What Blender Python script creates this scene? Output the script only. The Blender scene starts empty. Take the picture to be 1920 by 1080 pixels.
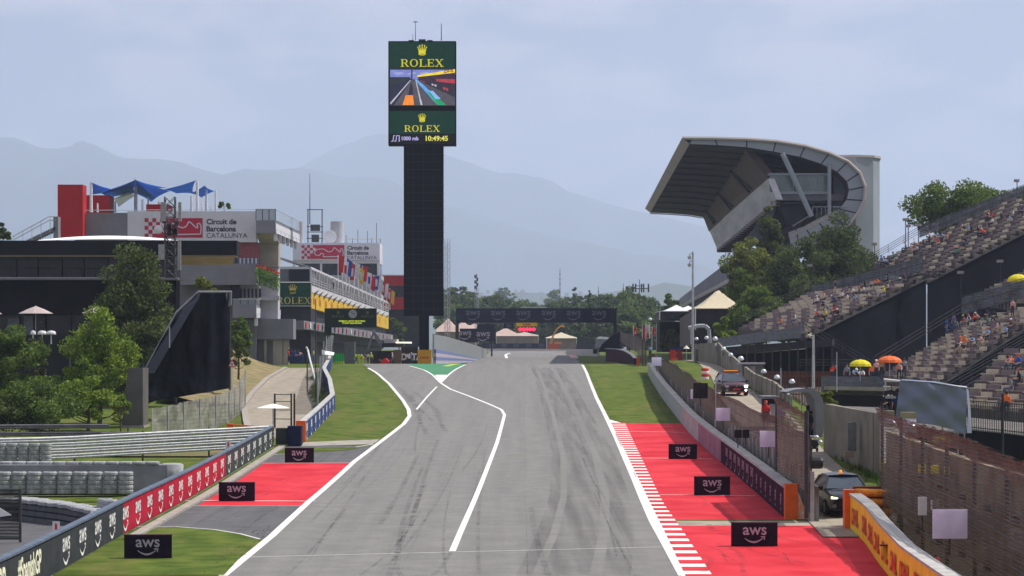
import bpy, math, random
import numpy as np
from mathutils import Vector, Matrix
R = math.radians
SC = bpy.context.scene
COL = SC.collection
FPX = 4800.0            # focal length in pixels of a 1920 wide picture
CZ = 7.0                # camera height
HY = 670.0              # picture row of the horizon

# ------------------------------------------------------------ camera
cam = bpy.data.objects.new('camera', bpy.data.cameras.new('camera'))
COL.objects.link(cam)
cam.location = (0, 0, CZ)
cam.rotation_euler = (R(90), 0, 0)
cam.data.sensor_width = 36
cam.data.lens = FPX / 1920 * 36
cam.data.shift_y = (HY - 540) / 1920
cam.data.clip_start = 1.0
cam.data.clip_end = 40000
SC.camera = cam

# ------------------------------------------------------------ sky, sun, exposure
SUN_EL, SUN_AZ = 58.0, 74.0      # azimuth measured from +Y towards +X
W = bpy.data.worlds.new('World'); SC.world = W; W.use_nodes = True
wn, wl = W.node_tree.nodes, W.node_tree.links
wn.clear()
wo = wn.new('ShaderNodeOutputWorld'); bg = wn.new('ShaderNodeBackground')
sky = wn.new('ShaderNodeTexSky'); sky.sky_type = 'NISHITA'; sky.sun_disc = False
sky.sun_elevation = R(SUN_EL); sky.sun_rotation = R(SUN_AZ)
sky.air_density = 1.0; sky.dust_density = 2.0; sky.ozone_density = 1.5
tc = wn.new('ShaderNodeTexCoord')
mp = wn.new('ShaderNodeMapping'); mp.inputs['Scale'].default_value = (1, 1, 2.6)
mp.inputs['Location'].default_value = (0.37, 0.2, 0.11)
nz = wn.new('ShaderNodeTexNoise'); nz.inputs['Scale'].default_value = 15.0
nz.inputs['Detail'].default_value = 7; nz.inputs['Roughness'].default_value = 0.5; nz.inputs['Distortion'].default_value = 0.25
cr = wn.new('ShaderNodeValToRGB')
cr.color_ramp.elements[0].position = 0.41; cr.color_ramp.elements[0].color = (0.1, 0.1, 0.1, 1)
cr.color_ramp.elements[1].position = 0.56; cr.color_ramp.elements[1].color = (1, 1, 1, 1)
mx0 = wn.new('ShaderNodeMixRGB'); mx0.inputs['Fac'].default_value = 0.7; mx0.inputs['Color2'].default_value = (2.7, 3.2, 4.8, 1)
mx = wn.new('ShaderNodeMixRGB'); mx.inputs['Color2'].default_value = (6.5, 6.15, 6.9, 1)
wl.new(tc.outputs['Generated'], mp.inputs['Vector']); wl.new(mp.outputs['Vector'], nz.inputs['Vector'])
wl.new(nz.outputs['Fac'], cr.inputs['Fac']); wl.new(cr.outputs['Color'], mx.inputs['Fac'])
wl.new(sky.outputs['Color'], mx0.inputs['Color1']); wl.new(mx0.outputs['Color'], mx.inputs['Color1']); wl.new(mx.outputs['Color'], bg.inputs['Color'])
bg.inputs['Strength'].default_value = 0.085
wl.new(bg.outputs['Background'], wo.inputs['Surface'])

sd = bpy.data.lights.new('sun', 'SUN'); sd.energy = 5.0; sd.angle = R(0.5); sd.color = (1.0, 0.94, 0.85)
sun = bpy.data.objects.new('sun', sd); COL.objects.link(sun)
sv = Vector((math.sin(R(SUN_AZ)) * math.cos(R(SUN_EL)), math.cos(R(SUN_AZ)) * math.cos(R(SUN_EL)), math.sin(R(SUN_EL))))
sun.rotation_euler = sv.to_track_quat('Z', 'Y').to_euler(); sun.location = (60, 40, 80)
SC.view_settings.view_transform = 'Standard'; SC.view_settings.look = 'None'
SC.view_settings.gamma = 1; SC.view_settings.use_curve_mapping = False
SC.view_settings.exposure = 0.33
SC.cycles.max_bounces = 8; SC.cycles.transparent_max_bounces = 24; SC.cycles.volume_bounces = 1

# ------------------------------------------------------------ materials
MATS = {}
def mat(name, col=(.5, .5, .5), rough=.7, var=.12, scale=3.0, metal=0.0, emit=0.0, bump=0.0, alpha=1.0, spec=.2, stretch=None, island=0.0, trans=0.0, col2=None, detail=5):
 if name in MATS: return MATS[name]
 m = bpy.data.materials.new(name); m.use_nodes = True
 n, l = m.node_tree.nodes, m.node_tree.links
 b = n['Principled BSDF']; out = n['Material Output']
 b.inputs['Roughness'].default_value = rough; b.inputs['Metallic'].default_value = metal
 b.inputs['Specular IOR Level'].default_value = spec
 t = n.new('ShaderNodeTexCoord'); mpn = n.new('ShaderNodeMapping')
 if stretch: mpn.inputs['Scale'].default_value = stretch
 z = n.new('ShaderNodeTexNoise'); z.inputs['Scale'].default_value = scale; z.inputs['Detail'].default_value = detail
 l.new(t.outputs['Object'], mpn.inputs['Vector']); l.new(mpn.outputs['Vector'], z.inputs['Vector'])
 rr = n.new('ShaderNodeValToRGB')
 c2 = col2 or tuple(min(1, c * (1 + var)) for c in col)
 c1 = tuple(c * (1 - var) for c in col) if not col2 else col
 rr.color_ramp.elements[0].position = .36; rr.color_ramp.elements[1].position = .64
 rr.color_ramp.elements[0].color = (*c1, 1); rr.color_ramp.elements[1].color = (*c2, 1)
 l.new(z.outputs['Fac'], rr.inputs['Fac'])
 colout = rr.outputs['Color']
 if island:
  g = n.new('ShaderNodeNewGeometry'); h = n.new('ShaderNodeHueSaturation')
  mr = n.new('ShaderNodeMapRange'); mr.inputs['To Min'].default_value = 1 - island; mr.inputs['To Max'].default_value = 1 + island
  l.new(g.outputs['Random Per Island'], mr.inputs['Value']); l.new(mr.outputs['Result'], h.inputs['Value'])
  l.new(colout, h.inputs['Color']); colout = h.outputs['Color']
 l.new(colout, b.inputs['Base Color'])
 if emit:
  l.new(colout, b.inputs['Emission Color']); b.inputs['Emission Strength'].default_value = emit
 if bump:
  bm = n.new('ShaderNodeBump'); bm.inputs['Strength'].default_value = bump; bm.inputs['Distance'].default_value = .05
  l.new(z.outputs['Fac'], bm.inputs['Height']); l.new(bm.outputs['Normal'], b.inputs['Normal'])
 if alpha < 1: b.inputs['Alpha'].default_value = alpha
 if trans:
  tr = n.new('ShaderNodeBsdfTranslucent'); ms = n.new('ShaderNodeMixShader'); ms.inputs[0].default_value = trans
  l.new(colout, tr.inputs['Color']); l.new(b.outputs['BSDF'], ms.inputs[1]); l.new(tr.outputs['BSDF'], ms.inputs[2])
  l.new(ms.outputs[0], out.inputs['Surface'])
 MATS[name] = m
 return m

def net_mat(name, col, open_lo, open_hi, pitch, wave=.25, nscale=1.2):
 """debris netting: woven cloth with bands of cable, partly open"""
 m = bpy.data.materials.new(name); m.use_nodes = True
 n, l = m.node_tree.nodes, m.node_tree.links
 b = n['Principled BSDF']; out = n['Material Output']; b.inputs['Roughness'].default_value = .9
 t = n.new('ShaderNodeTexCoord'); sp = n.new('ShaderNodeSeparateXYZ'); l.new(t.outputs['Object'], sp.inputs[0])
 z = n.new('ShaderNodeTexNoise'); z.inputs['Scale'].default_value = nscale; z.inputs['Detail'].default_value = 5
 l.new(t.outputs['Object'], z.inputs['Vector'])
 a1 = n.new('ShaderNodeMath'); a1.operation = 'MULTIPLY_ADD'; a1.inputs[1].default_value = wave
 l.new(z.outputs['Fac'], a1.inputs[0]); l.new(sp.outputs['Z'], a1.inputs[2])
 a2 = n.new('ShaderNodeMath'); a2.operation = 'MULTIPLY'; a2.inputs[1].default_value = 2 * math.pi / pitch
 l.new(a1.outputs[0], a2.inputs[0])
 s = n.new('ShaderNodeMath'); s.operation = 'SINE'; l.new(a2.outputs[0], s.inputs[0])
 mr = n.new('ShaderNodeMapRange'); mr.inputs['From Min'].default_value = -.8; mr.inputs['From Max'].default_value = .8
 mr.inputs['To Min'].default_value = open_lo; mr.inputs['To Max'].default_value = open_hi
 l.new(s.outputs[0], mr.inputs['Value'])
 rr = n.new('ShaderNodeValToRGB'); rr.color_ramp.elements[0].position = .3; rr.color_ramp.elements[1].position = .7
 rr.color_ramp.elements[0].color = (*[c * .6 for c in col], 1); rr.color_ramp.elements[1].color = (*[min(1, c * 1.5) for c in col], 1)
 l.new(z.outputs['Fac'], rr.inputs['Fac']); l.new(rr.outputs['Color'], b.inputs['Base Color'])
 tr = n.new('ShaderNodeBsdfTransparent'); ms = n.new('ShaderNodeMixShader')
 l.new(mr.outputs['Result'], ms.inputs[0]); l.new(tr.outputs[0], ms.inputs[1]); l.new(b.outputs[0], ms.inputs[2])
 l.new(ms.outputs[0], out.inputs['Surface'])
 MATS[name] = m
 return m

def glass_mat(name, col=(.55, .65, .68), alpha=.45):
 m = bpy.data.materials.new(name); m.use_nodes = True
 n, l = m.node_tree.nodes, m.node_tree.links
 b = n['Principled BSDF']; b.inputs['Base Color'].default_value = (*col, 1); b.inputs['Roughness'].default_value = .12
 b.inputs['Alpha'].default_value = alpha
 MATS[name] = m
 return m

def M(name): return MATS[name]

# ------------------------------------------------------------ mesh builder
def at(px, py, Y): return Vector(((px - 960) * Y / FPX, Y, CZ + (HY - py) * Y / FPX))
def X(px, Y): return (px - 960) * Y / FPX
def Z(py, Y): return CZ + (HY - py) * Y / FPX

def wloc(o):
 v = Vector((0, 0, 0))
 while o is not None:
  v += Vector(o.location); o = o.parent
 return v

class MB:
 def __init__(s): s.v = []; s.f = []; s.m = []
 def add(s, vs, fs, mi=0):
  k = len(s.v); s.v += [tuple(p) for p in vs]
  for f in fs: s.f.append([i + k for i in f]); s.m.append(mi)
  return s
 def poly(s, pts, mi=0): return s.add(pts, [list(range(len(pts)))], mi)
 def box(s, x0, x1, y0, y1, z0, z1, mi=0):
  vs = [(x, y, z) for z in (z0, z1) for y in (y0, y1) for x in (x0, x1)]
  return s.add(vs, [(0, 2, 3, 1), (4, 5, 7, 6), (0, 1, 5, 4), (2, 6, 7, 3), (0, 4, 6, 2), (1, 3, 7, 5)], mi)
 def pbox(s, px0, px1, py0, py1, Y, d, mi=0):
  """box whose front face fills the given picture rectangle at distance Y, d deep"""
  return s.box(X(px0, Y), X(px1, Y), Y, Y + d, Z(py1, Y), Z(py0, Y), mi)
 def obox(s, c, ux, uy, uz, mi=0):
  c, ux, uy, uz = Vector(c), Vector(ux) / 2, Vector(uy) / 2, Vector(uz) / 2
  vs = [c + a * ux + b * uy + e * uz for e in (-1, 1) for b in (-1, 1) for a in (-1, 1)]
  return s.add(vs, [(0, 2, 3, 1), (4, 5, 7, 6), (0, 1, 5, 4), (2, 6, 7, 3), (0, 4, 6, 2), (1, 3, 7, 5)], mi)
 def prism(s, pts, vec, mi=0):
  n = len(pts); vec = Vector(vec); a = [Vector(p) for p in pts]; b = [p + vec for p in a]
  fs = [list(range(n))[::-1], [n + i for i in range(n)]] + [(i, (i + 1) % n, n + (i + 1) % n, n + i) for i in range(n)]
  return s.add(a + b, fs, mi)
 def pprism(s, pts, vec, mi=0): return s.prism([at(*p) for p in pts], vec, mi)
 def tube(s, p0, p1, r0, r1=None, n=8, mi=0, cap=True):
  p0, p1 = Vector(p0), Vector(p1); r1 = r0 if r1 is None else r1
  d = (p1 - p0); q = d.to_track_quat('Z', 'Y'); vs = []
  for p, r in ((p0, r0), (p1, r1)):
   for i in range(n):
    a = 2 * math.pi * i / n; vs.append(p + q @ Vector((math.cos(a) * r, math.sin(a) * r, 0)))
  fs = [(i, (i + 1) % n, n + (i + 1) % n, n + i) for i in range(n)]
  if cap: fs += [list(range(n))[::-1], [n + i for i in range(n)]]
  return s.add(vs, fs, mi)
 def path(s, pts, r, n=6, mi=0, r1=None):
  for i in range(len(pts) - 1):
   a = r if r1 is None else r + (r1 - r) * i / (len(pts) - 1)
   b = r if r1 is None else r + (r1 - r) * (i + 1) / (len(pts) - 1)
   s.tube(pts[i], pts[i + 1], a, b, n, mi)
  return s
 def lathe(s, prof, c, n=16, mi=0, ax='Z'):
  c = Vector(c); vs = []
  for r, h in prof:
   for i in range(n):
    a = 2 * math.pi * i / n
    p = (math.cos(a) * r, math.sin(a) * r, h)
    if ax == 'Y': p = (p[0], -p[2], p[1])
    if ax == 'X': p = (p[2], p[0], p[1])
    vs.append(c + Vector(p))
  fs = []
  for k in range(len(prof) - 1):
   for i in range(n):
    j = (i + 1) % n; fs.append((k * n + i, k * n + j, (k + 1) * n + j, (k + 1) * n + i))
  fs += [list(range(n))[::-1], [(len(prof) - 1) * n + i for i in range(n)]]
  return s.add(vs, fs, mi)
 def wall(s, pts, t, mi=0):
  """pts: (x, y, z0, z1) along a line, t thick to the left of travel"""
  n = len(pts); P = [Vector((p[0], p[1])) for p in pts]; off = []
  for i in range(n):
   d = (P[min(n - 1, i + 1)] - P[max(0, i - 1)]).normalized(); off.append(P[i] + Vector((-d.y, d.x)) * t)
  vs = []
  for i in range(n):
   vs += [(P[i].x, P[i].y, pts[i][2]), (off[i].x, off[i].y, pts[i][2]), (off[i].x, off[i].y, pts[i][3]), (P[i].x, P[i].y, pts[i][3])]
  fs = []
  for i in range(n - 1):
   a, b = 4 * i, 4 * i + 4
   fs += [(a, a + 1, b + 1, b), (a + 1, a + 2, b + 2, b + 1), (a + 2, a + 3, b + 3, b + 2), (a + 3, a, b, b + 3)]
  fs += [(0, 3, 2, 1), (4 * n - 4, 4 * n - 3, 4 * n - 2, 4 * n - 1)]
  return s.add(vs, fs, mi)
 def grid(s, P, mi=0):
  nr, nc = len(P), len(P[0]); vs = [p for row in P for p in row]
  return s.add(vs, [(r * nc + c, r * nc + c + 1, (r + 1) * nc + c + 1, (r + 1) * nc + c) for r in range(nr - 1) for c in range(nc - 1)], mi)
 def slabgrid(s, P, t, mi=0):
  """a curved sheet with real thickness t (vector)"""
  t = Vector(t); s.grid(P, mi); s.grid([[Vector(p) + t for p in row][::-1] for row in P], mi)
  per = list(P[0]) + [r[-1] for r in P[1:]] + list(P[-1])[::-1][1:] + [r[0] for r in P[1:-1]][::-1]
  n = len(per); s.add(per + [Vector(p) + t for p in per], [(i, (i + 1) % n, n + (i + 1) % n, n + i) for i in range(n)], mi)
  return s
 def stamp(s, shape, O, ux, uz, sc=1.0, mi=0):
  """flat lettering: shape = list of 2D polygons, put on a plane"""
  O, ux, uz = Vector(O), Vector(ux), Vector(uz)
  for poly in shape: s.poly([O + ux * (p[0] * sc) + uz * (p[1] * sc) for p in poly], mi)
  return s
 def build(s, name, mats, parent=None, org=None, smooth=False, **kw):
  me = bpy.data.meshes.new(name)
  o = bpy.data.objects.new(name, me); COL.objects.link(o)
  if parent is not None: o.parent = parent; base = wloc(parent)
  else:
   base = Vector(org) if org is not None else Vector((0, 0, 0)); o.location = base
  me.from_pydata([(p[0] - base[0], p[1] - base[1], p[2] - base[2]) for p in s.v], [], s.f)
  if not isinstance(mats, (list, tuple)): mats = [mats]
  for m in mats: me.materials.append(MATS[m] if isinstance(m, str) else m)
  if len(mats) > 1: me.polygons.foreach_set('material_index', s.m)
  if smooth: me.polygons.foreach_set('use_smooth', [True] * len(me.polygons))
  me.validate(); me.update()
  for k, v in kw.items(): o[k] = v
  return o

def thing(name, label, cat, loc, group=None, rz=0):
 o = bpy.data.objects.new(name, None); COL.objects.link(o); o.location = loc; o.rotation_euler = (0, 0, rz)
 o.empty_display_size = .3
 o['label'] = label; o['category'] = cat
 if group: o['group'] = group
 return o
def tag(o, label, cat, group=None):
 o['label'] = label; o['category'] = cat
 if group: o['group'] = group
 return o
def kids(o): return [c for c in COL.objects if c.parent is o]
def dup(root, loc, rz=0, label=None, group=None, sc=1, ch=None):
 r = root.copy(); COL.objects.link(r); r.location = loc; r.rotation_euler = (0, 0, rz)
 r.scale = (sc, sc, sc) if not isinstance(sc, tuple) else sc
 if label: r['label'] = label
 if group: r['group'] = group
 for c in (ch if ch is not None else kids(root)):
  if isinstance(c, tuple): c, sub = c
  else: sub = kids(c)
  d = c.copy(); COL.objects.link(d); d.parent = r
  for g in sub:
   e = g.copy(); COL.objects.link(e); e.parent = d
 return r
def root_mesh(root):
 return root
ORD = ['first', 'second', 'third', 'fourth', 'fifth', 'sixth', 'seventh', 'eighth', 'ninth', 'tenth', 'eleventh', 'twelfth', 'thirteenth', 'fourteenth', 'fifteenth', 'sixteenth', 'seventeenth', 'eighteenth', 'nineteenth', 'twentieth', 'twenty-first', 'twenty-second', 'twenty-third', 'twenty-fourth', 'twenty-fifth', 'twenty-sixth', 'twenty-seventh', 'twenty-eighth', 'twenty-ninth', 'thirtieth', 'thirty-first', 'thirty-second', 'thirty-third', 'thirty-fourth', 'thirty-fifth', 'thirty-sixth'] + ['forty-' + k if i else 'fortieth' for i, k in enumerate(['', 'first', 'second', 'third', 'fourth', 'fifth', 'sixth', 'seventh', 'eighth', 'ninth'])]
ORD[36:36] = ['thirty-seventh', 'thirty-eighth', 'thirty-ninth']
ORD += ['fiftieth'] + ['fifty-' + k for k in ('first', 'second', 'third', 'fourth', 'fifth', 'sixth')]

# ------------------------------------------------------------ lettering
_txt = {}
def text2d(s, bold=0.0, space=1.0, sx=1.0, shear=0.0):
 """flat outlines of a word, height about 1, centred; list of polygons"""
 key = (s, bold, space, sx, shear)
 if key in _txt: return _txt[key]
 cu = bpy.data.curves.new('word', 'FONT'); cu.body = s; cu.offset = bold; cu.space_character = space; cu.resolution_u = 3; cu.shear = shear
 o = bpy.data.objects.new('word', cu); COL.objects.link(o)
 bpy.context.view_layer.update()
 me = o.to_mesh()
 P = [[(me.vertices[i].co.x * sx, me.vertices[i].co.y) for i in p.vertices] for p in me.polygons]
 o.to_mesh_clear(); bpy.data.objects.remove(o); bpy.data.curves.remove(cu)
 xs = [q[0] for p in P for q in p]; ys = [q[1] for p in P for q in p]
 h = max(ys) - min(ys); cx, cy = (max(xs) + min(xs)) / 2, (max(ys) + min(ys)) / 2
 P = [[((x - cx) / h, (y - cy) / h) for x, y in p] for p in P]
 _txt[key] = P
 return P
def width(P): xs = [q[0] for p in P for q in p]; return max(xs) - min(xs)
def arc_strip(pts, ws):
 out = []
 for i in range(len(pts) - 1):
  a, b = Vector(pts[i]), Vector(pts[i + 1]); d = (b - a).normalized(); n = Vector((-d.y, d.x))
  out.append([tuple(a - n * ws[i]), tuple(b - n * ws[i + 1]), tuple(b + n * ws[i + 1]), tuple(a + n * ws[i])])
 return out
def move2(P, dx, dy, s=1): return [[(x * s + dx, y * s + dy) for x, y in p] for p in P]
def aws_logo():
 P = move2(text2d('aws', .012), 0, .22, .55)
 pts = [(-.72 + 1.3 * t, -.22 - .34 * math.sin(math.pi * (.04 + .92 * t)) ** .9) for t in [i / 12 for i in range(13)]]
 P += arc_strip(pts, [.015 + .05 * math.sin(math.pi * i / 12) for i in range(13)])
 P += [[(.40, -.16), (.74, -.12), (.74, -.2), (.5, -.24)], [(.66, -.14), (.74, -.12), (.70, -.42), (.63, -.36)]]
 return P
def serif_rolex():
 """wide roman capitals with slab serifs, unit height"""
 P = []; T, t = .17, .07
 def bar(x0, y0, x1, y1, w): 
  a, b = Vector((x0, y0)), Vector((x1, y1)); d = (b - a).normalized(); n = Vector((-d.y, d.x)) * w / 2
  P.append([tuple(a - n), tuple(b - n), tuple(b + n), tuple(a + n)])
 def rect(x0, x1, y0, y1): P.append([(x0, y0), (x1, y0), (x1, y1), (x0, y1)])
 def ring(cx, cy, rx, ry, wx, wy, a0=0, a1=360, n=20):
  for i in range(n):
   p, q = R(a0 + (a1 - a0) * i / n), R(a0 + (a1 - a0) * (i + 1) / n)
   P.append([(cx + (rx - wx) * math.cos(p), cy + (ry - wy) * math.sin(p)), (cx + rx * math.cos(p), cy + ry * math.sin(p)),
                      (cx + rx * math.cos(q), cy + ry * math.sin(q)), (cx + (rx - wx) * math.cos(q), cy + (ry - wy) * math.sin(q))])
 x = 0                                   # R
 rect(x + .1, x + .1 + T, 0, 1); rect(x, x + .4, 0, t); rect(x, x + .5, 1 - t, 1); rect(x + .27, x + .5, .46, .46 + t)
 ring(x + .48, .73, .3, .27, T, t, -90, 90, 10); bar(x + .5, .48, x + .78, .02, T * .9); rect(x + .68, x + .95, 0, t)
 x = 1.05; ring(x + .45, .5, .46, .52, T, t)                                            # O
 x = 2.1; rect(x + .1, x + .1 + T, 0, 1); rect(x, x + .4, 1 - t, 1); rect(x, x + .8, 0, t); rect(x + .74, x + .8, 0, .28)   # L
 x = 3.0; rect(x + .1, x + .1 + T, 0, 1); rect(x, x + .78, 0, t); rect(x, x + .76, 1 - t, 1); rect(x + .72, x + .78, 0, .26)
 rect(x + .70, x + .76, .76, 1); rect(x + .27, x + .58, .48, .48 + t); rect(x + .54, x + .6, .38, .64)                     # E
 x = 3.9; bar(x + .16, 1, x + .8, 0, T * .95); bar(x + .78, 1, x + .14, 0, t)                                             # X
 rect(x, x + .36, 1 - t, 1); rect(x + .62, x + .95, 1 - t, 1); rect(x, x + .32, 0, t); rect(x + .6, x + .97, 0, t)
 return move2(P, -2.43, -.5)
def crown2d():
 P = []
 for a, h in ((-34, .86), (-17, .97), (0, 1.0), (17, .97), (34, .86)):
  d = Vector((math.sin(R(a)), math.cos(R(a)))); b = Vector((math.sin(R(a)) * .3, -.25)); tip = b * .0 + d * h * .72 + Vector((0, -.2))
  n = Vector((d.y, -d.x)); w = .075
  P.append([tuple(b - n * w * 1.3), tuple(b + n * w * 1.3), tuple(tip + n * .02), tuple(tip - n * .02)])
  P.append([tuple(tip + Vector((math.cos(q) * .065, math.sin(q) * .065))) for q in [i * math.pi / 4 for i in range(8)]])
 P += arc_strip([(math.cos(R(a)) * .27, -.3 + math.sin(R(a)) * .1) for a in range(0, 361, 24)], [.045] * 16)
 P += [[(-.28, -.25), (-.18, -.3), (.18, -.3), (.28, -.25), (.2, -.12), (-.2, -.12)]]
 return P
AWS, ROLEX, CROWN = aws_logo(), serif_rolex(), crown2d()

# ------------------------------------------------------------ ground shape
_c = [(0, 0), (60, 0), (68.6, .04), (80, .17), (89, .40), (116, .76), (142, 1.35), (178, 2.25), (240, 4.05), (282, 5.3), (325, 6.08), (343, 6.16), (365, 6.0), (400, 5.6),
      (440, 5.75), (480, 6.4), (600, 7.6), (740, 8.9), (1000, 10), (2000, 13), (25000, 13)]
YS = sorted(set(list(range(20, 361, 2)) + list(range(360, 801, 5)) + list(range(800, 1001, 25)) + [1200, 1600, 2000, 3000, 5000, 7000, 10000, 17000, 24000]))
_raw = lambda y: np.interp(y, [a for a, b in _c], [b for a, b in _c])
ZS = [float(np.mean([_raw(y + k) for k in (-9, -6, -3, 0, 3, 6, 9)])) if y < 800 else float(_raw(y)) for y in YS]
def zc(Y): return float(np.interp(Y, YS, ZS))
def sm(t): t = max(0, min(1, t)); return t * t * (3 - 2 * t)
def ramp_z(x, Y): py = float(np.interp(Y, [171, 200, 232, 285, 318], [822, 790, 760, 720, 690])); return Z(py, Y)
def terrain(x, Y):
 z = zc(Y)
 z += float(np.interp(Y, [80, 110, 155, 190, 240, 300, 340], [0, -.4, -.9, -1.4, -1.5, -.5, 0])) * sm((float(np.interp(Y, [60, 200, 237, 262, 300, 343], [-15.6, -15.6, -18, -20.4, -22.4, -24])) - x) / 3)
 rx = float(np.interp(Y, [60, 96, 104, 160, 282, 343], [13.4, 13.4, 11.4, 12, 16, 19]))
 if 160 < Y < 326:
  k = sm((float(np.interp(Y, [60, 200, 237, 262, 300, 343], [-14.6, -14.6, -17, -19.6, -21.6, -24])) - x) / 1.0) * sm((x + 46) / 10) * sm((Y - 160) / 10) * sm((326 - Y) / 6); z = z * (1 - k) + min(z, ramp_z(x, Y) - .12) * k
 z += float(np.interp(Y, [60, 96, 104, 185, 280, 343, 400], [.05, .05, .2, 1.7, 1.2, .3, 0])) * sm((x - rx) / 2)
 if Y > 105: z -= 2.6 * sm((x - rx - 7) / 3) * sm((Y - 105) / 20) * sm((305 - Y) / 30)
 return z
_py = [(y, HY - (zc(y) - CZ) * FPX / y) for y in np.arange(50, 343, .5)]
def GY(py):
 """distance at which the track surface meets picture row py (before the crest)"""
 for (y0, p0), (y1, p1) in zip(_py, _py[1:]):
  if p0 >= py >= p1: return y0 + (y1 - y0) * (p0 - py) / max(1e-6, p0 - p1)
 return 343.0
def gp(px, py): Y = GY(py); return (X(px, Y), Y)

def sheet(name, left, right, mats, lift, org=None, xdiv=1, zf=None, kind='structure', build=True, mb=None, stations=None):
 """ground sheet between two lines x(Y), given as [(x, Y)...]; follows the ground exactly"""
 y0 = max(min(p[1] for p in left), min(p[1] for p in right)); y1 = min(max(p[1] for p in left), max(p[1] for p in right))
 L, Rr = sorted(left, key=lambda p: p[1]), sorted(right, key=lambda p: p[1])
 ys = [y0] + [y for y in (stations or YS) if y0 + .01 < y < y1 - .01] + [y1]
 fl = lambda y: float(np.interp(y, [p[1] for p in L], [p[0] for p in L])); fr = lambda y: float(np.interp(y, [p[1] for p in Rr], [p[0] for p in Rr]))
 rows = []
 for y in ys:
  a, b = fl(y), fr(y)
  rows.append([(a + (b - a) * i / xdiv, y, (zf(a + (b - a) * i / xdiv, y) if zf else zc(y)) + lift) for i in range(xdiv + 1)])
 mb = mb or MB(); mb.grid(rows)
 if not build: return mb
 o = mb.build(name, mats)
 if kind: o['kind'] = kind
 return o
def ribbon(mb, pts, w, lift, zf=None):
 """painted line along world points (x, Y)"""
 P = []
 for (xa, ya), (xb, yb) in zip(pts, pts[1:]):
  n = max(1, int(math.hypot(xb - xa, yb - ya) / 2.0))
  for i in range(n): P.append(Vector((xa + (xb - xa) * i / n, ya + (yb - ya) * i / n)))
 P.append(Vector(pts[-1])); rows = []
 for i, p in enumerate(P):
  d = (P[min(len(P) - 1, i + 1)] - P[max(0, i - 1)]).normalized(); nn = Vector((-d.y, d.x)) * w / 2
  a, b = p + nn, p - nn
  rows.append([(a.x, a.y, (zf or (lambda x, y: zc(y)))(a.x, a.y) + lift), (b.x, b.y, (zf or (lambda x, y: zc(y)))(b.x, b.y) + lift)])
 mb.grid(rows)
 return mb
# ------------------------------------------------------------ setting materials
mat('grass', (.045, .078, .010), .95, 0, .9, col2=(.100, .135, .022), spec=.08, detail=12, bump=.6)
def dry_patches():
 m = MATS['grass']; n, l = m.node_tree.nodes, m.node_tree.links; b = n['Principled BSDF']; base = b.inputs['Base Color'].links[0].from_socket
 t = [x for x in n if x.type == 'TEX_COORD'][0]; mp2 = n.new('ShaderNodeMapping'); mp2.inputs['Scale'].default_value = (.5, .09, .1); z = n.new('ShaderNodeTexNoise'); z.inputs['Scale'].default_value = 1; z.inputs['Detail'].default_value = 9; z.inputs['Roughness'].default_value = .7
 l.new(t.outputs['Object'], mp2.inputs[0]); l.new(mp2.outputs[0], z.inputs['Vector']); mr = n.new('ShaderNodeMapRange'); mr.inputs['From Min'].default_value = .48; mr.inputs['From Max'].default_value = .72; mr.inputs['To Max'].default_value = .75; l.new(z.outputs['Fac'], mr.inputs['Value'])
 x = n.new('ShaderNodeMixRGB'); x.inputs['Color2'].default_value = (.15, .13, .045, 1); l.new(mr.outputs[0], x.inputs['Fac']); l.new(base, x.inputs['Color1']); l.new(x.outputs[0], b.inputs['Base Color'])
dry_patches()
def asphalt(name, c0, c1, streak):
 m = mat(name, c0, .88, 0, 1.0, col2=c1, spec=.25)
 n, l = m.node_tree.nodes, m.node_tree.links
 b = n['Principled BSDF']; t = [x for x in n if x.type == 'TEX_COORD'][0]
 base = b.inputs['Base Color'].links[0].from_socket
 mp2 = n.new('ShaderNodeMapping'); mp2.inputs['Scale'].default_value = (1.1, .018, 0); mp2.inputs['Rotation'].default_value = (0, 0, R(-2.5))
 z2 = n.new('ShaderNodeTexNoise'); z2.inputs['Scale'].default_value = 1; z2.inputs['Detail'].default_value = 8; z2.inputs['Roughness'].default_value = .6
 l.new(t.outputs['Object'], mp2.inputs['Vector']); l.new(mp2.outputs['Vector'], z2.inputs['Vector'])
 z3 = n.new('ShaderNodeTexNoise'); z3.inputs['Scale'].default_value = 22; z3.inputs['Detail'].default_value = 4
 l.new(t.outputs['Object'], z3.inputs['Vector'])
 mr = n.new('ShaderNodeMapRange'); mr.inputs['From Min'].default_value = .3; mr.inputs['From Max'].default_value = .62
 mr.inputs['To Min'].default_value = 1 - streak; mr.inputs['To Max'].default_value = 1.04
 l.new(z2.outputs['Fac'], mr.inputs['Value'])
 mr3 = n.new('ShaderNodeMapRange'); mr3.inputs['From Min'].default_value = .3; mr3.inputs['From Max'].default_value = .7
 mr3.inputs['To Min'].default_value = .78; mr3.inputs['To Max'].default_value = 1.18
 l.new(z3.outputs['Fac'], mr3.inputs['Value'])
 mu = n.new('ShaderNodeMath'); mu.operation = 'MULTIPLY'; l.new(mr.outputs[0], mu.inputs[0]); l.new(mr3.outputs[0], mu.inputs[1])
 h = n.new('ShaderNodeHueSaturation'); l.new(base, h.inputs['Color']); l.new(mu.outputs[0], h.inputs['Value']); l.new(h.outputs['Color'], b.inputs['Base Color'])
 return m
asphalt('asphalt', (.158, .156, .150), (.186, .183, .176), .13)
asphalt('old asphalt', (.085, .087, .092), (.11, .11, .115), .18)
asphalt('concrete road', (.25, .225, .18), (.33, .29, .23), .15)
mat('concrete', (.30, .28, .25), .9, .16, 2.0, bump=.2)
mat('dirt', (.26, .19, .11), .95, 0, .6, col2=(.14, .14, .05), bump=.4, detail=8)
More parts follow.
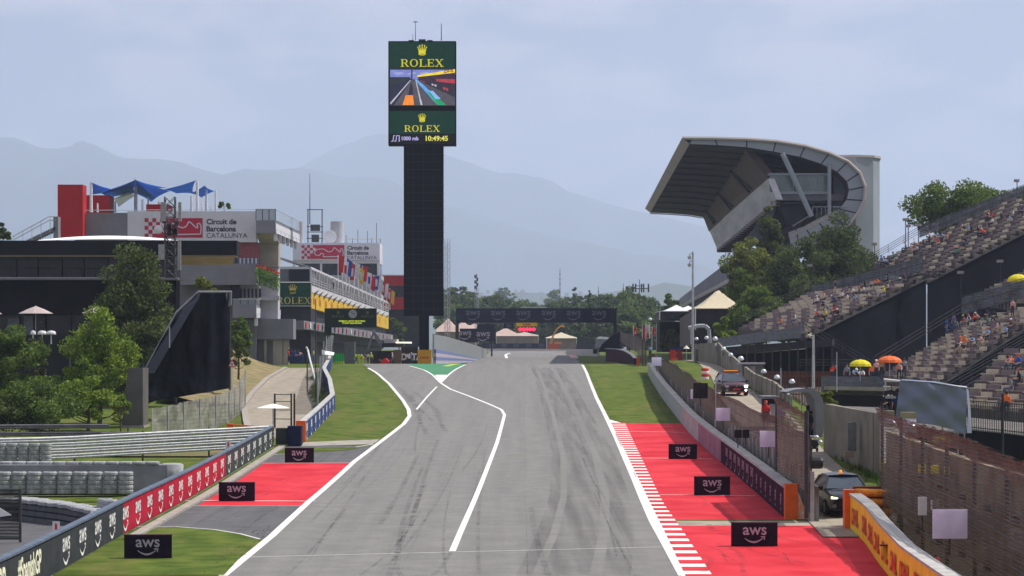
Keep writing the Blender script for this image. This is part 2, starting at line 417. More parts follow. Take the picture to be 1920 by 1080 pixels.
mat('white paint', (.60, .60, .58), .7, 0, 1.5, col2=(.72, .72, .70), detail=10)
mat('red paint', (.44, .015, .026), .8, 0, .45, col2=(.57, .038, .052), spec=.1, detail=12, bump=.1)
mat('green paint', (.05, .20, .10), .7, .12, .5)
mat('yellow paint', (.36, .48, .03), .7, .12, .5)
mat('rubber mark', (.05, .05, .055), .8, .2, 3)
def soft_mark(name, strength):
 m = mat(name, (.045, .045, .05), .8, .2, 3); n, l = m.node_tree.nodes, m.node_tree.links; b = n['Principled BSDF']
 t = [x for x in n if x.type == 'TEX_COORD'][0]; z = n.new('ShaderNodeTexNoise'); z.inputs['Scale'].default_value = 1.3; z.inputs['Detail'].default_value = 6
 l.new(t.outputs['Object'], z.inputs['Vector']); mr = n.new('ShaderNodeMapRange'); mr.inputs['From Min'].default_value = .38; mr.inputs['From Max'].default_value = .66
 mr.inputs['To Min'].default_value = 0; mr.inputs['To Max'].default_value = strength; l.new(z.outputs['Fac'], mr.inputs['Value']); l.new(mr.outputs[0], b.inputs['Alpha'])
soft_mark('soft rubber', .22)
mat('hill', (.030, .045, .03), 1, .35, .002, detail=8)
mat('hill plain', (.05, .065, .035), 1, .35, .006, detail=8)

# ground sheet to the foot of the hills
xs = [-13000, -9000, -4200, -2500, -1400, -800, -400, -220, -130, -90, -70, -58, -50, -44, -40, -36, -33, -30, -28, -26, -24, -22, -21, -20, -19, -18, -17, -16, -15.6, -12, -6, 0, 6, 10.8,
      11.4, 12, 12.6, 13.2, 14, 15, 16, 17, 18, 19, 20, 22, 24, 27, 30, 36, 44, 60, 90, 150, 300, 600, 1400, 2600, 4200, 9000, 13000]
mb = MB(); mb.grid([[(x, y, terrain(x, y)) for x in xs] for y in YS]); g = mb.build('ground', 'grass'); g['kind'] = 'structure'

def pg(pts): return [gp(*p) for p in pts]
TL = pg([(418, 1080), (510, 1005), (580, 940), (665, 865), (722, 822), (757, 795), (768, 780), (766, 768), (755, 750), (730, 720), (704, 698), (690, 690)])
TL = [(TL[0][0] - .15, 50)] + TL
TR = pg([(1281, 1080), (1225, 980), (1188, 895), (1155, 820), (1138, 785), (1118, 745), (1104, 710), (1092, 684)])
TR = [(TR[0][0] - .4, 50)] + TR
sheet('track', TL + [(-20.4, 345), (-24, 480)], TR + [(9.6, 346), (12.5, 480)], 'asphalt', .006)
sheet('track_beyond_crest', [(-24, 480.1), (-6, 600), (-6, 700)], [(12.5, 480.1), (13.3, 600), (14, 700)], 'asphalt', .006)
sheet('track_turn', [(-11, 700.1), (-12, 760)], [(22, 700.1), (22, 760)], 'asphalt', .006)

lines = MB()
ribbon(lines, [p for p in TL if p[1] > 60], .29, .012); ribbon(lines, [p for p in TR if p[1] > 60], .30, .012)
o = lines.build('track_edge_lines', 'white paint'); o['kind'] = 'structure'
mb = MB(); ribbon(mb, pg([(848, 1034), (872, 978), (903, 905), (932, 830), (946, 778), (940, 768), (915, 757), (880, 743), (845, 730), (826, 718)]), .23, .012)
ribbon(mb, pg([(826, 718), (812, 704), (795, 694), (768, 686)]), .22, .018); ribbon(mb, pg([(826, 718), (840, 704), (856, 692), (873, 684)]), .24, .018)
ribbon(mb, pg([(781, 768), (800, 745), (819, 725)]), .16, .012)
ribbon(mb, pg([(470, 1045), (1240, 1026)]), .07, .014)
o = mb.build('pit_entry_lines', 'white paint'); o['kind'] = 'structure'
gt = pg([(826, 716), (812, 703), (795, 693), (768, 685)]); gr = pg([(826, 716), (840, 703), (856, 691), (873, 684)])
sheet('green_runoff', gt + [(X(768, 343), 345)], gr + [(X(873, 343), 345)], 'green paint', .012)
sheet('white_nose', [gp(826, 717), gp(815, 703)], [gp(826, 717), gp(838, 703)], 'white paint', .016)
mb = MB(); a = gp(836, 687); ribbon(mb, [(a[0], a[1]), (X(862, 340), 341)], .9, .02); o = mb.build('green_runoff_stripe', 'yellow paint'); o['kind'] = 'structure'

# rubbered-in skid marks
random.seed(4)
mb = MB()
for k, (a, b, c, w) in enumerate([((745, 725), (775, 760), (800, 815), .3), ((752, 728), (790, 770), (812, 790), .28), ((778, 735), (812, 765), (835, 808), .32), ((770, 740), (786, 766), (788, 800), .25), ((800, 752), (820, 768), (828, 786), .3)]):
 ribbon(mb, pg([a, b, c]), w, .010)
o = mb.build('pit_entry_skid_marks', 'soft rubber'); o['kind'] = 'structure'
mb = MB()
for k in range(26):
 px0 = random.uniform(640, 1150); c = random.uniform(-.6, .35); py0 = random.uniform(760, 960); L = random.uniform(70, 240); pts = []
 for i in range(10):
  t = i / 9; py = min(1079, py0 + L * t); x, y = gp(px0, py0); Y = GY(py)
  xx = x * (1 - .1 * t) + c * 3 * (t ** 1.6) ; pts.append((xx, Y))
 ribbon(mb, pts, random.uniform(.06, .22), .0095)
o = mb.build('tyre_marks', 'soft rubber'); o['kind'] = 'structure'
mb = MB()
for off in (-3.6, .4, 3.9):
 ribbon(mb, [(off + (y - 60) * .004, y) for y in (60, 100, 150, 200, 250, 300, 340)], .03, .0085)
o = mb.build('paving_seams', 'soft rubber'); o['kind'] = 'structure'
mb = MB(); rr_ = random.Random(6)
for k in range(16):
 a, b = rr_.uniform(1290, 1480), rr_.uniform(850, 1060); x, y = gp(a, b)
 if x < 10.6 or y < 97: ribbon(mb, [(x, y), (x + rr_.uniform(-.3, .8), y - 3), (x + rr_.uniform(-.6, 1.8), y - 7)], rr_.uniform(.1, .3), .0145)
for k in range(8): a, b = rr_.uniform(420, 600), rr_.uniform(880, 930); x, y = gp(a, b); ribbon(mb, [(x, y), (x + .6, y + 3), (x + 1.6, y + 6)], .18, .0145)
o = mb.build('runoff_scuffs', 'soft rubber'); o['kind'] = 'structure'
# darker racing line down the right
mb = MB()
for off, w in ((0, 1.5), (-1.3, .5), (1.6, .9)):
 pts = pg([(1060, 1078), (1085, 1000), (1095, 930), (1085, 850), (1060, 780), (1040, 730), (1020, 690)]); ribbon(mb, [(x + off, y) for x, y in pts], w, .008)
m = mat('racing line', (.07, .07, .072), .8, .1, 2); soft = m.node_tree.nodes['Principled BSDF'].inputs['Alpha']
n, l = m.node_tree.nodes, m.node_tree.links; t = n.new('ShaderNodeTexCoord'); mp_ = n.new('ShaderNodeMapping'); mp_.inputs['Scale'].default_value = (2.2, .05, 0)
z = n.new('ShaderNodeTexNoise'); z.inputs['Detail'].default_value = 6; z.inputs['Scale'].default_value = 1; mr = n.new('ShaderNodeMapRange'); mr.inputs['From Min'].default_value = .35; mr.inputs['From Max'].default_value = .75; mr.inputs['To Max'].default_value = .30
l.new(t.outputs['Object'], mp_.inputs[0]); l.new(mp_.outputs[0], z.inputs['Vector']); l.new(z.outputs['Fac'], mr.inputs['Value']); l.new(mr.outputs[0], soft)
o = mb.build('racing_line', 'racing line'); o['kind'] = 'structure'

# kerb, right: white ground with red bars, slightly raised
KL = pg([(1140, 793), (1160, 835), (1197, 915), (1232, 990), (1270, 1075), (1274, 1085)]); KR = pg([(1172, 793), (1206, 865), (1245, 945), (1290, 1010), (1335, 1078), (1340, 1085)])
KL = [(x + .1, y) for x, y in KL]
sheet('kerb', KL, KR, 'white paint', .012)
mb = MB(); fx = lambda L, y: float(np.interp(y, [p[1] for p in L], [p[0] for p in L]))
KLs, KRs = sorted(KL, key=lambda p: p[1]), sorted(KR, key=lambda p: p[1]); ya, yb = KLs[0][1], KLs[-1][1]; y = ya
while y < yb:
 y2 = min(y + 1.15, yb)
 mb.prism([(fx(KLs, y) + .12, y, zc(y) + .013), (fx(KRs, y), y, zc(y) + .013), (fx(KRs, y2), y2, zc(y2) + .013), (fx(KLs, y2) + .12, y2, zc(y2) + .013)], (0, 0, .012)); y += 2.3
o = mb.build('kerb_red_bars', 'red paint'); o['kind'] = 'structure'
mb = MB(); p = [gp(1133, 784), gp(1140, 795), gp(1172, 795)]; mb.poly([(a, b, zc(b) + .012) for a, b in p]); o = mb.build('kerb_start', 'white paint'); o['kind'] = 'structure'

# right wall base line, shared by sheets, barrier and fence
RWB = [(1472, 972), (1420, 925), (1380, 890), (1330, 848), (1295, 815), (1268, 782), (1240, 745), (1222, 716), (1215, 703)]
RW = sorted(pg(RWB), key=lambda p: p[1])          # near to far
sheet('red_runoff_right', [gp(1245, 977), gp(1206, 865), gp(1172, 794)], [(x, y) for x, y in RW if y < 190] + [(fx(RW, GY(794)), GY(794))] if False else [(fx(RW, y), y) for y in np.linspace(GY(975), GY(794), 12)], 'red paint', .010)
sheet('red_runoff_near', [gp(1342, 1085), gp(1262, 985)] if False else [(gp(1340, 1085)[0], 60), gp(1262, 986)], [(12.6, 60), (12.9, GY(986))], 'red paint', .010)
sheet('service_road_mouth', [(gp(1262, 986)[0], GY(985.9)), (gp(1247, 977)[0], GY(977))], [(15, GY(985.9)), (15, GY(977))], 'concrete road', .008, xdiv=12, zf=terrain)
mb = MB()
for py, a, b in ((810, 1180, 1285), (860, 1200, 1336), (929, 1238, 1416)): ribbon(mb, pg([(a, py - 1), (b, py + 1)]), .13, .016)
o = mb.build('red_runoff_lines', 'white paint'); o['kind'] = 'structure'

# left run-off
LWX = -14.3
def trk(py): Y = GY(py); return fx(sorted(TL, key=lambda p: p[1]), Y)
ys = lambda a, b, n=8: [GY(v) for v in np.linspace(a, b, n)]
sheet('runoff_asphalt_left', [(LWX + .3, y) for y in ys(1012, 836)], [(fx(sorted(TL, key=lambda p: p[1]), y) + .05, y) for y in ys(1012, 836)], 'old asphalt', .005)
sheet('red_runoff_left', [(LWX + .9, y) for y in ys(948, 868)], [(fx(sorted(TL, key=lambda p: p[1]), y), y) for y in ys(948, 868)], 'red paint', .010)
mb = MB()
ribbon(mb, pg([(345, 939), (592, 940)]), .2, .015); ribbon(mb, pg([(352, 949), (572, 949)]), .08, .015); ribbon(mb, pg([(452, 869), (664, 868)]), .12, .015)
ribbon(mb, pg([(255, 988), (330, 988), (400, 993), (450, 1001), (487, 1011)]), .1, .011); ribbon(mb, pg([(500, 853), (620, 846), (700, 833)]), .12, .011)
o = mb.build('runoff_lines_left', 'white paint'); o['kind'] = 'structure'
# grass wedges laid over the asphalt
def wedge(name, pts, mt='grass', lift=.02, zf=None):
 """ground patch bounded by picture points, cut into strips that follow the ground"""
 P = pg(pts); lo, hi = min(p[1] for p in P), max(p[1] for p in P); rows = []
 yy = [lo + .01] + [y for y in YS if lo + .1 < y < hi - .1] + [hi - .01]
 for y in yy:
  c = []
  for (xa, y0), (xb, y1) in zip(P, P[1:] + P[:1]):
   if (y0 - y) * (y1 - y) < 0 : c.append(xa + (xb - xa) * (y - y0) / (y1 - y0))
  if len(c) >= 2: rows.append([(min(c), y, zc(y) + lift), (max(c), y, zc(y) + lift)])
 m_ = MB(); m_.grid(rows); o = m_.build(name, mt); o['kind'] = 'structure'; return o
wedge('grass_patch', [(255, 990), (330, 989), (400, 994), (450, 1002), (482, 1012), (420, 1079), (90, 1079)])
wedge('grass_strip', [(505, 852), (520, 842), (690, 838), (640, 846), (560, 850)])
wedge('concrete_strip', [(565, 837), (570, 829), (712, 824), (700, 833)], 'concrete', .014)
sheet('grass_verge', [(LWX + .3, GY(829)), gp(628, 768), gp(622, 735), gp(611, 712), gp(620, 693), (X(622, 338), 338)], [(fx(sorted(TL, key=lambda p: p[1]), y) - .2, y) for y in ys(829, 690, 20)], 'grass', .012)
# foot kerb of the left wall
mb = MB(); mb.wall([(LWX + .75, y, zc(y) - .1, zc(y) + .10) for y in np.linspace(92, 153, 40)], .4); o = mb.build('barrier_footing', 'concrete'); o['kind'] = 'structure'

# service road, right, and ramp road, left
sr = [(11.9, 93), (12.2, 100), (13.2, 130), (14.6, 160), (15.6, 185), (18.5, 230), (21, 282), (22, 330)]
sheet('service_road', [(x - .6, y) for x, y in sr], [(x + 3.1, y) for x, y in sr], 'concrete road', .05, xdiv=6, zf=terrain)
def ramp_edge(px, py): 
 Y = float(np.interp(py, [690, 720, 760, 790, 822], [318, 285, 232, 200, 171])); return (X(px, Y), Y)
RL = [ramp_edge(*p) for p in ((478, 822), (468, 790), (462, 760), (480, 735), (505, 710), (540, 688))]; RR = [ramp_edge(*p) for p in ((586, 822), (593, 790), (594, 760), (598, 735), (600, 710), (602, 688))]
sheet('ramp_road', RL, RR, 'concrete road', .02, xdiv=4, zf=ramp_z)
mb = MB(); mb.wall([(x - .02, y, ramp_z(x, y) - .5, ramp_z(x, y) + .14) for x, y in RL], .5); o = mb.build('ramp_kerb', 'concrete'); o['kind'] = 'structure'
# embankment between ramp road and buildings
rows = []
for i, (x, y) in enumerate([(RL[j][0], RL[j][1]) for j in (2, 3, 4, 5)]):
 z0 = ramp_z(x, y); row = []
 for k in range(9):
  t = k / 8; row.append((x - .5 - 9 * t, y + 10 * t, z0 + .1 + (.15, .9, 1, .8)[i] * 2.6 * sm(t * 1.1) + .25 * math.sin(i * 2.1 + k * 1.3) * t))
 rows.append(row)
mb = MB(); mb.grid(rows); o = mb.build('embankment', 'dirt', smooth=True); o['kind'] = 'structure'
mb = MB(); mb.grid([[(x - 3 * t - .2 * 0, y, terrain(x - 3 * t, y) * t + ramp_z(x, y) * (1 - t) - .02) for t in (0, .5, 1)] for x, y in [(a - .5, b) for a, b in RL[:4]]]); o = mb.build('ramp_shoulder', 'grass'); o['kind'] = 'structure'

# red and white turn-one edge far away
mb = MB(); ribbon(mb, [(X(905, 735), 735), (X(1000, 735), 733), (X(1062, 690), 690)], .9, .03); o = mb.build('far_kerb', 'red paint'); o['kind'] = 'structure'
mb = MB(); ribbon(mb, [(X(1070, 650), 650), (X(1078, 520), 520)], 1.6, .03); o = mb.build('far_kerb_edge', mat('pink paint', (.5, .25, .25), .7)); o['kind'] = 'structure'
mb = MB(); mb.grid([[(X(1078, 560), 560, zc(560) + .03), (X(1095, 560), 560, zc(560) + .03)], [(X(1078, 660), 660, zc(660) + .03), (X(1095, 660), 660, zc(660) + .03)]]); o = mb.build('far_green_runoff', 'green paint'); o['kind'] = 'structure'
mb = MB(); ribbon(mb, [(X(956, 650), 650), (X(948, 600), 600), (X(950, 520), 520)], .6, .03); o = mb.build('far_edge_line', 'white paint'); o['kind'] = 'structure'

# ------------------------------------------------------------ hills
def ridge(name, pts, Y, depth, rough, seed, base=12, mt='hill'):
 rng = np.random.RandomState(seed); xs_ = np.linspace(-900, 2800, 150); top = np.interp(xs_, [p[0] for p in pts], [p[1] for p in pts])
 ph = rng.uniform(0, 6.28, 12); rows = []
 for r in range(15):
  t = r / 14; row = []
  for px, py in zip(xs_, top):
   h = Z(py, Y) - base
   w = sum(math.sin(px * f + ph[i] + t * 5 * (i % 3)) * a for i, (f, a) in enumerate(((.011, .5), (.023, .3), (.047, .2), (.09, .1), (.17, .06))))
   zz = base + h * (sm(t) if t < 1 else 1) * (1 + rough * w * (1 - t) * t * 4) + (rng.uniform(-1, 1) * h * .004)
   row.append((X(px, Y), Y - depth * (1 - t), zz))
  rows.append(row)
 rows.append([(p[0], p[1] + depth * .5, base) for p in rows[-1]])
 m_ = MB(); m_.grid(rows); o = m_.build(name, mt, smooth=True); o['kind'] = 'structure'; return o
ridge('far_mountain_range', [(-900, 330), (300, 420), (480, 360), (545, 322), (600, 292), (650, 270), (700, 250), (745, 252), (800, 275), (860, 300), (1000, 345), (1150, 385), (1300, 420), (1600, 462), (1920, 490), (2800, 520)], 22500, 4000, .2, 3)
ridge('mountain_range', [(-900, 330), (-300, 280), (0, 262), (40, 266), (100, 285), (165, 282), (250, 300), (300, 298), (345, 306), (410, 328), (480, 318), (560, 318), (640, 332), (720, 348), (800, 374), (900, 404), (1000, 434), (1100, 456), (1200, 480), (1300, 502), (1500, 528), (2800, 560)], 18000, 3800, .2, 7)
ridge('wooded_hills', [(-900, 560), (700, 560), (860, 556), (930, 552), (980, 548), (1060, 556), (1150, 552), (1230, 546), (1290, 549), (1500, 556), (2800, 560)], 8500, 2000, .4, 11, mt='hill plain')

mat('dry grass', (.10, .10, .03), .95, 0, .5, col2=(.19, .15, .07), detail=10)
sheet('service_asphalt', [(-34, 72), (-34, 108)], [(-14.6, 72), (-14.6, 108)], 'old asphalt', .05, xdiv=20, zf=terrain)
sheet('inner_circuit_road', [(-40, 123), (-40, 133)], [(-14.7, 123), (-14.7, 133)], 'asphalt', .09, xdiv=24, zf=terrain)
sheet('inner_circuit_edge', [(-40, 133.1), (-40, 134.4)], [(-14.7, 133.1), (-14.7, 134.4)], 'green paint', .09, xdiv=24, zf=terrain)
sheet('dry_verge', [(-60, 150), (-60, 174)], [(-15.4, 158), (-15.8, 170)], 'dry grass', .10, xdiv=40, zf=terrain)
mat('apron', (.13, .12, .11), .9, .2, .4, bump=.2)
sheet('stand_apron', [(22.5, 150), (23.5, 185), (27, 240), (30, 300), (34, 345), (36, 395)], [(90, 150), (90, 395)], 'apron', .09, xdiv=44, zf=terrain)
mat('gravel', (.20, .17, .13), .95, .25, 5, bump=.5)
sheet('gravel_strip', [(11.6, 58), (12.2, 75), (13.2, 90), (13.3, 97)], [(22, 58), (22, 97)], 'gravel', .08, xdiv=24, zf=terrain)
# ------------------------------------------------------------ shared materials
mat('board black', (.020, .014, .028), .9, .15, 2, spec=.03); mat('board navy', (.020, .026, .06), .9, .15, 2, spec=.03)
mat('lettering pale', (.42, .38, .44), .6, .05); mat('lettering white', (.75, .75, .75), .6, .05)
mat('steel', (.36, .38, .39), .35, .15, 3, metal=.85); mat('galvanised', (.42, .44, .46), .5, .12, 3, metal=.4)
mat('dark steel', (.05, .052, .055), .5, .2, 3); mat('black plastic', (.018, .018, .02), .45, .2, 3)
mat('orange paint', (.75, .13, .02), .5, .12, 2); mat('tyre white', (.36, .38, .40), .75, 0, 4, col2=(.24, .25, .26), bump=.2); mat('tyre dark', (.03, .03, .032), .8, .2, 4)
mat('wall grey', (.045, .05, .055), .9, .15, 1.5, spec=.03); mat('wall red', (.36, .02, .04), .9, .15, 1.5, spec=.03); mat('wall green grey', (.05, .06, .058), .9, .15, 1.5, spec=.03)
mat('wall blue', (.035, .06, .17), .9, .15, 1.5, spec=.03); mat('wall cap', (.11, .14, .19), .9, .15, 2, spec=.03); mat('wall concrete', (.38, .38, .37), .85, .14, 1.2, bump=.15)
mat('wall plum', (.045, .018, .035), .9, .2, 1, spec=.03); mat('wall mauve', (.30, .17, .22), .9, .15, 1, spec=.03)
mat('dhl yellow', (.85, .55, .01), .55, .08, 1.5); mat('dhl red', (.55, .02, .01), .55, .08, 2)
mat('rail silver', (.40, .42, .44), .42, .12, 3, metal=.3); mat('rail grey', (.10, .105, .12), .6, .2, 2)  # second rail colour: dull dark grey, less metallic than the silver

# ------------------------------------------------------------ AWS boards standing on the run-off
def aws_board(px0, px1, pyt, pyb, label, yaw=0.0, grp='black sponsor boards on the run-off', col='board black'):
 Y = GY(pyb); w = (px1 - px0) * Y / FPX; h = (pyb - pyt) * Y / FPX; x = X((px0 + px1) / 2, Y); z = zc(Y) + .02
 t = thing('advertising_board', label, 'advertising board', (x, Y, z), grp)
 mb = MB(); mb.box(x - w / 2, x + w / 2, Y, Y + .28, z, z + h); mb.build('panel', col, t)
 mb = MB(); mb.box(x - w / 2 - .015, x + w / 2 + .015, Y - .01, Y + .29, z + h - .001, z + h + .02); mb.box(x - w / 2, x + w / 2, Y - .012, Y - .002, z + h - .03, z + h - .001); mb.build('edge_trim', 'wall plum', t)
 mb = MB(); mb.stamp(AWS, (x, Y - .015, z + h * .52), (1, 0, 0), (0, 0, 1), h * .62); mb.build('lettering', 'lettering pale', t)
 for s in (-1, 1):
  mb = MB(); mb.box(x + s * w * .32 - .04, x + s * w * .32 + .04, Y + .28, Y + .7, z - .01, z + .03); mb.tube((x + s * w * .32, Y + .68, z), (x + s * w * .32, Y + .28, z + h * .7), .015, n=5); mb.build('stay', 'dark steel', t)
 if yaw: t.rotation_euler.z = yaw
aws_board(233, 321, 1005, 1048, 'black aws board on the grass at the lower left, nearest of the left boards', yaw=R(3))
aws_board(410, 477, 906, 940, 'black aws board on the front line of the left red run-off')
aws_board(534, 588, 841, 868, 'plum black aws board on the far edge of the left red run-off')
aws_board(1254, 1307, 834, 861, 'black aws board farthest up the right red run-off')
aws_board(1302, 1369, 895, 929, 'black aws board on the last white line of the right red run-off')
aws_board(1372, 1458, 982, 1025, 'large black aws board on the red run-off beside the service road mouth')

# ------------------------------------------------------------ left barrier with panels
H = 1.22
def wseg(y0, y1, n): return list(np.linspace(y0, y1, n))
t = thing('barrier_wall', 'long left barrier wall with grey, red and dark green sponsor panels and pale cap', 'barrier', (LWX, 110, zc(110)))
mb = MB(); mb.wall([(LWX, y, zc(y) - .3, zc(y) + H) for y in wseg(60, 153, 48)], .18); mb.build('wall', 'wall concrete', t)
mb = MB(); mb.wall([(LWX + .07, y, zc(y) + H, zc(y) + H + .07) for y in wseg(60, 153, 48)], .26); mb.build('cap', 'wall cap', t)
for a, b, m_ in ((60, 94.0, 'wall grey'), (94.0, 127.5, 'wall red'), (127.5, 153, 'wall green grey')):
 mb = MB(); mb.wall([(LWX + .03, y, zc(y) + .06, zc(y) + H - .03) for y in wseg(a, b, 16)], .028); mb.build('panel', m_, t)
y = 81.9
while y < 152: mb = MB(); mb.stamp(AWS, (LWX + .045, y, zc(y) + .62), (0, 1, (zc(y + 1) - zc(y))), (0, 0, 1), .80); y += 3.15; mb.build('lettering', 'lettering white', t)
mb = MB(); P = text2d('#SpanishGP', .03, sx=.78); mb.stamp(P, (LWX + .045, 75.7, zc(75.7) + .60), (0, 1, .01), (0, 0, 1), .95); mb.build('lettering', mat('lettering cream', (.8, .8, .62), .6), t); mb = MB()
P = text2d('GP', .03, sx=.78); mb.stamp(P, (LWX + .045, 71.5, zc(71) + .60), (0, 1, .01), (0, 0, 1), .9); mb.build('lettering', mat('lettering cream', (.8, .8, .62), .6), t)

def straight_wall(name, label, pts, h, th, face, cap, footing=0, cat='barrier'):
 """pts (x, Y); wall with panel skin and cap"""
 x0, y0 = pts[0]; t = thing(name, label, cat, (x0, y0, zc(y0)))
 P = []
 for a, b in zip(pts, pts[1:]):
  n = max(2, int(math.hypot(b[0] - a[0], b[1] - a[1]) / 3))
  P += [(a[0] + (b[0] - a[0]) * i / n, a[1] + (b[1] - a[1]) * i / n) for i in range(n)]
 P.append(pts[-1])
 mb = MB(); mb.wall([(x, y, zc(y) - .3, zc(y) + h) for x, y in P], th); mb.build('wall', face, t)
 mb = MB(); sg = 1 if th > 0 else -1
 mb.wall([(x - .0, y, zc(y) + h + .002, zc(y) + h + .09) for x, y in P], th + sg * .08); mb.build('cap', cap, t)
 return t, P
# blue aws wall beside the ramp
bl = [gp(571, 828), gp(628, 768)]; bl2 = [gp(628, 768), gp(622, 735), gp(611, 712), gp(620, 693), (X(622, 338), 338)]
t, P = straight_wall('barrier_wall', 'blue aws barrier wall beside the grass verge and the ramp road', bl + bl2[1:], 1.15, .3, 'wall blue', 'wall concrete')
a, b = Vector(bl[0]), Vector(bl[1]); d = (b - a).normalized()
for k in range(8):
 mb = MB(); p = a + d * (2.2 + k * (b - a).length / 8.2); mb.stamp(AWS, (p.x + .04, p.y, zc(p.y) + .58), (d.x, d.y, .02), (0, 0, 1), .95); mb.build('lettering', 'lettering white', t)
mb = MB(); x, y = bl[0]; mb.box(x - .5, x + .1, y - .45, y - .01, zc(y), zc(y) + 1.3); mb.build('end_post', 'orange paint', t)
# dark tyre pack between the two left walls
t = thing('tyre_pack', 'dark blue and black belted tyre pack closing the gap between left walls', 'tyre barrier', (X(540, 153), 154, zc(154)))
mb = MB(); mb.pbox(517, 538, 803, 834, 154, 1.1)
for k in range(5): mb.obox((X(527, 154), 153.98, zc(154) + .2 + .2 * k), (.66, 0, 0), (0, .06, 0), (0, 0, .03))
mb.build('belt', 'wall green grey', t); mb = MB(); mb.pbox(539, 564, 799, 835, 153.8, 1.3); mb.build('cover', 'board navy', t)
# orange topped rail barrier at the foot of the ramp
t = thing('guard_rail', 'short orange capped rail barrier at the foot of the ramp road', 'guard rail', (X(440, 160), 160, zc(160) - .9))
mb = MB(); mb.pbox(425, 437, 795, 822, 160, .5); mb.build('end_post', 'orange paint', t)
mb = MB(); a, b = at(437, 797, 160), at(514, 802, 157); mb.obox((a + b) / 2, b - a, (0, .35, 0), (0, 0, .1)); mb.build('cap', 'orange paint', t)
for k in range(4):
 mb = MB(); a, b = at(437, 803 + k * 7, 160.2), at(514, 806 + k * 7, 157.2); mb.obox((a + b) / 2, b - a, (0, .1, 0), (0, 0, .16)); mb.build('rail', 'rail grey', t)

# ------------------------------------------------------------ silver guard rails, left
def rail_prof(): return [(-.155, 0), (-.10, .05), (-.04, .05), (0, 0), (.04, .05), (.10, .05), (.155, 0)]
def guardrail(label, ptsA, n_rail, z_of, pitch=.36, mtl='rail silver', post_every=4.0, toward=(-.3, -1)):
 """ptsA: (x, Y) line; W-beam rails one above the other"""
 x0, y0 = ptsA[0]; t = thing('guard_rail', label, 'guard rail', (x0, y0, z_of(x0, y0)))
 P = [Vector(ptsA[0])]
 for a, b in zip(ptsA, ptsA[1:]):
  n = max(1, int((Vector(b) - Vector(a)).length / 2))
  P += [Vector(a).lerp(Vector(b), (i + 1) / n) for i in range(n)]
 tw = Vector(toward).normalized()
 for k in range(n_rail):
  mb = MB(); rows = []
  for p in P:
   z = z_of(p.x, p.y) + .25 + k * pitch
   rows.append([(p.x + tw.x * o, p.y + tw.y * o, z + h) for h, o in rail_prof()])
  mb.slabgrid(rows, (-tw.x * .02, -tw.y * .02, 0)); mb.build('rail', mtl, t)
 L = 0
 for a, b in zip(P, P[1:]):
  L += (b - a).length
  if L > post_every:
   L = 0; z = z_of(a.x, a.y); mb = MB(); mb.box(a.x - .05, a.x + .05, a.y + .06, a.y + .2, z - .3, z + .25 + n_rail * pitch - .1); mb.build('post', 'dark steel', t)
 return t
def zl(px0, py0, Y0, px1, py1, Y1):
 z0, z1, x0, x1 = Z(py0, Y0), Z(py1, Y1), X(px0, Y0), X(px1, Y1)
 return lambda x, y: z0 + (z1 - z0) * max(0, min(1, (x - x0) / (x1 - x0)))
f = zl(95, 864, 148, 515, 838, 157)
guardrail('long bright silver guard rail of four beams curving behind the left barrier', [(X(-60, 147), 147), (X(512, 157), 157)], 4, lambda x, y: f(x, y) - .1, .34)
# grey old rails further back
f2 = zl(0, 826, 176, 285, 824, 180)
guardrail('dull grey two beam guard rail below the trees, ending by the mesh fence', [(X(-80, 176), 176), (X(205, 180), 180)], 2, lambda x, y: f2(x, y) + .15, .52, 'rail grey')
guardrail('low dull grey single guard rail in front of the dark shed', [(X(190, 178), 178), (X(288, 181), 181)], 1, lambda x, y: f2(x, y) + .15, .5, 'rail grey')

# ------------------------------------------------------------ white tyre walls, left
def tyre_col_mesh(n, r=.33, h=.2, name='tyre_stack'):
 mb = MB(); prof = []
 for k in range(n): prof += [(r * .90, k * h + .004), (r, k * h + .05), (r, k * h + h - .05), (r * .90, k * h + h - .004)]
 prof += [(r * .55, n * h - .01), (r * .5, n * h - .09)]
 mb.lathe(prof, (0, 0, 0), 14); return mb
def tyre_wall(label, spots, n, z, r=.33, group=None, mt='tyre white', h=.2):
 x0, y0 = spots[0]; t = thing('tyre_barrier', label, 'tyre barrier', (x0, y0, z))
 proto = None
 for (x, y) in spots:
  if proto is None: proto = tyre_col_mesh(n, r, h).build('tyre_stack', mt, t, smooth=False); proto.location = (x - x0, y - y0, 0); continue_ = True; me = proto.data; 
  else:
   o = proto.copy(); COL.objects.link(o); o.location = (x - x0, y - y0, 0)
 if proto:
  for v in proto.data.vertices: v.co += Vector((x0, y0, z))
  proto.location = (0, 0, 0)
 return t
Yt = 118.0; z = Z(926, Yt); tyre_wall('row of white painted tyre stacks, middle of the three on the left', [(X(236 - 28.6 * k, Yt), Yt + .05 * (k % 2)) for k in range(10)], 5, z, r=.345, h=.205)
Yt = 148.0; z = Z(866, Yt) ; tyre_wall('white tyre stacks far left at the end of the silver rails', [(X(86 - 21 * k, Yt - .6), Yt - .6) for k in range(6)], 5, z, r=.33, h=.22)
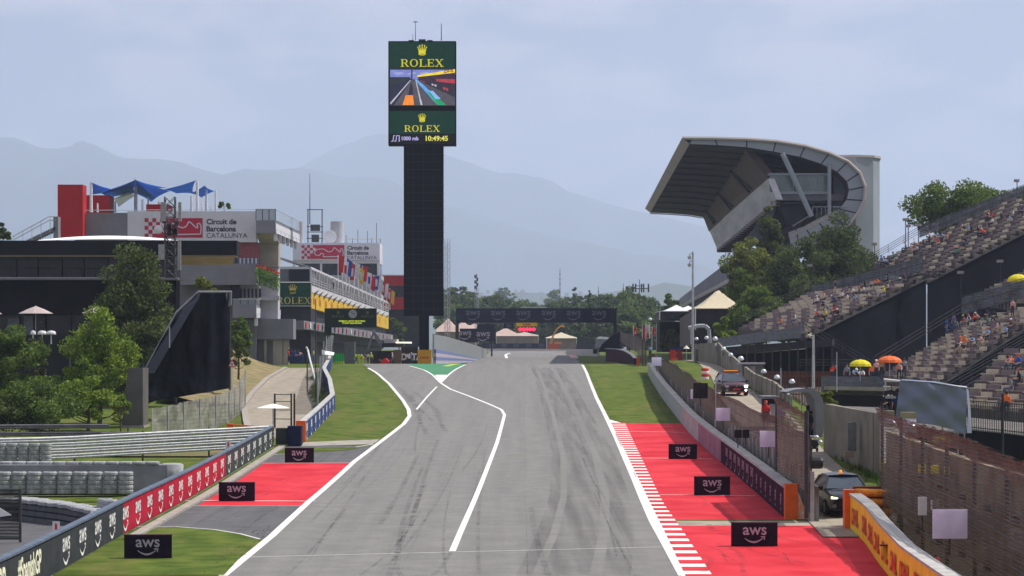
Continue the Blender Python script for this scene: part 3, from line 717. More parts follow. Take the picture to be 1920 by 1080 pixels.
# conveyor covered tyre wall behind, with white end
t = thing('tyre_barrier', 'long grey belted tyre wall with a white rounded end behind the stacks', 'tyre barrier', (X(160, 122), 122, Z(926, 122)))
mb = MB(); mb.wall([(X(-60, 121), 121, Z(926, 121), Z(872, 121)), (X(312, 122), 122, Z(926, 122), Z(872, 122))], 1.1); mb.build('belt', mat('belt grey', (.24, .25, .28), .6, .15, 1), t)
mb = MB(); mb.lathe([(.3, 0), (.55, .02), (.55, 1.36), (.42, 1.42)], (X(321, 122.3), 122.55, Z(925, 122.3)), 20); mb.build('end_roll', 'tyre white', t, smooth=True)
for k in range(14):
 x = X(-40 + 25 * k, 121.8); mb = MB(); mb.lathe([(.30, 0), (.34, .03), (.34, .12), (.28, .15), (.16, .13)], (x, 122.1, Z(872, 121.6) + .002), 14); mb.build('top_tyre', 'tyre white', t)
# near pile: dark rails with white topped tyres
t = thing('tyre_barrier', 'curved near tyre barrier with dark rubber belt and white tops, lowest left', 'tyre barrier', (X(120, 100), 100, Z(1000, 100)))
pl = [(-60, 940, 108), (40, 944, 105), (110, 952, 102), (165, 962, 99.5), (190, 972, 98)]
mb = MB(); mb.wall([(X(px, Y), Y, Z(py, Y) - 1.25, Z(py, Y)) for px, py, Y in pl][::1], .9); mb.build('belt', 'tyre dark', t)
for k in range(5):
 mb = MB(); mb.wall([(X(px, Y) - .0, Y - .06, Z(py, Y) - 1.2 + .25 * k, Z(py, Y) - 1.02 + .25 * k) for px, py, Y in pl], .05); mb.build('rail', 'rail grey', t)
mb = MB(); random.seed(5)
for i in range(40):
 u = i / 39; px = -50 + 245 * u; Y = float(np.interp(px, [p[0] for p in pl], [p[2] for p in pl])); py = float(np.interp(px, [p[0] for p in pl], [p[1] for p in pl]))
 for j in range(2): mb.lathe([(.26, 0), (.31, .03), (.31, .15), (.26, .18), (.15, .15)], (X(px, Y) + .05 * j, Y + .2 + .58 * j, Z(py, Y) + .002 + .04 * random.random()), 12)
mb.build('top_tyres', 'tyre white', t)
tyre_wall('two white tyre stacks at the end of the near curved barrier', [(X(203, 99), 99.4), (X(188, 99), 100.2)], 6, Z(996, 99), r=.32)
# dark catch fence cut by the frame, lower left
t = thing('catch_fence', 'dark mesh fence frame at the left edge behind the spanish barrier', 'fence', (X(20, 92), 92, Z(1025, 92)))
net_mat('net dark', (.03, .028, .028), .55, .9, .12, .1)
mb = MB(); mb.tube(at(38, 1022, 92), at(38, 917, 92), .05, n=8); mb.build('post', 'dark steel', t)
mb = MB(); mb.tube(at(-30, 918, 92), at(38, 918, 92), .04, n=6); mb.tube(at(-30, 1010, 92), at(38, 1010, 92), .03, n=6); mb.build('rail', 'dark steel', t)
mb = MB(); mb.poly([at(-30, 1012, 92.05), at(37, 1012, 92.05), at(37, 920, 92.05), at(-30, 920, 92.05)]); mb.build('mesh_panel', 'net dark', t)
mb = MB(); mb.pprism([(-20, 940, 91.9), (22, 966, 91.9), (-20, 972, 91.9)], (0, .05, 0)); tag(mb.build('white_parasol', 'lettering white', org=tuple(at(0, 972, 91.9))), 'corner of a white parasol cut by the left edge behind dark mesh', 'parasol')

# small white sign plates
FIRE2 = [[(-.12, -.35), (.12, -.35), (.12, .12), (-.12, .12)], [(-.07, .12), (.07, .12), (.07, .2), (-.07, .2)], [(-.16, .2), (.10, .2), (.10, .26), (-.16, .26)]]
mat('sign red', (.65, .04, .03), .5, .06)
def fire_sign(px, py, Y, w, h, label, rot=0.0, post=True, txt=True):
 c = at(px, py, Y); t = thing('fire_point_sign', label, 'sign', (c.x, Y, c.z - h / 2))
 mb = MB(); mb.box(c.x - w / 2, c.x + w / 2, Y, Y + .02, c.z - h / 2, c.z + h / 2); mb.build('plate', 'lettering white', t)
 mb = MB(); mb.stamp(FIRE2, (c.x, Y - .006, c.z + h * .17), (1, 0, 0), (0, 0, 1), h * .72)
 P = text2d('FIRE', .02, sx=1.15); mb.stamp(P, (c.x, Y - .006, c.z - h * .19), (1, 0, 0), (0, 0, 1), h * .1)
 mb.stamp([[(-.3, -.1), (.0, -.02), (.02, .12), (-.04, .02)], [(-.02, -.0), (.3, .16), (.27, .24), (-.06, .07)]], (c.x, Y - .006, c.z - h * .36), (1, 0, 0), (0, 0, 1), h * .5); mb.build('pictogram', 'sign red', t)
 if post: mb = MB(); mb.tube((c.x, Y + .05, c.z - h / 2 - .6), (c.x, Y + .05, c.z + h * .4), .025, n=6); mb.build('post', 'dark steel', t)
 return t
fire_sign(105, 991, 90.5, .25, .5, 'white fire point plate on the wall behind the left grey panels')
fire_sign(428, 836, 140, .26, .55, 'small fire point plate in front of the silver guard rail')
fire_sign(622, 750, 235, .4, .6, 'small fire point plate on top of the blue wall bend')

# ------------------------------------------------------------ right barrier
t = thing('barrier_wall', 'right barrier wall with plum aws panels and orange end', 'barrier', (RW[0][0], RW[0][1], zc(RW[0][1])))
def rwx(y): return fx(RW, y)
yA, yB = RW[0][1], RW[-1][1]
seg = lambda a, b, n: [(rwx(y), y) for y in np.linspace(a, b, n)]
mb = MB(); mb.wall([(x + .34, y, zc(y) - .3, zc(y) + 1.22) for x, y in seg(yA, yB, 70)], .34); mb.build('wall', 'wall concrete', t)
mb = MB(); mb.wall([(x + .42, y, zc(y) + 1.222, zc(y) + 1.32) for x, y in seg(yA, yB, 70)], .48); mb.build('cap', 'wall concrete', t)
yM = GY(868); yP = GY(905) 
mb = MB(); mb.wall([(x - .002, y, zc(y) + .03, zc(y) + 1.2) for x, y in seg(yA, 139, 24)], .03); mb.build('panel', 'wall plum', t)
mb = MB(); mb.wall([(x - .002, y, zc(y) + .03, zc(y) + 1.2) for x, y in seg(139.1, 158, 10)], .03); mb.build('panel', 'wall mauve', t)
y = yA + 1.6
mat('lettering mauve', (.33, .22, .30), .6)
while y < 137:
 mb = MB()
 dx = (rwx(y - .5) - rwx(y + .5)); u = Vector((dx, -1, zc(y - .5) - zc(y + .5)))
 if y < 119: mb.stamp(text2d('GP', .04, sx=.8), (rwx(y) - .045, y, zc(y) + .66), u, (0, 0, 1), .48); mb.stamp(text2d('aws', .03), (rwx(y) - .045, y, zc(y) + .26), u, (0, 0, 1), .12)
 else: mb.stamp(AWS, (rwx(y) - .045, y, zc(y) + .62), u, (0, 0, 1), .85)
 y += 2.6; mb.build('lettering', 'lettering mauve', t)
mb = MB(); x = rwx(yA); mb.box(x - .05, x + .45, yA - .55, yA - .01, zc(yA) - .05, zc(yA) + 1.4); mb.build('end_post', 'orange paint', t)
mb = MB(); mb.prism([(x + .46, yA - .5, zc(yA)), (x + 1.35, yA - .5, zc(yA) + .02), (x + .75, yA - .5, zc(yA) + .35), (x + .46, yA - .5, zc(yA) + 1.1)], (0, .4, 0)); mb.build('foot', mat('foot paint', (.75, .72, .66), .7, 0, 3, col2=(.8, .3, .1)), t)

# ------------------------------------------------------------ catch fence on the right wall
net_mat('net brown', (.125, .085, .065), .62, .92, .13, .15)
net_mat('net light', (.16, .12, .085), .55, .92, .12, .15)
net_mat('net pale', (.20, .20, .17), .72, .93, .3, .3)
net_mat('net rust', (.11, .072, .055), .82, .97, .13, .15)
t = thing('catch_fence', 'long brown debris fence running behind the right barrier wall up to the crest', 'fence', (rwx(100) + .9, 100, zc(100)))
FT = [(98, 3.55), (112, 3.6), (130, 3.5), (150, 3.45), (185, 3.45), (215, 3.3), (250, 2.6), (285, 2.2)]
fh = lambda y: float(np.interp(y, [a for a, b in FT], [b for a, b in FT]))
FX = lambda y: rwx(min(y, yB)) + .85
ys_ = list(np.linspace(100, 284, 60))
rows = [[(FX(y) - .02, y, zc(y) + a) for a in (1.05, fh(y) * .55 + .5, fh(y) - .25)] + [(FX(y) - .3, y, zc(y) + fh(y) + .0 + .07 * math.sin(y * 2.3) + .04 * math.sin(y * 5.1))] for y in ys_]
mb = MB(); mb.grid(rows); mb.build('netting', 'net rust', t)
mb = MB(); mb.grid([[(FX(y) + .25, y, zc(y) - .1), (FX(y) + .25, y, zc(y) + 1.35)] for y in ys_]); mb.build('back_wall', mat('back wall', (.30, .28, .24), .9, .2, 1.5), t)
for k in range(28):
 y = 100 + k * 2.2 if k < 20 else 144 + (k - 20) * 11; z = zc(y)
 mb = MB(); mb.box(FX(y) - .09, FX(y) + .06, y - .07, y + .07, z, z + 2.0 if k < 20 else z + 1.6); mb.build('post', 'galvanised', t)
for j in range(5):
 mb = MB(); mb.path([(FX(y) - .04, y, zc(y) + 1.2 + j * .5) for y in ys_[::3]], .012, 4); mb.build('cable', 'dark steel', t)
# taller end section
t = thing('catch_fence', 'tall end section of brown mesh fence with a steel end post by the road mouth', 'fence', (X(1512, 98), 98, zc(98)))
rows = []
for i in range(11):
 u = i / 10; Y = 98.2 + 13.5 * u; px = 1512 - 57 * u; pyt = 771 - 30 * u + (3 * math.sin(i * 2.2)); zt = Z(pyt, Y); x = X(px, Y)
 rows.append([(x, Y, zc(Y) + 1.3), (x, Y, (zt + zc(Y)) / 2 + .6), (x, Y, zt - .3), (x - .12, Y, zt)])
mb = MB(); mb.grid(rows); mb.build('netting', 'net light', t)
mb = MB(); mb.grid([[(a[0] - .05, a[1], a[2]) for a in (r[2], r[3])] for r in rows]); mb.build('top_netting', 'net brown', t)
mb = MB(); mb.tube(at(1512, 972, 98), at(1512, 770, 98), .09, n=10); mb.build('post', 'dark steel', t)
mb = MB(); mb.tube(at(1456, 745, 111.4), (X(1456, 111.4), 111.4, zc(111)), .06, n=8); mb.build('post', 'dark steel', t)

# near right catch fence and its wall
NX = [(11.05, 58), (11.1, 66), (11.4, 75), (12.0, 84), (12.55, 91), (12.75, 96.5)]
t = thing('barrier_wall', 'yellow barrier wall with red courier lettering curving into the lower right corner', 'barrier', (12.7, 96.5, zc(96)))
PN = [(float(np.interp(y, [b for a, b in NX], [a for a, b in NX])), y) for y in np.linspace(96.5, 58, 26)]
zw = lambda y: zc(y) + 1.3
mb = MB(); mb.wall([(x, y, zc(y) - .3, zw(y)) for x, y in PN], .34); mb.build('wall', 'dhl yellow', t)
mb = MB(); mb.wall([(x - .05, y, zw(y) + .002, zw(y) + .08) for x, y in PN], .46); mb.build('cap', 'wall concrete', t)
y = 94.5
while y > 59:
 mb = MB()
 x = float(np.interp(y, [b for a, b in NX], [a for a, b in NX])); dx = float(np.interp(y - 1, [b for a, b in NX], [a for a, b in NX])) - x
 mb.stamp(text2d('DHL', .05, sx=1.5, shear=.25), (x - .04, y, zc(y) + .62), (dx, -1, 0), (0, 0, 1), .62); y -= 3.4; mb.build('lettering', 'dhl red', t)
mb = MB(); mb.box(12.55, 12.95, 96.5, 97.1, zc(97), zc(97) + 1.5); mb.build('end_post', 'orange paint', t)
t = thing('tyre_barrier', 'orange bound conveyor rolls stacked behind the end of the yellow wall', 'tyre barrier', (13.6, 98, zc(98)))
for k in range(4):
 mb = MB(); mb.tube((13.1, 97.6, zc(98) + .25 + k * .36), (14.35, 96.9, zc(98) + .25 + k * .36), .15, n=12); mb.build('roll', mat('roll orange', (.75, .28, .03), .6, .25, 6), t, smooth=True)
mb = MB(); mb.box(13.05, 14.4, 97.7, 98.1, zc(98), zc(98) + 1.55); mb.build('back_board', mat('rust board', (.16, .06, .03), .8), t)
t = thing('catch_fence', 'big brown debris fence filling the right edge behind the yellow wall', 'fence', (14, 98, zc(98)))
FN = lambda y: (float(np.interp(y, [50, 70, 98], [12.9, 13.5, 14.05])))
zt = lambda y: float(np.interp(y, [50, 62, 66, 70, 76, 82, 90, 98], [3.7, 4.05, 4.25, 4.35, 4.6, 4.72, 4.8, 5.15]))
ysn = list(np.linspace(98, 52, 47))
rows = [[(FN(y), y, zc(y) - .1 + k * (zt(y) + .1 - zc(y)) / 8 + (.05 * math.sin(y * 3.1) if k == 8 else 0)) for k in range(9)] for y in ysn]
net_mat('net near', (.145, .12, .085), .16, .70, .11, .16, .9)
mb = MB(); mb.grid(rows); mb.build('netting', 'net near', t)
mb = MB(); mb.grid([[(FN(y) - .06, y, zt(y) - .55 + .1 * math.sin(y * .9)), (FN(y) - .1, y, zt(y) - .2), (FN(y) - .22, y, zt(y) + .02 + .06 * math.sin(y * 2.7))] for y in ysn]); mb.build('top_netting', 'net brown', t)
mb = MB(); mb.grid([[(FN(y) + .05, y, zc(y) + .9), (FN(y) + .05, y, zc(y) + 2.0 + .15 * math.sin(y * .6)), (FN(y) + .05, y, zc(y) + 2.5)] for y in ysn]); mb.build('lower_netting', 'net brown', t)
for k, y in enumerate((98, 92.5, 87, 81.5, 76, 70.5, 65, 59.5)):
 mb = MB(); mb.tube((FN(y) + .12, y, zc(y)), (FN(y) + .12, y, zt(y) + (.1 if k == 0 else -.1)), .065, n=8); mb.build('post', 'dark steel', t)
for j in range(14):
 mb = MB(); mb.path([(FN(y) - .03, y, zc(y) + .5 + j * (zt(y) - zc(y) - .6) / 14 + .03 * math.sin(y * .8 + j)) for y in ysn[::2]], .009, 4); mb.build('cable', 'dark steel', t)
# concrete wall with slatted openings behind the near fence
t = thing('retaining_wall', 'brownish concrete wall with dark uprights behind the near right fence', 'wall', (16, 90, zc(90)))
mb = MB(); mb.wall([(15.2, 104, zc(104), zc(104) + 3.4), (15.4, 90, zc(90), zc(90) + 3.2), (14.8, 55, zc(55) - .2, 3.3)][::-1], -.3); mb.build('wall', mat('old wall', (.30, .24, .17), .9, 0, .8, col2=(.13, .09, .07), bump=.2), t)
for k in range(10):
 y = 98 - k * 4.5; mb = MB(); mb.box(14.75, 14.95, y - .15, y + .15, zc(y), zc(y) + 2.2); mb.build('upright', 'dark steel', t)

# white and black panels hung on the fences
mat('screen back', (.88, .84, .97), .5, .06, 2, trans=.5)
def panel(px0, px1, py0, py1, Y, label, m_='screen back', cat='panel', name='fence_screen', tilt=0, grp=None):
 t = thing(name, label, cat, tuple(at((px0 + px1) / 2, py1, Y)), grp)
 mb = MB(); mb.pprism([(px0, py1, Y), (px1, py1 + tilt, Y), (px1, py0 + tilt, Y), (px0, py0, Y)], (0, .08, 0)); mb.build('face', m_, t)
 mb = MB(); c = at((px0 + px1) / 2, py1, Y); c2 = at((px0 + px1) / 2, py0, Y); mb.tube((c.x, Y + .12, c.z - .5), (c.x, Y + .12, c2.z), .03, n=6); mb.build('bracket', 'dark steel', t)
 return t
panel(1749, 1814, 955, 1010, 76, 'large square white panel hung on the near right fence', tilt=0)
panel(1425, 1458, 808, 838, 113, 'white square panel with a dark strap beside the fire plate on the right fence')
panel(1343, 1369, 765, 789, 140, 'small white square panel halfway up the right fence')
panel(1222, 1240, 670, 686, 228, 'pale square panel at the far top end of the right fence')
panel(1722, 1738, 932, 966, 84, 'narrow white card left of the large white panel', m_='lettering white'); panel(1746, 1760, 938, 956, 84, 'small white card peeping above the large white panel', m_='lettering white')
panel(1377, 1391, 806, 821, 128, 'left one of two small black signal boxes on the right fence', 'black plastic', 'signal box', 'signal_box', grp='small black signal boxes'); panel(1392, 1405, 806, 821, 128, 'right one of two small black signal boxes on the right fence', 'black plastic', 'signal box', 'signal_box', grp='small black signal boxes')
t = panel(1300, 1327, 718, 747, 158, 'black display box with a pale side strip above the right fence', 'black plastic', 'display box', 'display_box')
mb = MB(); mb.pbox(1295, 1299, 730, 748, 157.9, .1); mb.build('side_strip', 'screen back', t)
fire_sign(1461, 824, 112, .24, .42, 'white fire plate tilted against the white panel on the right fence', post=False)
fire_sign(1906, 1012, 72, .38, .62, 'large white fire plate with red extinguisher at the right edge')
t = thing('fire_extinguisher', 'red fire extinguisher standing behind the yellow wall', 'fire extinguisher', tuple(at(1758, 1072, 72)))
c = at(1758, 1072, 72); mb = MB(); mb.lathe([(.05, 0), (.065, .02), (.065, .32), (.03, .39), (.02, .42)], c, 12); mb.build('cylinder', 'sign red', t, smooth=True)
mb = MB(); mb.path([c + Vector((0, 0, .42)), c + Vector((-.05, 0, .47)), c + Vector((-.12, 0, .40)), c + Vector((-.13, 0, .25))], .012, 5); mb.build('hose', 'black plastic', t)
t = thing('marshal_board', 'yellow board lying on top of the near wall under the fence', 'board', tuple(at(1690, 1050, 80)))
mb = MB(); mb.pprism([(1658, 1048, 80), (1714, 1052, 80), (1714, 1025, 80), (1655, 1024, 80)], (0, .05, 0)); mb.build('face', mat('board yellow', (.5, .42, .03), .6), t)
mb = MB(); mb.pprism([(1650, 1024, 79.9), (1714, 1025, 79.9), (1714, 1022, 79.9), (1650, 1021, 79.9)], (0, .1, 0)); mb.build('trim', 'dark steel', t)
t = thing('light_box', 'tilted grey metal box behind the orange rolls', 'box', tuple(at(1630, 985, 95)))
mb = MB(); mb.pprism([(1617, 972, 95), (1640, 966, 95), (1645, 980, 95), (1622, 990, 95)], (0, .3, 0)); mb.build('housing', 'galvanised', t)
mb = MB(); mb.pprism([(1620, 973, 94.98), (1638, 968.5, 94.98), (1642, 979, 94.98), (1624, 986.5, 94.98)], (0, -.01, 0)); mb.build('lid', 'steel', t)
# three yellow panels showing through the mesh
for k, px in enumerate((1722, 1746, 1771)):
 mb = MB(); mb.pbox(px, px + 14, 871 + k * 1.5, 887 + k, 90, .1); o = mb.build('hi_vis_panel', mat('hi vis yellow', (.75, .65, .02), .6), org=tuple(at(px + 7, 887, 90))); tag(o, 'bright yellow panel seen through the near right mesh, ' + ('left', 'middle', 'right')[k] + ' of three', 'panel', 'yellow panels behind the mesh')
# ------------------------------------------------------------ screen tower
mat('tower black', (.007, .0075, .010), .75, .2, .5, spec=.05); mat('rolex green', (.004, .045, .026), .45, .1, 1, emit=.25); mat('rolex gold', (.55, .50, .03), .4, .05, 2, emit=.55)
mat('rolex green matt', (.006, .06, .035), .6, .15, 1); mat('rolex gold matt', (.62, .50, .12), .5, .1, 2)
YT = 352.0
t = thing('screen_tower', 'tall black tower carrying a green clock and video screen above the pit entry', 'tower', (X(794, YT), YT + 1, zc(YT)))
mb = MB(); mb.pbox(757, 831, 272, 592, YT, 2.4)
mb.build('shaft', 'tower black', t); mb = MB()
for k in range(22): mb.pbox(756.5, 831.5, 274 + k * 14.5, 274.7 + k * 14.5, YT - .03, 2.46)
for px in (775, 794, 813): mb.pbox(px, px + .6, 273, 591, YT - .025, .02)
mb.build('cladding_joints', mat('joint grey', (.035, .037, .045), .8), t)
mb = MB(); mb.pbox(786, 804, 592.1, 676, YT + .4, 1.4); mb.build('column', 'tower black', t)
mb = MB(); mb.pbox(728, 855, 77, 271.9, YT - .4, 2.6); hd = mb.build('screen_housing', 'tower black', t)
ys0 = YT - .42
def plate(px0, px1, py0, py1, m_, name, par, d=.01, off=0):
 mb = MB(); mb.pbox(px0, px1, py0, py1, ys0 - off, d); return mb.build(name, m_, par)
plate(730, 853, 79, 128, 'rolex green', 'screen', t); plate(730, 853, 208, 251, 'rolex green', 'screen', t); plate(730, 853, 252, 270, mat('clock strip', (.008, .012, .012), .5, .1), 'screen', t)
mb = MB(); sc = YT / FPX
def lett(mb, P, px, py, hpx, Y, sx=1.0): mb.stamp([[(a * sx, b) for a, b in p] for p in P], at(px, py, Y), (1, 0, 0), (0, 0, 1), hpx * Y / FPX)
lett(mb, CROWN, 791.5, 95, 20, ys0 - .03, 1.15); lett(mb, ROLEX, 791.5, 118, 14, ys0 - .03, 1.18)
lett(mb, CROWN, 791.5, 222, 16, ys0 - .03, 1.15); lett(mb, ROLEX, 791.5, 241, 12, ys0 - .03, 1.14); mb.build('lettering', 'rolex gold', t)
mb = MB(); lett(mb, text2d('10:49:45', .03), 819, 259.5, 10, ys0 - .03, 1.0); mb.build('clock_digits', mat('digit yellow', (.65, .62, .12), .5, .02, emit=.6), t)
mb = MB(); lett(mb, text2d('1000 mb', .03), 769, 259.5, 7.5, ys0 - .03, .95)
for k in range(3): lett(mb, arc_strip([(-.3, -.5), (0, -.45), (.05, 0), (.1, .45), (.35, .5)] if k < 2 else [(-.1, .5), (.1, .45), (.02, .1), (.12, 0), (.02, -.1), (.1, -.45), (-.1, -.5)], [.07] * 7), 737 + k * 5.5, 259.5, 11, ys0 - .03)
mb.build('weather_figures', mat('digit lilac', (.5, .45, .75), .5, .02, emit=.5), t)
# the live picture: painted quads of a pit straight
def scr(pts, m_, name='picture', dz=0.0):
 mb = MB(); mb.pprism([(731.5 + u * 121.5, 129.5 + v * 68, ys0 - .012 - dz) for u, v in pts], (0, .008, 0)); return mb.build(name, m_, scrn)
def em(n_, c, e=.45): return mat(n_, c, .6, .12, 1.5, emit=e)
scrn = plate(730.5, 853.5, 128.6, 198, em('scr dark', (.035, .035, .05)), 'video_screen', t)
scr([(0, .02), (1, .02), (1, .25), (0, .3)][::-1], em('scr sky', (.22, .26, .6)), dz=.002)
scr([(0, .22), (.3, .22), (.34, .3), (0, .5)][::-1], em('scr trees', (.03, .04, .05)), dz=.006)
scr([(0, .48), (.33, .27), (.1, .98), (0, .98)][::-1], em('scr wall', (.03, .03, .06)), dz=.007)
scr([(.33, .3), (.39, .28), (1, .78), (1, 1), (.06, 1)][::-1], em('scr road', (.10, .09, .11)), dz=.010)
scr([(.38, .29), (.41, .28), (.86, .99), (.73, .99)][::-1], em('scr blue', (.10, .35, .75), .6), dz=.014)
scr([(.58, .64), (.645, .62), (.86, .99), (.73, .99)][::-1], em('scr green', (.02, .35, .15), .5), dz=.017)
scr([(.42, .17), (1, .0), (1, .1), (.42, .22)][::-1], em('scr yellow', (.8, .62, .05), .6), dz=.014)
scr([(.42, .22), (1, .1), (1, .66), (.45, .30)][::-1], em('scr pits', (.05, .03, .05)), dz=.012)
scr([(.7, .27), (1, .28), (1, .40), (.72, .34)][::-1], em('scr red', (.45, .05, .07), .5), dz=.016)
scr([(.24, .72), (.35, .72), (.37, .99), (.19, .99)][::-1], em('scr orange', (.85, .25, .03), .6), dz=.016)
scr([(.31, .4), (.34, .4), (.36, .72), (.28, .72)][::-1], em('scr car', (.03, .03, .06)), dz=.018); scr([(0, .93), (.31, .30), (.32, .31), (.01, .98)][::-1], em('scr line', (.5, .5, .55), .5), dz=.018)
scr([(.325, .0), (.345, .0), (.345, .3), (.325, .3)][::-1], em('scr car', (.03, .03, .06)), dz=.019)
rs = random.Random(3)
for k in range(12): a = .46 + k * .045; h_ = .02 + k * .006; scr([(a, .31 + k * .022), (a + .03, .315 + k * .025), (a + .03, .315 + k * .025 + h_), (a, .31 + k * .022 + h_)][::-1], ('scr line', 'scr red', 'scr dark', 'scr trees')[rs.randrange(4)], dz=.0165)
for k in range(5): a = .05 + k * .2; scr([(a, .1 + .03 * (k % 2)), (a + .13, .08), (a + .16, .13), (a + .03, .16)][::-1], em('scr cloud', (.38, .4, .68)), dz=.003)
scr([(.39, .3), (.4, .3), (.5, .99), (.47, .99)][::-1], 'scr line', dz=.0155); scr([(.60, .6), (.66, .6), (.78, .82), (.70, .82)][::-1], em('scr pale', (.3, .5, .9)), dz=.0185)
mb = MB(); mb.stamp(text2d('DHL', .03, sx=1.4, shear=.2), at(731.5 + .91 * 121.5, 129.5 + .06 * 68, ys0 - .04), (1, 0, .09), (0, 0, 1), .38); mb.build('lettering', 'dhl red', scrn)
for px, y0, y1, th in ((779, 40, 76, .07), (827.5, 44, 76, .09), (774, 64, 76, .05)):
 mb = MB(); mb.tube(at(px, y1, YT + 1), at(px, y0, YT + 1), th * .7, th * .5, 6)
 if px == 779: mb.tube(at(775, 41, YT + 1), at(783, 41, YT + 1), .07, n=5)
 mb.build('antenna', 'dark steel', t)
mb = MB(); mb.pbox(766, 776, 75, 77, YT, 1); mb.pbox(785, 798, 73.5, 77, YT, 1); mb.pbox(801, 811, 75, 77, YT, 1); mb.build('roof_lamps', 'dark steel', t)
# yellow orange courier cube at its foot
Yc = 345.5; t = thing('padded_block', 'orange yellow padded block with courier lettering under the screen tower', 'crash pad', (X(796, Yc), Yc, zc(Yc)))
mb = MB(); mb.pbox(783, 809, 656, 683, Yc, 1.6); mb.build('block', mat('pad orange', (.62, .27, .015), .6, .08, 1), t); mb = MB(); lett(mb, text2d('DHL', .05, sx=1.7, shear=.25), 796, 670.5, 4.2, Yc - .02); mb.build('lettering', 'dhl red', t)
# lattice masts
def mast(px, py0, py1, Y, w, label, grp, mt='galvanised', rung=1.2):
 c0, c1 = at(px, py1, Y), at(px, py0, Y); t = thing('lattice_mast', label, 'mast', tuple(c0), grp); C = []
 for a in (90, 210, 330):
  d = Vector((math.cos(R(a)), math.sin(R(a)), 0)) * w / 2; C.append(d); mb = MB(); mb.tube(c0 + d, c1 + d, .05, n=5); mb.build('leg', mt, t)
 mb = MB(); n = int((c1.z - c0.z) / rung)
 for k in range(n):
  a, b = c0 + Vector((0, 0, rung * k)), c0 + Vector((0, 0, rung * (k + 1)))
  for i in range(3): mb.tube(a + C[i], b + C[(i + 1) % 3], .035, n=4); mb.tube(a + C[i], a + C[(i + 1) % 3], .03, n=4)
 mb.build('bracing', mt, t); return t
mast(839, 447, 650, 470, 1.1, 'tall pale lattice mast just right of the screen tower', 'lattice masts')
m2 = mast(894, 540, 645, 620, 1.1, 'shorter lattice mast topped by aerials above the striped gantry trees', 'lattice masts')
mb = MB()
for k in range(5): mb.box(X(891 + (k % 2) * 4, 620) - .2, X(891 + (k % 2) * 4, 620) + .2, 619.5, 620.2, Z(518 + k * 5, 620) - .5, Z(518 + k * 5, 620) + .3)
mb.tube(at(894, 545, 620), at(894, 514, 620), .12, n=5); mb.build('aerials', 'dark steel', m2)

# ------------------------------------------------------------ start gantry
YG = 520.0
mat('gantry navy', (.012, .014, .035), .6, .2, .5); mat('aws dim', (.15, .15, .21), .6, .05)
t = thing('start_gantry', 'wide dark blue gantry with six aws marks across the start straight', 'gantry', (X(1005, YG), YG, zc(YG)))
mb = MB(); mb.pbox(855, 1156, 578, 605, YG, 2.0); mb.build('beam', 'gantry navy', t)
for k in range(6): mb = MB(); lett(mb, AWS, 887 + 47.2 * k, 590.5, 16, YG - .04); mb.build('lettering', 'aws dim', t)
for px in (857, 1153): mb = MB(); mb.tube(at(px, 678, YG + 1), at(px, 604, YG + 1), .35, n=8); mb.build('post', 'dark steel', t)
mb = MB(); mb.tube(at(975, 576.5, YG + 1), at(1025, 576.5, YG + 1), .1, n=5); mb.build('top_rail', 'galvanised', t)
t = thing('start_lights', 'row of five red start lights under a yellow courier plate on the gantry', 'start lights', tuple(at(988, 605, YG - .2)))
mb = MB(); mb.pbox(968, 1007, 605.2, 612, YG - .4, .3); mb.build('plate', 'dhl yellow', t); mb = MB(); lett(mb, text2d('DHL', .05, sx=1.7, shear=.25), 988, 608.5, 3.6, YG - .44); mb.build('lettering', 'dhl red', t)
mb = MB(); mb.pbox(971, 1004, 612.2, 616, YG - .3, .4); mb.build('housing', 'black plastic', t)
mat('lamp red', (1, .02, .06), .4, .02, emit=2.2)
for k in range(5): mb = MB(); c = at(975.5 + 6.3 * k, 617.5, YG - .4); mb.lathe([(.05, -.12), (.3, -.1), (.36, 0), (.3, .1), (.1, .12)], c, 14, ax='Y'); mb.build('lamp', 'lamp red', t, smooth=True)
t = thing('notice_board', 'small dark blue fia board hanging left of the start lights', 'sign', tuple(at(955, 616, YG)))
mb = MB(); mb.pbox(945, 963, 606, 616, YG - .3, .2); mb.build('face', 'gantry navy', t); mb = MB(); lett(mb, text2d('FIA', .04), 954.5, 611, 5.5, YG - .33); mb.build('lettering', 'aws dim', t)
# aws hoardings far behind
t = thing('advertising_hoarding', 'pair of dark aws hoardings beneath the left end of the gantry', 'hoarding', tuple(at(895, 645, 560)))
mb = MB(); mb.pbox(895, 928, 608, 640, 560, .5); mb.pbox(862, 894.8, 616, 642, 560.5, .5); mb.build('face', 'gantry navy', t); mb = MB(); lett(mb, AWS, 872, 628, 14, 560.4); lett(mb, AWS, 906, 630, 15, 559.9); mb.build('lettering', 'lettering pale', t)
mb = MB(); mb.tube(at(868, 668, 561), at(868, 640, 561), .2); mb.build('post', 'dark steel', t); mb = MB(); mb.tube(at(922, 668, 561), at(922, 640, 561), .2); mb.build('post', 'dark steel', t)
t = thing('advertising_hoarding', 'low dark row of aws hoardings on top of the far white wall', 'hoarding', tuple(at(965, 655, 752)))
mb = MB(); mb.pbox(904, 1024, 644, 653.5, 752, .5); mb.build('face', 'gantry navy', t)
for k in range(5): mb = MB(); lett(mb, AWS, 922 + 23 * k, 648.5, 6, 751.9); mb.build('lettering', 'aws dim', t)
t = thing('retaining_wall', 'long pale wall across the far end of the straight', 'wall', tuple(at(1000, 664, 745)))
mb = MB(); mb.wall([(X(905, 742), 742, zc(742) - 1, Z(653.5, 742)), (X(1118, 742), 742, zc(742) - 1, Z(655, 742))], .5); mb.wall([(X(1062, 600), 600, zc(600) - 1, Z(656, 600)), (X(1120, 560), 560, zc(560) - 1, Z(656, 560))], .5); mb.build('wall', mat('pale wall', (.42, .41, .38), .9, .08, .2), t)
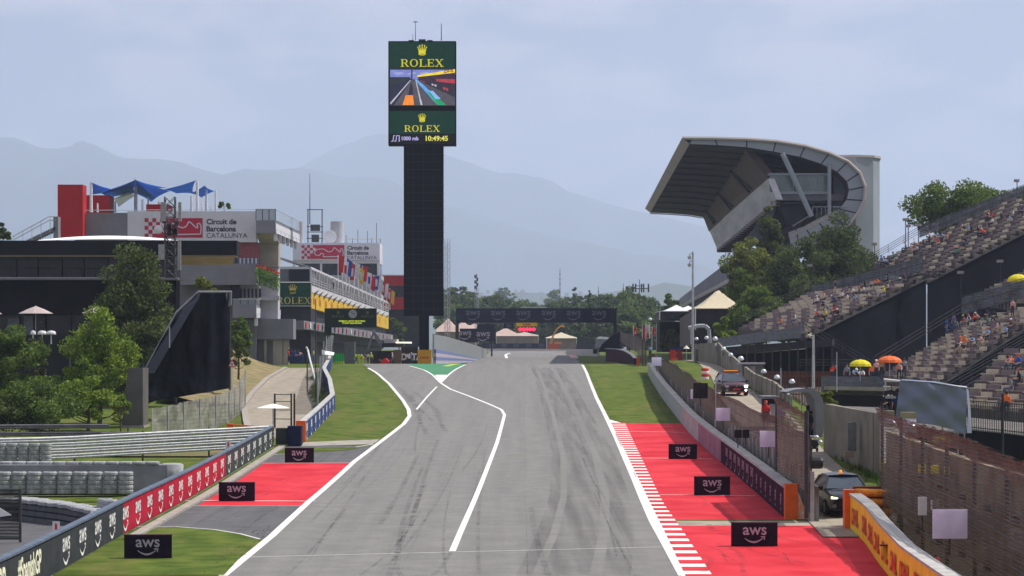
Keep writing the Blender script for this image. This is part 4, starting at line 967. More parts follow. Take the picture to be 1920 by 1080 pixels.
# grey pit wall fence curving away right of the tower
t = thing('pit_wall_fence', 'grey mesh fence over a blue and white striped wall right of the tower foot', 'fence', tuple(at(812, 680, 360)))
FW = [(812, 627, 356), (835, 631, 400), (870, 641, 450), (895, 649, 500), (911, 655, 540)]
mat('fence grey', (.22, .24, .25), .8, .15, 1, stretch=(4, 4, .5)); mat('stripe blue', (.14, .19, .36), .7, .1)
mb = MB(); mb.wall([(X(a, Y), Y, Z(np.interp(a, [812, 911], [655, 676]), Y), Z(b, Y)) for a, b, Y in FW], -.15); mb.build('mesh', 'fence grey', t)
for k in range(4):
 mb = MB(); f0, f1 = k / 4, (k + 1) / 4; bot = [683, 682, 680, 679, 678]; topp = [655, 659, 667, 673, 676]
 mb.wall([(X(a, Y) + .02, Y - .05, Z(bt + (tp - bt) * f0, Y), Z(bt + (tp - bt) * f1, Y) - .003) for (a, b, Y), bt, tp in zip(FW, bot, topp)], -.4); mb.build('wall_stripe', ('lettering pale', 'stripe blue')[k % 2], t)
for a, b, Y in FW[::1]: mb = MB(); mb.tube(at(a, 668, Y - .3), at(a, b - 1, Y - .3), .08, n=5); mb.build('post', 'galvanised', t)
# ------------------------------------------------------------ left buildings
mat('black fascia', (.006, .007, .010), .7, .2, .4); mat('dark glass', (.010, .013, .018), .2, .4, .25, spec=.35); mat('mullion', (.010, .010, .012), .5)
mat('soffit', (.34, .27, .18), .8, .1, .6); mat('slab grey', (.20, .20, .23), .8, .1, .5); mat('light grey wall', (.40, .40, .43), .85, .08, .5)
mat('tower red', (.42, .015, .02), .6, .08, .5); mat('sign white', (.60, .60, .66), .6, .04, .6); mat('sign crimson', (.45, .02, .06), .6, .05, .6); mat('text grey', (.06, .06, .075), .6, .05)
mat('sail blue', (.13, .33, .74), .6, .18, .25, trans=.4); mat('sail white', (.7, .72, .78), .7, .06, .4, trans=.3); mat('pole white', (.7, .7, .7), .5)
mat('beige concrete', (.36, .32, .27), .88, .16, .5, bump=.2); mat('cloth black', (.009, .010, .017), .95, 0, .55, bump=.3, spec=.05, col2=(.042, .044, .058), stretch=(1.6, 1, .45)); mat('trellis', (.05, .05, .055), .7)  # cloth black: stretched fading also paints the light its folds would catch
glass_mat('balcony glass', (.30, .36, .40), .62)
mat('plastic white', (.65, .66, .68), .5, .06)

# restaurant building with the black roof band
Yb = 262.0
t = thing('hospitality_building', 'long dark glass hospitality building with black roof band behind the left trees', 'building', (X(180, Yb), Yb, Z(800, Yb)))
mb = MB(); mb.pbox(-160, 444, 451, 478, Yb, 3); mb.build('roof', 'black fascia', t)
mb = MB(); mb.pbox(-158, 300, 478.1, 481, Yb + .3, 2.5); mb.pbox(332, 440, 478.2, 481, Yb + .3, 3); mb.prism([at(335, 481, Yb + .4), at(440, 481, Yb + .4), at(437, 496, Yb + 6), at(333, 497, Yb + 6)], (0, 0, .1)); mb.build('soffit', 'soffit', t)
mb = MB(); mb.pbox(-160, 330, 481, 521, Yb + 3, .3); mb.build('glass_wall', 'dark glass', t)
for k in range(10):
 px = -102 + k * 43 + (2 if k % 2 else 0); mb = MB(); mb.pbox(px, px + 2.2, 481.5, 520, Yb + 2.8, .18); mb.build('mullion', 'mullion', t)
mb = MB(); mb.pbox(-160, 332, 502, 503.5, Yb + 2.85, .12); mb.build('transom', 'mullion', t)
for a, b in ((136, 153), (160, 178)): mb = MB(); mb.pbox(a, b, 505, 520, Yb + 2.7, .1); mb.build('door', mat('door glass', (.035, .04, .05), .2), t)
mb = MB(); mb.pbox(-160, 334, 521, 524, Yb - 1.5, 5); mb.build('balcony_slab', 'slab grey', t)
mb = MB(); mb.pbox(-160, 330, 524.2, 590, Yb + 1.2, 3); mb.build('wall', mat('wall dark', (.011, .011, .015), .8, .3, .3, spec=.05), t)
mb = MB(); mb.pbox(-160, 330, 590.1, 800, Yb + 2.6, 3); mb.build('ground_floor', 'dark glass', t)
mb = MB(); mb.pbox(-160, 334, 519.8, 520.6, Yb - 1.5, .06); mb.build('handrail', 'galvanised', t)
for k in range(9): mb = MB(); mb.pbox(-60 + k * 48, -58 + k * 48, 592, 700, Yb + 2.3, .2); mb.build('column', 'mullion', t)
mb = MB(); mb.pbox(14, 36, 597, 640, Yb + 2.2, .2); mb.build('window', mat('pale window', (.11, .12, .15), .3), t); mb = MB(); mb.pbox(45, 62, 592, 650, Yb + 2.2, .2); mb.build('window', 'pale window', t)  # two panes paler than the dark glass around them
# white tensile roof
t = thing('canopy_roof', 'low white tensile canopy on top of the black roof band', 'canopy', tuple(at(190, 452, Yb + 6)))
rows = []
for i in range(17):
 u = i / 16; px = 66 + 272 * u; row = []
 for j in range(9):
  v = j / 8; h = 9.5 * (math.sin(math.pi * u) ** .8) * (.35 + .65 * math.sin(math.pi * v) ** .7); Y = Yb + 1 + 12 * v; row.append(at(px, 451.5 - h, Y))
 rows.append(row)
mb = MB(); mb.slabgrid(rows, (0, 0, -.05)); mb.build('membrane', mat('membrane', (.80, .80, .82), .7, .03), t, smooth=True)
# roof stair at the far left
t = thing('roof_stair', 'grey outdoor stair with railing climbing to the red stair tower', 'stair', tuple(at(75, 452, 300)))
mb = MB()
for k in range(12): mb.pbox(50 + k * 4.4, 55 + k * 4.4, 449 - k * 2.1, 456 - k * 2.1, 300, 1.6)
mb.build('steps', 'slab grey', t)
for dy in (0, 7):
 mb = MB(); mb.path([at(23, 444 + dy, 300), at(92, 406 + dy, 300), at(105, 406 + dy, 300)], .05, 5); mb.build('handrail', 'galvanised', t)
for k in range(5): mb = MB(); mb.tube(at(26 + k * 17, 452, 300), at(26 + k * 17, 442 - k * 9.2, 300), .035, n=4); mb.build('baluster', 'galvanised', t)
mb = MB(); mb.pbox(100, 109, 406, 450, 300, 1.6); mb.build('landing', 'slab grey', t)

# main circuit building
Y0 = 330.0
t = thing('circuit_building', 'grey and white circuit building with red stair towers and a big white sign', 'building', (X(350, Y0), Y0, Z(690, Y0)))
mb = MB(); mb.pbox(108, 155, 346, 446, Y0 - 2, 3); mb.build('stair_tower', 'tower red', t)
mb = MB(); mb.pbox(155, 205, 366, 400, Y0 + 8, 4); mb.build('roof_block', 'tower red', t)
mb = MB(); mb.pbox(274, 316, 383, 400, Y0 + 9, 4); mb.build('roof_block', 'tower red', t)
mb = MB(); mb.pbox(140, 238.5, 399, 452, Y0, 14); mb.build('parapet_wall', 'slab grey', t)
mb = MB(); mb.pbox(239, 480.5, 396, 454, Y0 - .1, 2); sg = mb.build('sign_panel', 'sign white', t)
def circuit_sign(par, Y, x0, y0, sx, sy, px_t, lines_, dy=0):
 """red course map plate with chequers and the circuit name; plate spans x0..x0+sx, y0..y0+sy"""
 mb = MB(); mb.pbox(x0 + sx * .2, x0 + sx, y0, y0 + sy, Y, .02); 
 c = sy / 5
 for i in range(5):
  for j in range(4):
   if (i + j) % 2 == 0 and not (j > 2 and i < 2 and (i + j) % 2 == 0 and False):
    if x0 + j * c < x0 + sx * .2: mb.pbox(x0 + j * c, min(x0 + (j + 1) * c, x0 + sx * .2), y0 + i * c, y0 + (i + 1) * c, Y, .02)
 mb.build('map_plate', 'sign crimson', par)
 mb = MB()
 for i in range(3): mb.pbox(x0 + sx * .2 + (i % 2) * c, x0 + sx * .2 + (i % 2 + 1) * c, y0 + i * c + (c if i == 9 else 0), y0 + (i + 1) * c, Y - .01, .005)
 mb.build('chequers', 'sign white', par)
 tr = [(.33, .72), (.30, .55), (.36, .30), (.52, .28), (.60, .45), (.66, .50), (.72, .42), (.76, .18), (.80, .24), (.88, .48), (.92, .50), (.90, .30), (.95, .26), (.975, .45), (.965, .82), (.60, .84), (.50, .84), (.52, .66), (.46, .58), (.42, .74), (.33, .72)]
 pts = [(at(x0 + sx * a, y0 + sy * b, Y).x, at(x0 + sx * a, y0 + sy * b, Y).z) for a, b in tr]
 mb = MB(); mb.stamp(arc_strip(pts, [sy * Y / FPX * .028] * len(pts)), (0, Y - .02, 0), (1, 0, 0), (0, 0, 1)); mb.build('course_map', 'sign white', par)
 for (s_, py, h, b_) in lines_:
  P = text2d(s_, b_); w = width(P) * h; mb = MB(); mb.stamp(P, at(px_t + w / 2, py, Y - .01), (1, 0, 0), (0, 0, 1), h * Y / FPX); mb.build('lettering', 'text grey', par)
circuit_sign(sg, Y0 - .14, 271, 409, 109, 36.5, 387, [('Circuit de', 415.5, 10.5, .03), ('Barcelona', 429, 10.5, .03), ('CATALUNYA', 441.5, 9.2, 0)])
mb = MB(); mb.pbox(140, 480, 454, 700, Y0 + 2, 14); mb.build('wall', mat('wall plain', (.14, .14, .16), .8, .15, .4), t)
mb = MB(); mb.pbox(445, 485, 455, 484, Y0 + 1, 1); mb.build('wall_band', mat('band rose', (.30, .09, .11), .7), t)
mb = MB(); mb.pbox(446, 484, 484, 494, Y0 + .8, 1)
mb.build('ribbon_window', mat('pane grey', (.16, .19, .22), .25), t)
for k in range(5): mb = MB(); mb.pbox(449 + k * 7.4, 452 + k * 7.4, 484, 494, Y0 + .6, .2); mb.build('mullion', 'sign white', t)
mb = MB(); mb.pbox(338, 481, 494, 534, Y0 - 1, 3); mb.build('balcony_band', 'slab grey', t)
mb = MB(); mb.pbox(446, 524, 555, 563, Y0 + 3, 1); mb.pbox(487, 521, 500, 640, Y0 + 4, 3); mb.build('end_wall', 'light grey wall', t)
mb = MB(); mb.pbox(446, 487, 535, 560, Y0 + 1.8, 1); mb.build('grille_wall', 'light grey wall', t)
for k in range(6): mb = MB(); mb.pbox(450 + k * 7.2, 453.4 + k * 7.2, 541, 558, Y0 + 1.7, .05); mb.build('slot', 'black plastic', t)
mb = MB(); mb.pbox(432, 448, 535, 572, Y0 - .8, 2); mb.build('dark_bay', 'black fascia', t)
# cantilever terraces
def terrace(px0, pxc, px1, pyt, pyb, pyt1, pyb1, glass, Yf, Yr, ribs=6, under=True):
 """front from px0 to pxc at Yf, side running back to px1 at Yr"""
 A, B, C_ = at(px0, pyb, Yf), at(pxc, pyb, Yf), at(px1, pyb1, Yr); h = (pyb - pyt) * Yf / FPX
 D = Vector((A.x, Yr, C_.z)); mb = MB(); mb.prism([A, B, C_, D], (0, 0, h)); mb.build('terrace_slab', 'slab grey', t)
 mb = MB(); off = Vector((.06, 0, 0)); mb.add([B + off, C_ + off, C_ + off + Vector((0, 0, h * .45)), B + off + Vector((0, 0, h * .45))], [(0, 1, 2, 3)]); 
 mb.prism([B + Vector((0, 0, h * .3)), C_ + Vector((0, 0, h * .3)), C_ + Vector((0, 0, h * .75)), B + Vector((0, 0, h * .75))], (.08, 0, 0)); mb.build('edge_band', 'sign white', t)
 for k in range(ribs):
  p = B.lerp(C_, (k + .15) / ribs); mb = MB(); mb.box(p.x - .3, p.x + .12, p.y - .12, p.y + .12, p.z - h * .6, p.z + h * .3); mb.build('bracket', 'sign white', t)
 g = glass * Yf / FPX; mb = MB(); up = Vector((0, 0, h)); mb.prism([A + up, B + up, B + up + Vector((0, 0, g)), A + up + Vector((0, 0, g))], (0, .05, 0)); mb.prism([B + up, C_ + up, C_ + up + Vector((0, 0, g)), B + up + Vector((0, 0, g))], (.05, 0, 0)); mb.build('glass_rail', 'balcony glass', t)
 mb = MB(); gz = Vector((0, 0, h + g)); mb.path([A + gz, B + gz, C_ + gz], .06, 5); mb.build('handrail', 'galvanised', t)
 for k in range(4): p = A.lerp(B, k / 3) + up; mb = MB(); mb.tube(p, p + Vector((0, 0, g)), .05, n=4); mb.build('baluster', 'dark steel', t)
terrace(480, 516.5, 561, 413, 437, 0, 456, 21, Y0 - 3, 361)
terrace(436, 480, 525, 571, 596, 0, 598, 10, Y0 - 2, 361, 5)
mb = MB(); mb.pprism([(481, 438, Y0 - 2), (516, 438, Y0 - 2), (524, 458, Y0 + 3), (487, 458, Y0 + 3)], (0, 0, .15)); mb.build('soffit', 'beige concrete', t)
mb = MB(); mb.pbox(487, 522, 456, 500, Y0 + 3, 3); mb.build('pier', 'beige concrete', t)
mb = MB(); mb.pbox(436, 550, 598, 636, Y0 + 3, 4); mb.build('lower_wall', 'slab grey', t)
mb = MB(); mb.pbox(436, 512, 636, 690, Y0 + 5, 2); mb.build('base_wall', mat('white wash', (.42, .42, .44), .8, .1, .3), t)
for a, b in ((470, 478), (495, 500), (512, 530), (531, 541)): mb = MB(); mb.pbox(a, b, 636.2, 688, Y0 + 3.5, 1.2); mb.build('pier', 'beige concrete', t)
# hanging flower trough
mat('flower leaves', (.14, .26, .03), .9, .3, 2, island=.4, trans=.3); mat('petals', (.45, .03, .02), .8, .3, 2)
def leafcloud(mb, c, r, n, size, rng, mi=0, flat=1.0):
 c = Vector(c)
 for i in range(n):
  d = Vector(rng.normal(size=3)); d.normalize(); p = c + Vector((d.x * r[0], d.y * r[1], d.z * r[2])) * (rng.uniform(.35, 1) ** .5)
  a = Vector(rng.normal(size=3)).normalized(); b = a.cross(Vector(rng.normal(size=3))).normalized(); s = size * rng.uniform(.6, 1.3)
  mb.add([p - a * s, p + b * s * .6, p + a * s, p - b * s * .6], [(0, 1, 2, 3)], mi)
rng = np.random.RandomState(3); mb = MB()
for k in range(9): c = at(484 + k * 4.6, 511 + k * 1.6, Y0 - 2.2); leafcloud(mb, c, (.35, .7, .9), 90, .13, rng); leafcloud(mb, c - Vector((0, 0, 1.0)), (.25, .5, .6), 50, .12, rng); leafcloud(mb, c + Vector((0, 0, .85)), (.35, .7, .2), 26, .12, rng, 1)
tag(mb.build('hanging_plants', ['flower leaves', 'petals'], org=tuple(at(500, 530, Y0 + 3))), 'green hanging plants with red blooms on the grey balcony band', 'plants')

# shade sails on the roof
def sail(c4, sagm, label, m_='sail blue'):
 a, b, c, d = [at(*p) for p in c4]; n = 12; rows = []
 for i in range(n + 1):
  u = i / n; row = []
  for j in range(n + 1):
   v = j / n; p = a.lerp(b, u).lerp(d.lerp(c, u), v)
   cen = (a + b + c + d) / 4; e = 1 - .12 * (4 * u * (1 - u) * abs(2 * v - 1) ** 2 + 4 * v * (1 - v) * abs(2 * u - 1) ** 2)
   row.append(cen + (p - cen) * e)
  rows.append(row)
 mb = MB(); mb.slabgrid(rows, (0, 0, -.04)); return tag(mb.build('shade_sail', m_, org=tuple(a), smooth=True), label, 'shade sail', 'blue shade sails on the roof')
sail([(254, 337, 334), (190, 360, 337), (232, 352, 352), (312, 352, 348)], 0, 'large blue shade sail rising to the tallest white pole')
sail([(254, 337, 333.9), (190, 362, 340), (196, 372, 352), (254, 362, 350)], 0, 'deep blue shade sail hanging left of the tallest pole')
sail([(254, 337, 334.1), (318, 358, 336), (284, 378, 350), (252, 362, 351)], 0, 'deep blue shade sail hanging right of the tallest pole')
sail([(367, 338, 334), (308, 355, 340), (330, 362, 352), (362, 362, 352)], 0, 'bright blue shade sail stretched to the right hand white pole')
sail([(172, 342, 334), (207, 354, 342), (196, 362, 350), (171, 365, 346)], 0, 'small bright blue sail at the left pole beside the red tower')
sail([(383, 348, 340), (358, 362, 346), (378, 370, 352), (402, 358, 346)], 0, 'small blue shade sail at the far right end of the roof')
sail([(240, 360, 345), (212, 372, 352), (222, 388, 358), (258, 364, 356)], 0, 'pale shade sail under the big blue sails', 'sail white')
pi = 0
for px, pyt, w in ((171, 341, .16), (254.5, 335, .19), (370, 338, .16), (387, 348, .14), (404.5, 357, .13), (159, 371, .12), (194.5, 377, .1), (183, 381, .1), (216, 377, .1), (267, 374, .12), (278, 369, .1), (359, 368, .14), (379, 378, .1), (298, 378, .1), (396, 385, .09)):
 mb = MB(); Y = 335 + (pi * 7) % 12; c = at(px, 398, Y); mb.tube(c, at(px, pyt, Y), w * 1.3, w, 8)
 mb.lathe([(w * 1.6, 0), (w * 1.6, .1)], c, 8)
 tag(mb.build('sail_pole', 'pole white', org=tuple(c)), f'white roof pole of the shade sails, {ORD[sorted([171, 254.5, 370, 387, 404.5, 159, 194.5, 183, 216, 267, 278, 359, 379, 298, 396]).index(px)]} from the left', 'pole', 'white poles of the shade sails'); pi += 1
mb = MB(); mb.tube(at(140, 394.5, Y0), at(480, 392.5, Y0), .04, n=4); mb.build('roof_railing', 'galvanised', t)

# telecom mast
mt = thing('lattice_mast', 'telecom lattice mast with panel antennas in front of the circuit sign', 'mast', tuple(at(320, 560, 255)))
def lattice(par, px, y0, y1, Y, w, mtl, rung, r=.05):
 c0, c1 = at(px, y1, Y), at(px, y0, Y); C = [Vector((sx * w / 2, sy * w / 2, 0)) for sx, sy in ((-1, -1), (1, -1), (1, 1), (-1, 1))]
 for d in C: mb = MB(); mb.tube(c0 + d, c1 + d, r, n=5); mb.build('leg', mtl, par)
 mb = MB(); n = int((c1.z - c0.z) / rung)
 for k in range(n):
  a, b = c0 + Vector((0, 0, rung * k)), c0 + Vector((0, 0, rung * (k + 1)))
  for i in range(4): mb.tube(a + C[i], b + C[(i + 1) % 4], r * .6, n=4); mb.tube(a + C[i], a + C[(i + 1) % 4], r * .6, n=4); mb.tube(a + C[(i + 1) % 4], b + C[i], r * .6, n=4)
 mb.build('bracing', mtl, par)
lattice(mt, 319, 369, 520, 255, 1.0, 'dark steel', 1.0)
for a, b, c, d in ((301, 311, 379, 415), (334, 340, 379, 415), (297, 308, 458, 487), (333, 339, 452, 506)): mb = MB(); mb.pbox(a, b, c, d, 254.2, .25); mb.build('panel_antenna', mat('antenna grey', (.30, .30, .30), .6), mt)
mb = MB(); mb.lathe([(.45, 0), (.38, .18), (.1, .28)], at(297, 430.5, 254.3), 14, ax='Y'); mb.build('dish', 'plastic white', mt)
mb = MB(); random.seed(2)
for k in range(14): mb.obox(at(random.uniform(306, 332), random.uniform(415, 440), 254.4), (random.uniform(.15, .5), 0, 0), (0, .3, 0), (0, 0, random.uniform(.15, .6)))
mb.build('equipment', 'dark steel', mt)

# umbrellas on the terrace
mat('umbrella pale', (.50, .42, .42), .8, .05, trans=.2); mat('umbrella white', (.62, .64, .68), .8, .05)
def umbrella(px, py, Y, wpx, hpx, label, m_, pole=2.2, cat='umbrella', name='parasol', n=8, grp=None, dome=False):
 c = at(px, py, Y); r = wpx / 2 * Y / FPX; h = hpx * Y / FPX; t = thing(name, label, cat, (c.x, c.y, c.z - h - pole), grp)
 prof = [(r, -h), (r * .98, -h + .02), (r * .5, -h * .42), (.04, 0)] if not dome else [(r, -h), (r * .93, -h * .62), (r * .72, -h * .3), (r * .4, -h * .08), (.03, 0)]
 mb = MB(); mb.lathe(prof, c, n); mb.build('canopy', m_, t)
 mb = MB(); mb.tube(c - Vector((0, 0, h + pole)), c + Vector((0, 0, .08)), .035, n=6); mb.build('pole', 'galvanised', t)
 for i in range(0, n, 2): a = 2 * math.pi * i / n; mb = MB(); mb.tube(c - Vector((0, 0, h * .9)), c + Vector((math.cos(a) * r * .9, math.sin(a) * r * .9, -h * .93)), .012, n=3); mb.build('rib', 'galvanised', t)
 return t
umbrella(67, 574, 255, 66, 14, 'pale pink square parasol on the terrace at the far left', 'umbrella pale', n=8)
umbrella(181, 576, 256, 56, 11, 'pale parasol half hidden behind the tall dark tree', 'umbrella pale'); umbrella(-14, 577, 256, 36, 12, 'parasol cut by the left edge of the frame', 'umbrella pale')
for k, (px, w) in enumerate(((79, 17), (96, 18), (62, 10))):
 c = at(px, 627, 240); mb = MB(); mb.lathe([(w / 2 * .05, -.0), (w / 2 * .05, .12), (w * .02, .30), (.05, .36)], c, 14); mb.lathe([(.06, -.9), (.06, 0)], c, 6)
 tag(mb.build('garden_table', 'plastic white', org=tuple(c)), ('middle', 'right', 'left')[k] + ' of three white domed garden heaters beyond the left trees', 'patio heater', 'white domes by the terrace')
mb = MB(); mb.pbox(-80, 130, 628, 760, 246, 1.0); tag(mb.build('retaining_wall', mat('dark wall', (.016, .02, .022), .8, .3, .3), org=tuple(at(60, 760, 246))), 'dark green wall below the terrace behind the left trees', 'wall')

# black cloth structure
t = thing('covered_stand_frame', 'tall scaffold frame hung with sagging black cloth beside the ramp road', 'cloth covered scaffold', (X(360, 214), 214, terrain(X(360, 214), 214)))
fr = [(268, 760), (268, 700), (300, 640), (331, 585), (372, 549), (431, 549), (431, 735)]
mb = MB(); rows = []
for i in range(49):
 u = i / 48; px = 268 + 162 * u; top = float(np.interp(px, [268, 300, 331, 372, 431], [705, 640, 590, 550, 549])); row = []
 bot = float(np.interp(px, [268, 290, 350, 431], [760, 752, 742, 728]))
 for j in range(29):
  v = j / 28; py = top + (bot - top) * v; sag = .35 * math.sin(u * 17 + v * 4) * (1 - v) + .9 * (1 - u) * v * math.sin(22 * math.hypot(u - 1.1, (v + .15) * .9)) + .2 * math.sin(u * 31)
  row.append(at(px, py, 212 + sag + 3 * (1 - u)))
 rows.append(row)
mb.slabgrid(rows, (0, .05, 0)); mb.build('cloth', 'cloth black', t, smooth=True)
mb = MB(); mb.slabgrid([[at(268, 700, 216), at(300, 640, 216), at(331, 588, 216), at(366, 551, 216), at(372, 549, 216)], [at(290, 700, 209), at(318, 652, 209), at(350, 598, 209), at(372, 562, 209), at(376, 549, 210)]], (0, 0, .05)); mb.build('side_cloth', mat('cloth navy', (.014, .017, .028), .75, .3, .4), t)
for a, b, c, d in ((431, 548, 740, 212), (268, 680, 800, 217), (330, 590, 800, 219)): mb = MB(); mb.tube(at(a, c, d), at(a, b, d), .09, n=7); mb.build('post', 'dark steel', t)
mb = MB(); mb.path([at(268, 700, 215.6), at(331, 585, 215.6), at(372, 547, 215.6), at(434, 547, 211.8)], .08, 5); mb.build('top_bar', 'galvanised', t)
mb = MB(); mb.pprism([(423, 551, 211.6), (434, 547, 211.6), (434, 572, 211.6), (428, 575, 211.6)], (0, .3, 0)); mb.build('cover_flap', mat('flap grey', (.2, .2, .2), .8), t)
mb = MB(); mb.tube(at(318, 652, 208.6), at(318, 612, 208.6), .05, n=5); mb.build('brace', 'galvanised', t)
t = thing('pillar', 'dark concrete pillar block between the trees and the mesh fence', 'pillar', tuple(at(248, 800, 200)))
mb = MB(); mb.prism([at(228, 800, 200), at(268, 800, 200), at(268, 690, 200), at(240, 690, 200)], (0, 3, 0)); mb.build('block', mat('pillar dark', (.11, .105, .10), .9, .2, .6), t)
mb = MB(); mb.prism([at(226, 803, 199.9), at(270, 803, 199.9), at(270, 798, 199.9), at(226, 798, 199.9)], (0, 3.3, 0)); mb.build('plinth', 'concrete', t)

# pale mesh fence below the cloth
t = thing('mesh_fence', 'pale greenish mesh fence with steel posts between the trees and the ramp road', 'fence', tuple(at(290, 822, 186)))
ML = [(285, 766, 822, 184), (315, 762, 820, 186), (345, 754, 817, 189), (375, 748, 813, 193), (405, 742, 808, 198), (430, 732, 800, 203), (440, 728, 790, 208), (450, 712, 778, 216), (460, 696, 762, 226)]
rows = []
for i in range(len(ML) * 4 - 3):
 k = i / 4; a = min(len(ML) - 2, int(k)); f_ = k - a; q = [ML[a][j] + (ML[a + 1][j] - ML[a][j]) * f_ for j in range(4)]
 zt_, zb = Z(q[1], q[3]), Z(q[2], q[3]); x = X(q[0], q[3]); rows.append([(x + .05 * math.sin(i * 1.7 + j), q[3], zb + (zt_ - zb) * j / 4 + (.06 * math.sin(i * 2.9) if j == 4 else 0)) for j in range(5)])
mb = MB(); mb.grid(rows); mb.build('netting', 'net pale', t)
for q in ML: mb = MB(); mb.tube(at(q[0], q[2], q[3] - .1), at(q[0], q[1] - 1, q[3] - .1), .05, n=6); mb.build('post', 'galvanised', t)
t = thing('warning_sign', 'triangular red bordered warning sign above the mesh fence', 'sign', tuple(at(435, 740, 207)))
mb = MB(); mb.pprism([(428, 687, 207), (442, 687, 207), (435, 674, 207)], (0, .03, 0)); mb.build('border', 'sign red', t); mb = MB(); mb.pprism([(430, 686, 206.97), (440, 686, 206.97), (435, 677, 206.97)], (0, .02, 0)); mb.build('face', 'lettering white', t)
mb = MB(); mb.pbox(433.2, 434.4, 680.5, 685, 206.94, .02); mb.pbox(435.6, 436.8, 680.5, 685, 206.94, .02); mb.build('symbol', 'text grey', t); mb = MB(); mb.tube(at(435, 740, 207.1), at(435, 686, 207.1), .04, n=6); mb.build('post', 'galvanised', t)

# gate frame and white parasol on the ramp
t = thing('gate_frame', 'dark open steel gate frame standing at the foot of the ramp road', 'gate', tuple(at(534, 802, 176)))
for a in (515, 546): mb = MB(); mb.pbox(a - 1.6, a + 1.6, 738, 803, 176, .14); mb.build('post', 'dark steel', t)
mb = MB(); mb.pbox(550, 553.5, 738, 800, 177, .12); mb.build('post', mat('rust', (.10, .05, .03), .9), t)
for py in (739, 752, 768, 785): mb = MB(); mb.pbox(516.6, 544.4, py, py + 1.4, 176.04, .06); mb.build('bar', 'dark steel', t)
umbrella(512, 757, 174, 62, 8, 'flat white parasol beside the dark gate frame', mat('canvas white', (.72, .72, .70), .8, .04), pole=1.5, n=8)
# fence at the right of the ramp
t = thing('catch_fence', 'grey mesh debris fence between the ramp road and the blue wall', 'fence', (X(605, 300), 300, ramp_z(0, 300)))
net_mat('net grey', (.20, .22, .235), .30, .62, .25, .2)
GF = [(596, 690, 758, 214), (600, 668, 742, 236), (604, 655, 728, 262), (607, 640, 712, 290), (612, 630, 700, 312), (622, 628, 692, 330)]
mb = MB(); mb.grid([[(X(a, Y), Y, Z(c, Y)), (X(a, Y), Y, Z((b + c) / 2, Y)), (X(a, Y) + .3, Y, Z(b, Y))] for a, b, c, Y in GF]); mb.build('netting', 'net grey', t)
for a, b, c, Y in GF: mb = MB(); mb.tube(at(a, c, Y), at(a, b, Y), .06, n=6); mb.build('post', 'galvanised', t)
mb = MB(); mb.tube(at(592, 745, 220), at(592, 560, 220), .055, .04, 7); tag(mb.build('thin_pole', 'dark steel', org=tuple(at(592, 745, 220))), 'thin dark pole rising beside the ramp road fence', 'pole')
mb = MB(); mb.path([at(591, 712, 236), at(583, 682, 238), at(577, 656, 240), at(574, 650, 240)], .09, 7); o = mb.build('pipe_stay', mat('pipe white', (.62, .64, .68), .4), org=tuple(at(591, 712, 236))); tag(o, 'pale slanting tube leaning over the ramp road', 'tube')
mb = MB(); mb.tube(at(576, 735, 235), at(576, 660, 235), .06, n=6); tag(mb.build('thin_pole', 'dark steel', org=tuple(at(576, 735, 235))), 'short dark pole standing on the ramp road', 'pole')
mb = MB(); mb.slabgrid([[at(603, 656, 300), at(627, 661, 300)], [at(605, 664, 292), at(625, 666, 292)]], (0, 0, -.05)); t = mb.build('small_awning', 'canvas white', org=tuple(at(615, 664, 296))); tag(t, 'small white awning at the top of the ramp road fence', 'awning')
for k in range(4):
 t = thing('padded_board', ['bright green and lime board left of the verge top', 'second green and lime board left of the verge top', 'third green and lime board, nearest the pit boxes', 'short green board turned away at the verge corner'][k], 'crash pad', tuple(at(628 + k * 5, 686, 338)), 'green boards at the verge top')
 mb = MB(); mb.pbox(626 + k * 4.7, 630.3 + k * 4.7, 663, 677, 338 + .3 * k, .3); mb.build('upper', mat('pad green', (.02, .32, .07), .6, .1), t); mb = MB(); mb.pbox(626 + k * 4.7, 630.3 + k * 4.7, 677.1, 686, 338 + .3 * k, .3); mb.build('lower', mat('pad lime', (.28, .45, .03), .6, .1), t)

# ------------------------------------------------------------ pit building
t = thing('pit_building', 'long pit building with white railed terraces and yellow courier band running into the distance', 'building', (X(600, 420), 420, zc(420)))
mat('pit white', (.55, .55, .58), .6, .06, .4); mat('pit dark', (.028, .028, .033), .6, .25, .3); mat('pit yellow', (.66, .42, .03), .6, .1, .5)
def side(pya0, pyb0, pya1, pyb1, m_, name, dx=-12, px0=583, px1=728, Ya=400, Yb_=565, par=t, e=0):
 A, B, C_, D = at(px0, pyb0, Ya), at(px1, pyb1, Yb_), at(px1, pya1, Yb_), at(px0, pya0, Ya)
 for p in (A, B, C_, D): p.x += e
 mb = MB(); mb.prism([A, B, C_, D], (dx, 0, 0)); return mb.build(name, m_, par)
side(500, 504.5, 566, 569, 'pit white', 'roof_edge', -16)
side(535, 548, 586, 594, 'pit white', 'terrace_slab', -16, e=.1)
side(549, 578, 594.2, 617, 'pit yellow', 'yellow_band', -14, e=.05)
side(504.6, 535, 569.2, 586, mat('pit recess', (.14, .15, .17), .5, .2, .4), 'recessed_wall', -12, e=-3.5)
side(578.2, 640, 617.2, 650, 'pit dark', 'dark_storey', -12, e=-.6)
side(640.2, 688, 650.2, 676, 'pit dark', 'garage_wall', -12, e=-1.5)
side(601, 617, 628, 640, 'slab grey', 'team_band', -2, 555, 727, 385, 563, e=1.2)
for k in range(30):
 u = k / 29; s_ = 1 / ((1 - u) / 400 + u / 565); px = 583 + 145 * u; Y = s_; mb = MB(); a = at(px, 535 + 51 * u, Y); b = at(px, 503 + 64.5 * u, Y); mb.tube(a, b, .13 if k % 3 else .2, n=5); mb.build('post', 'pit white', t)
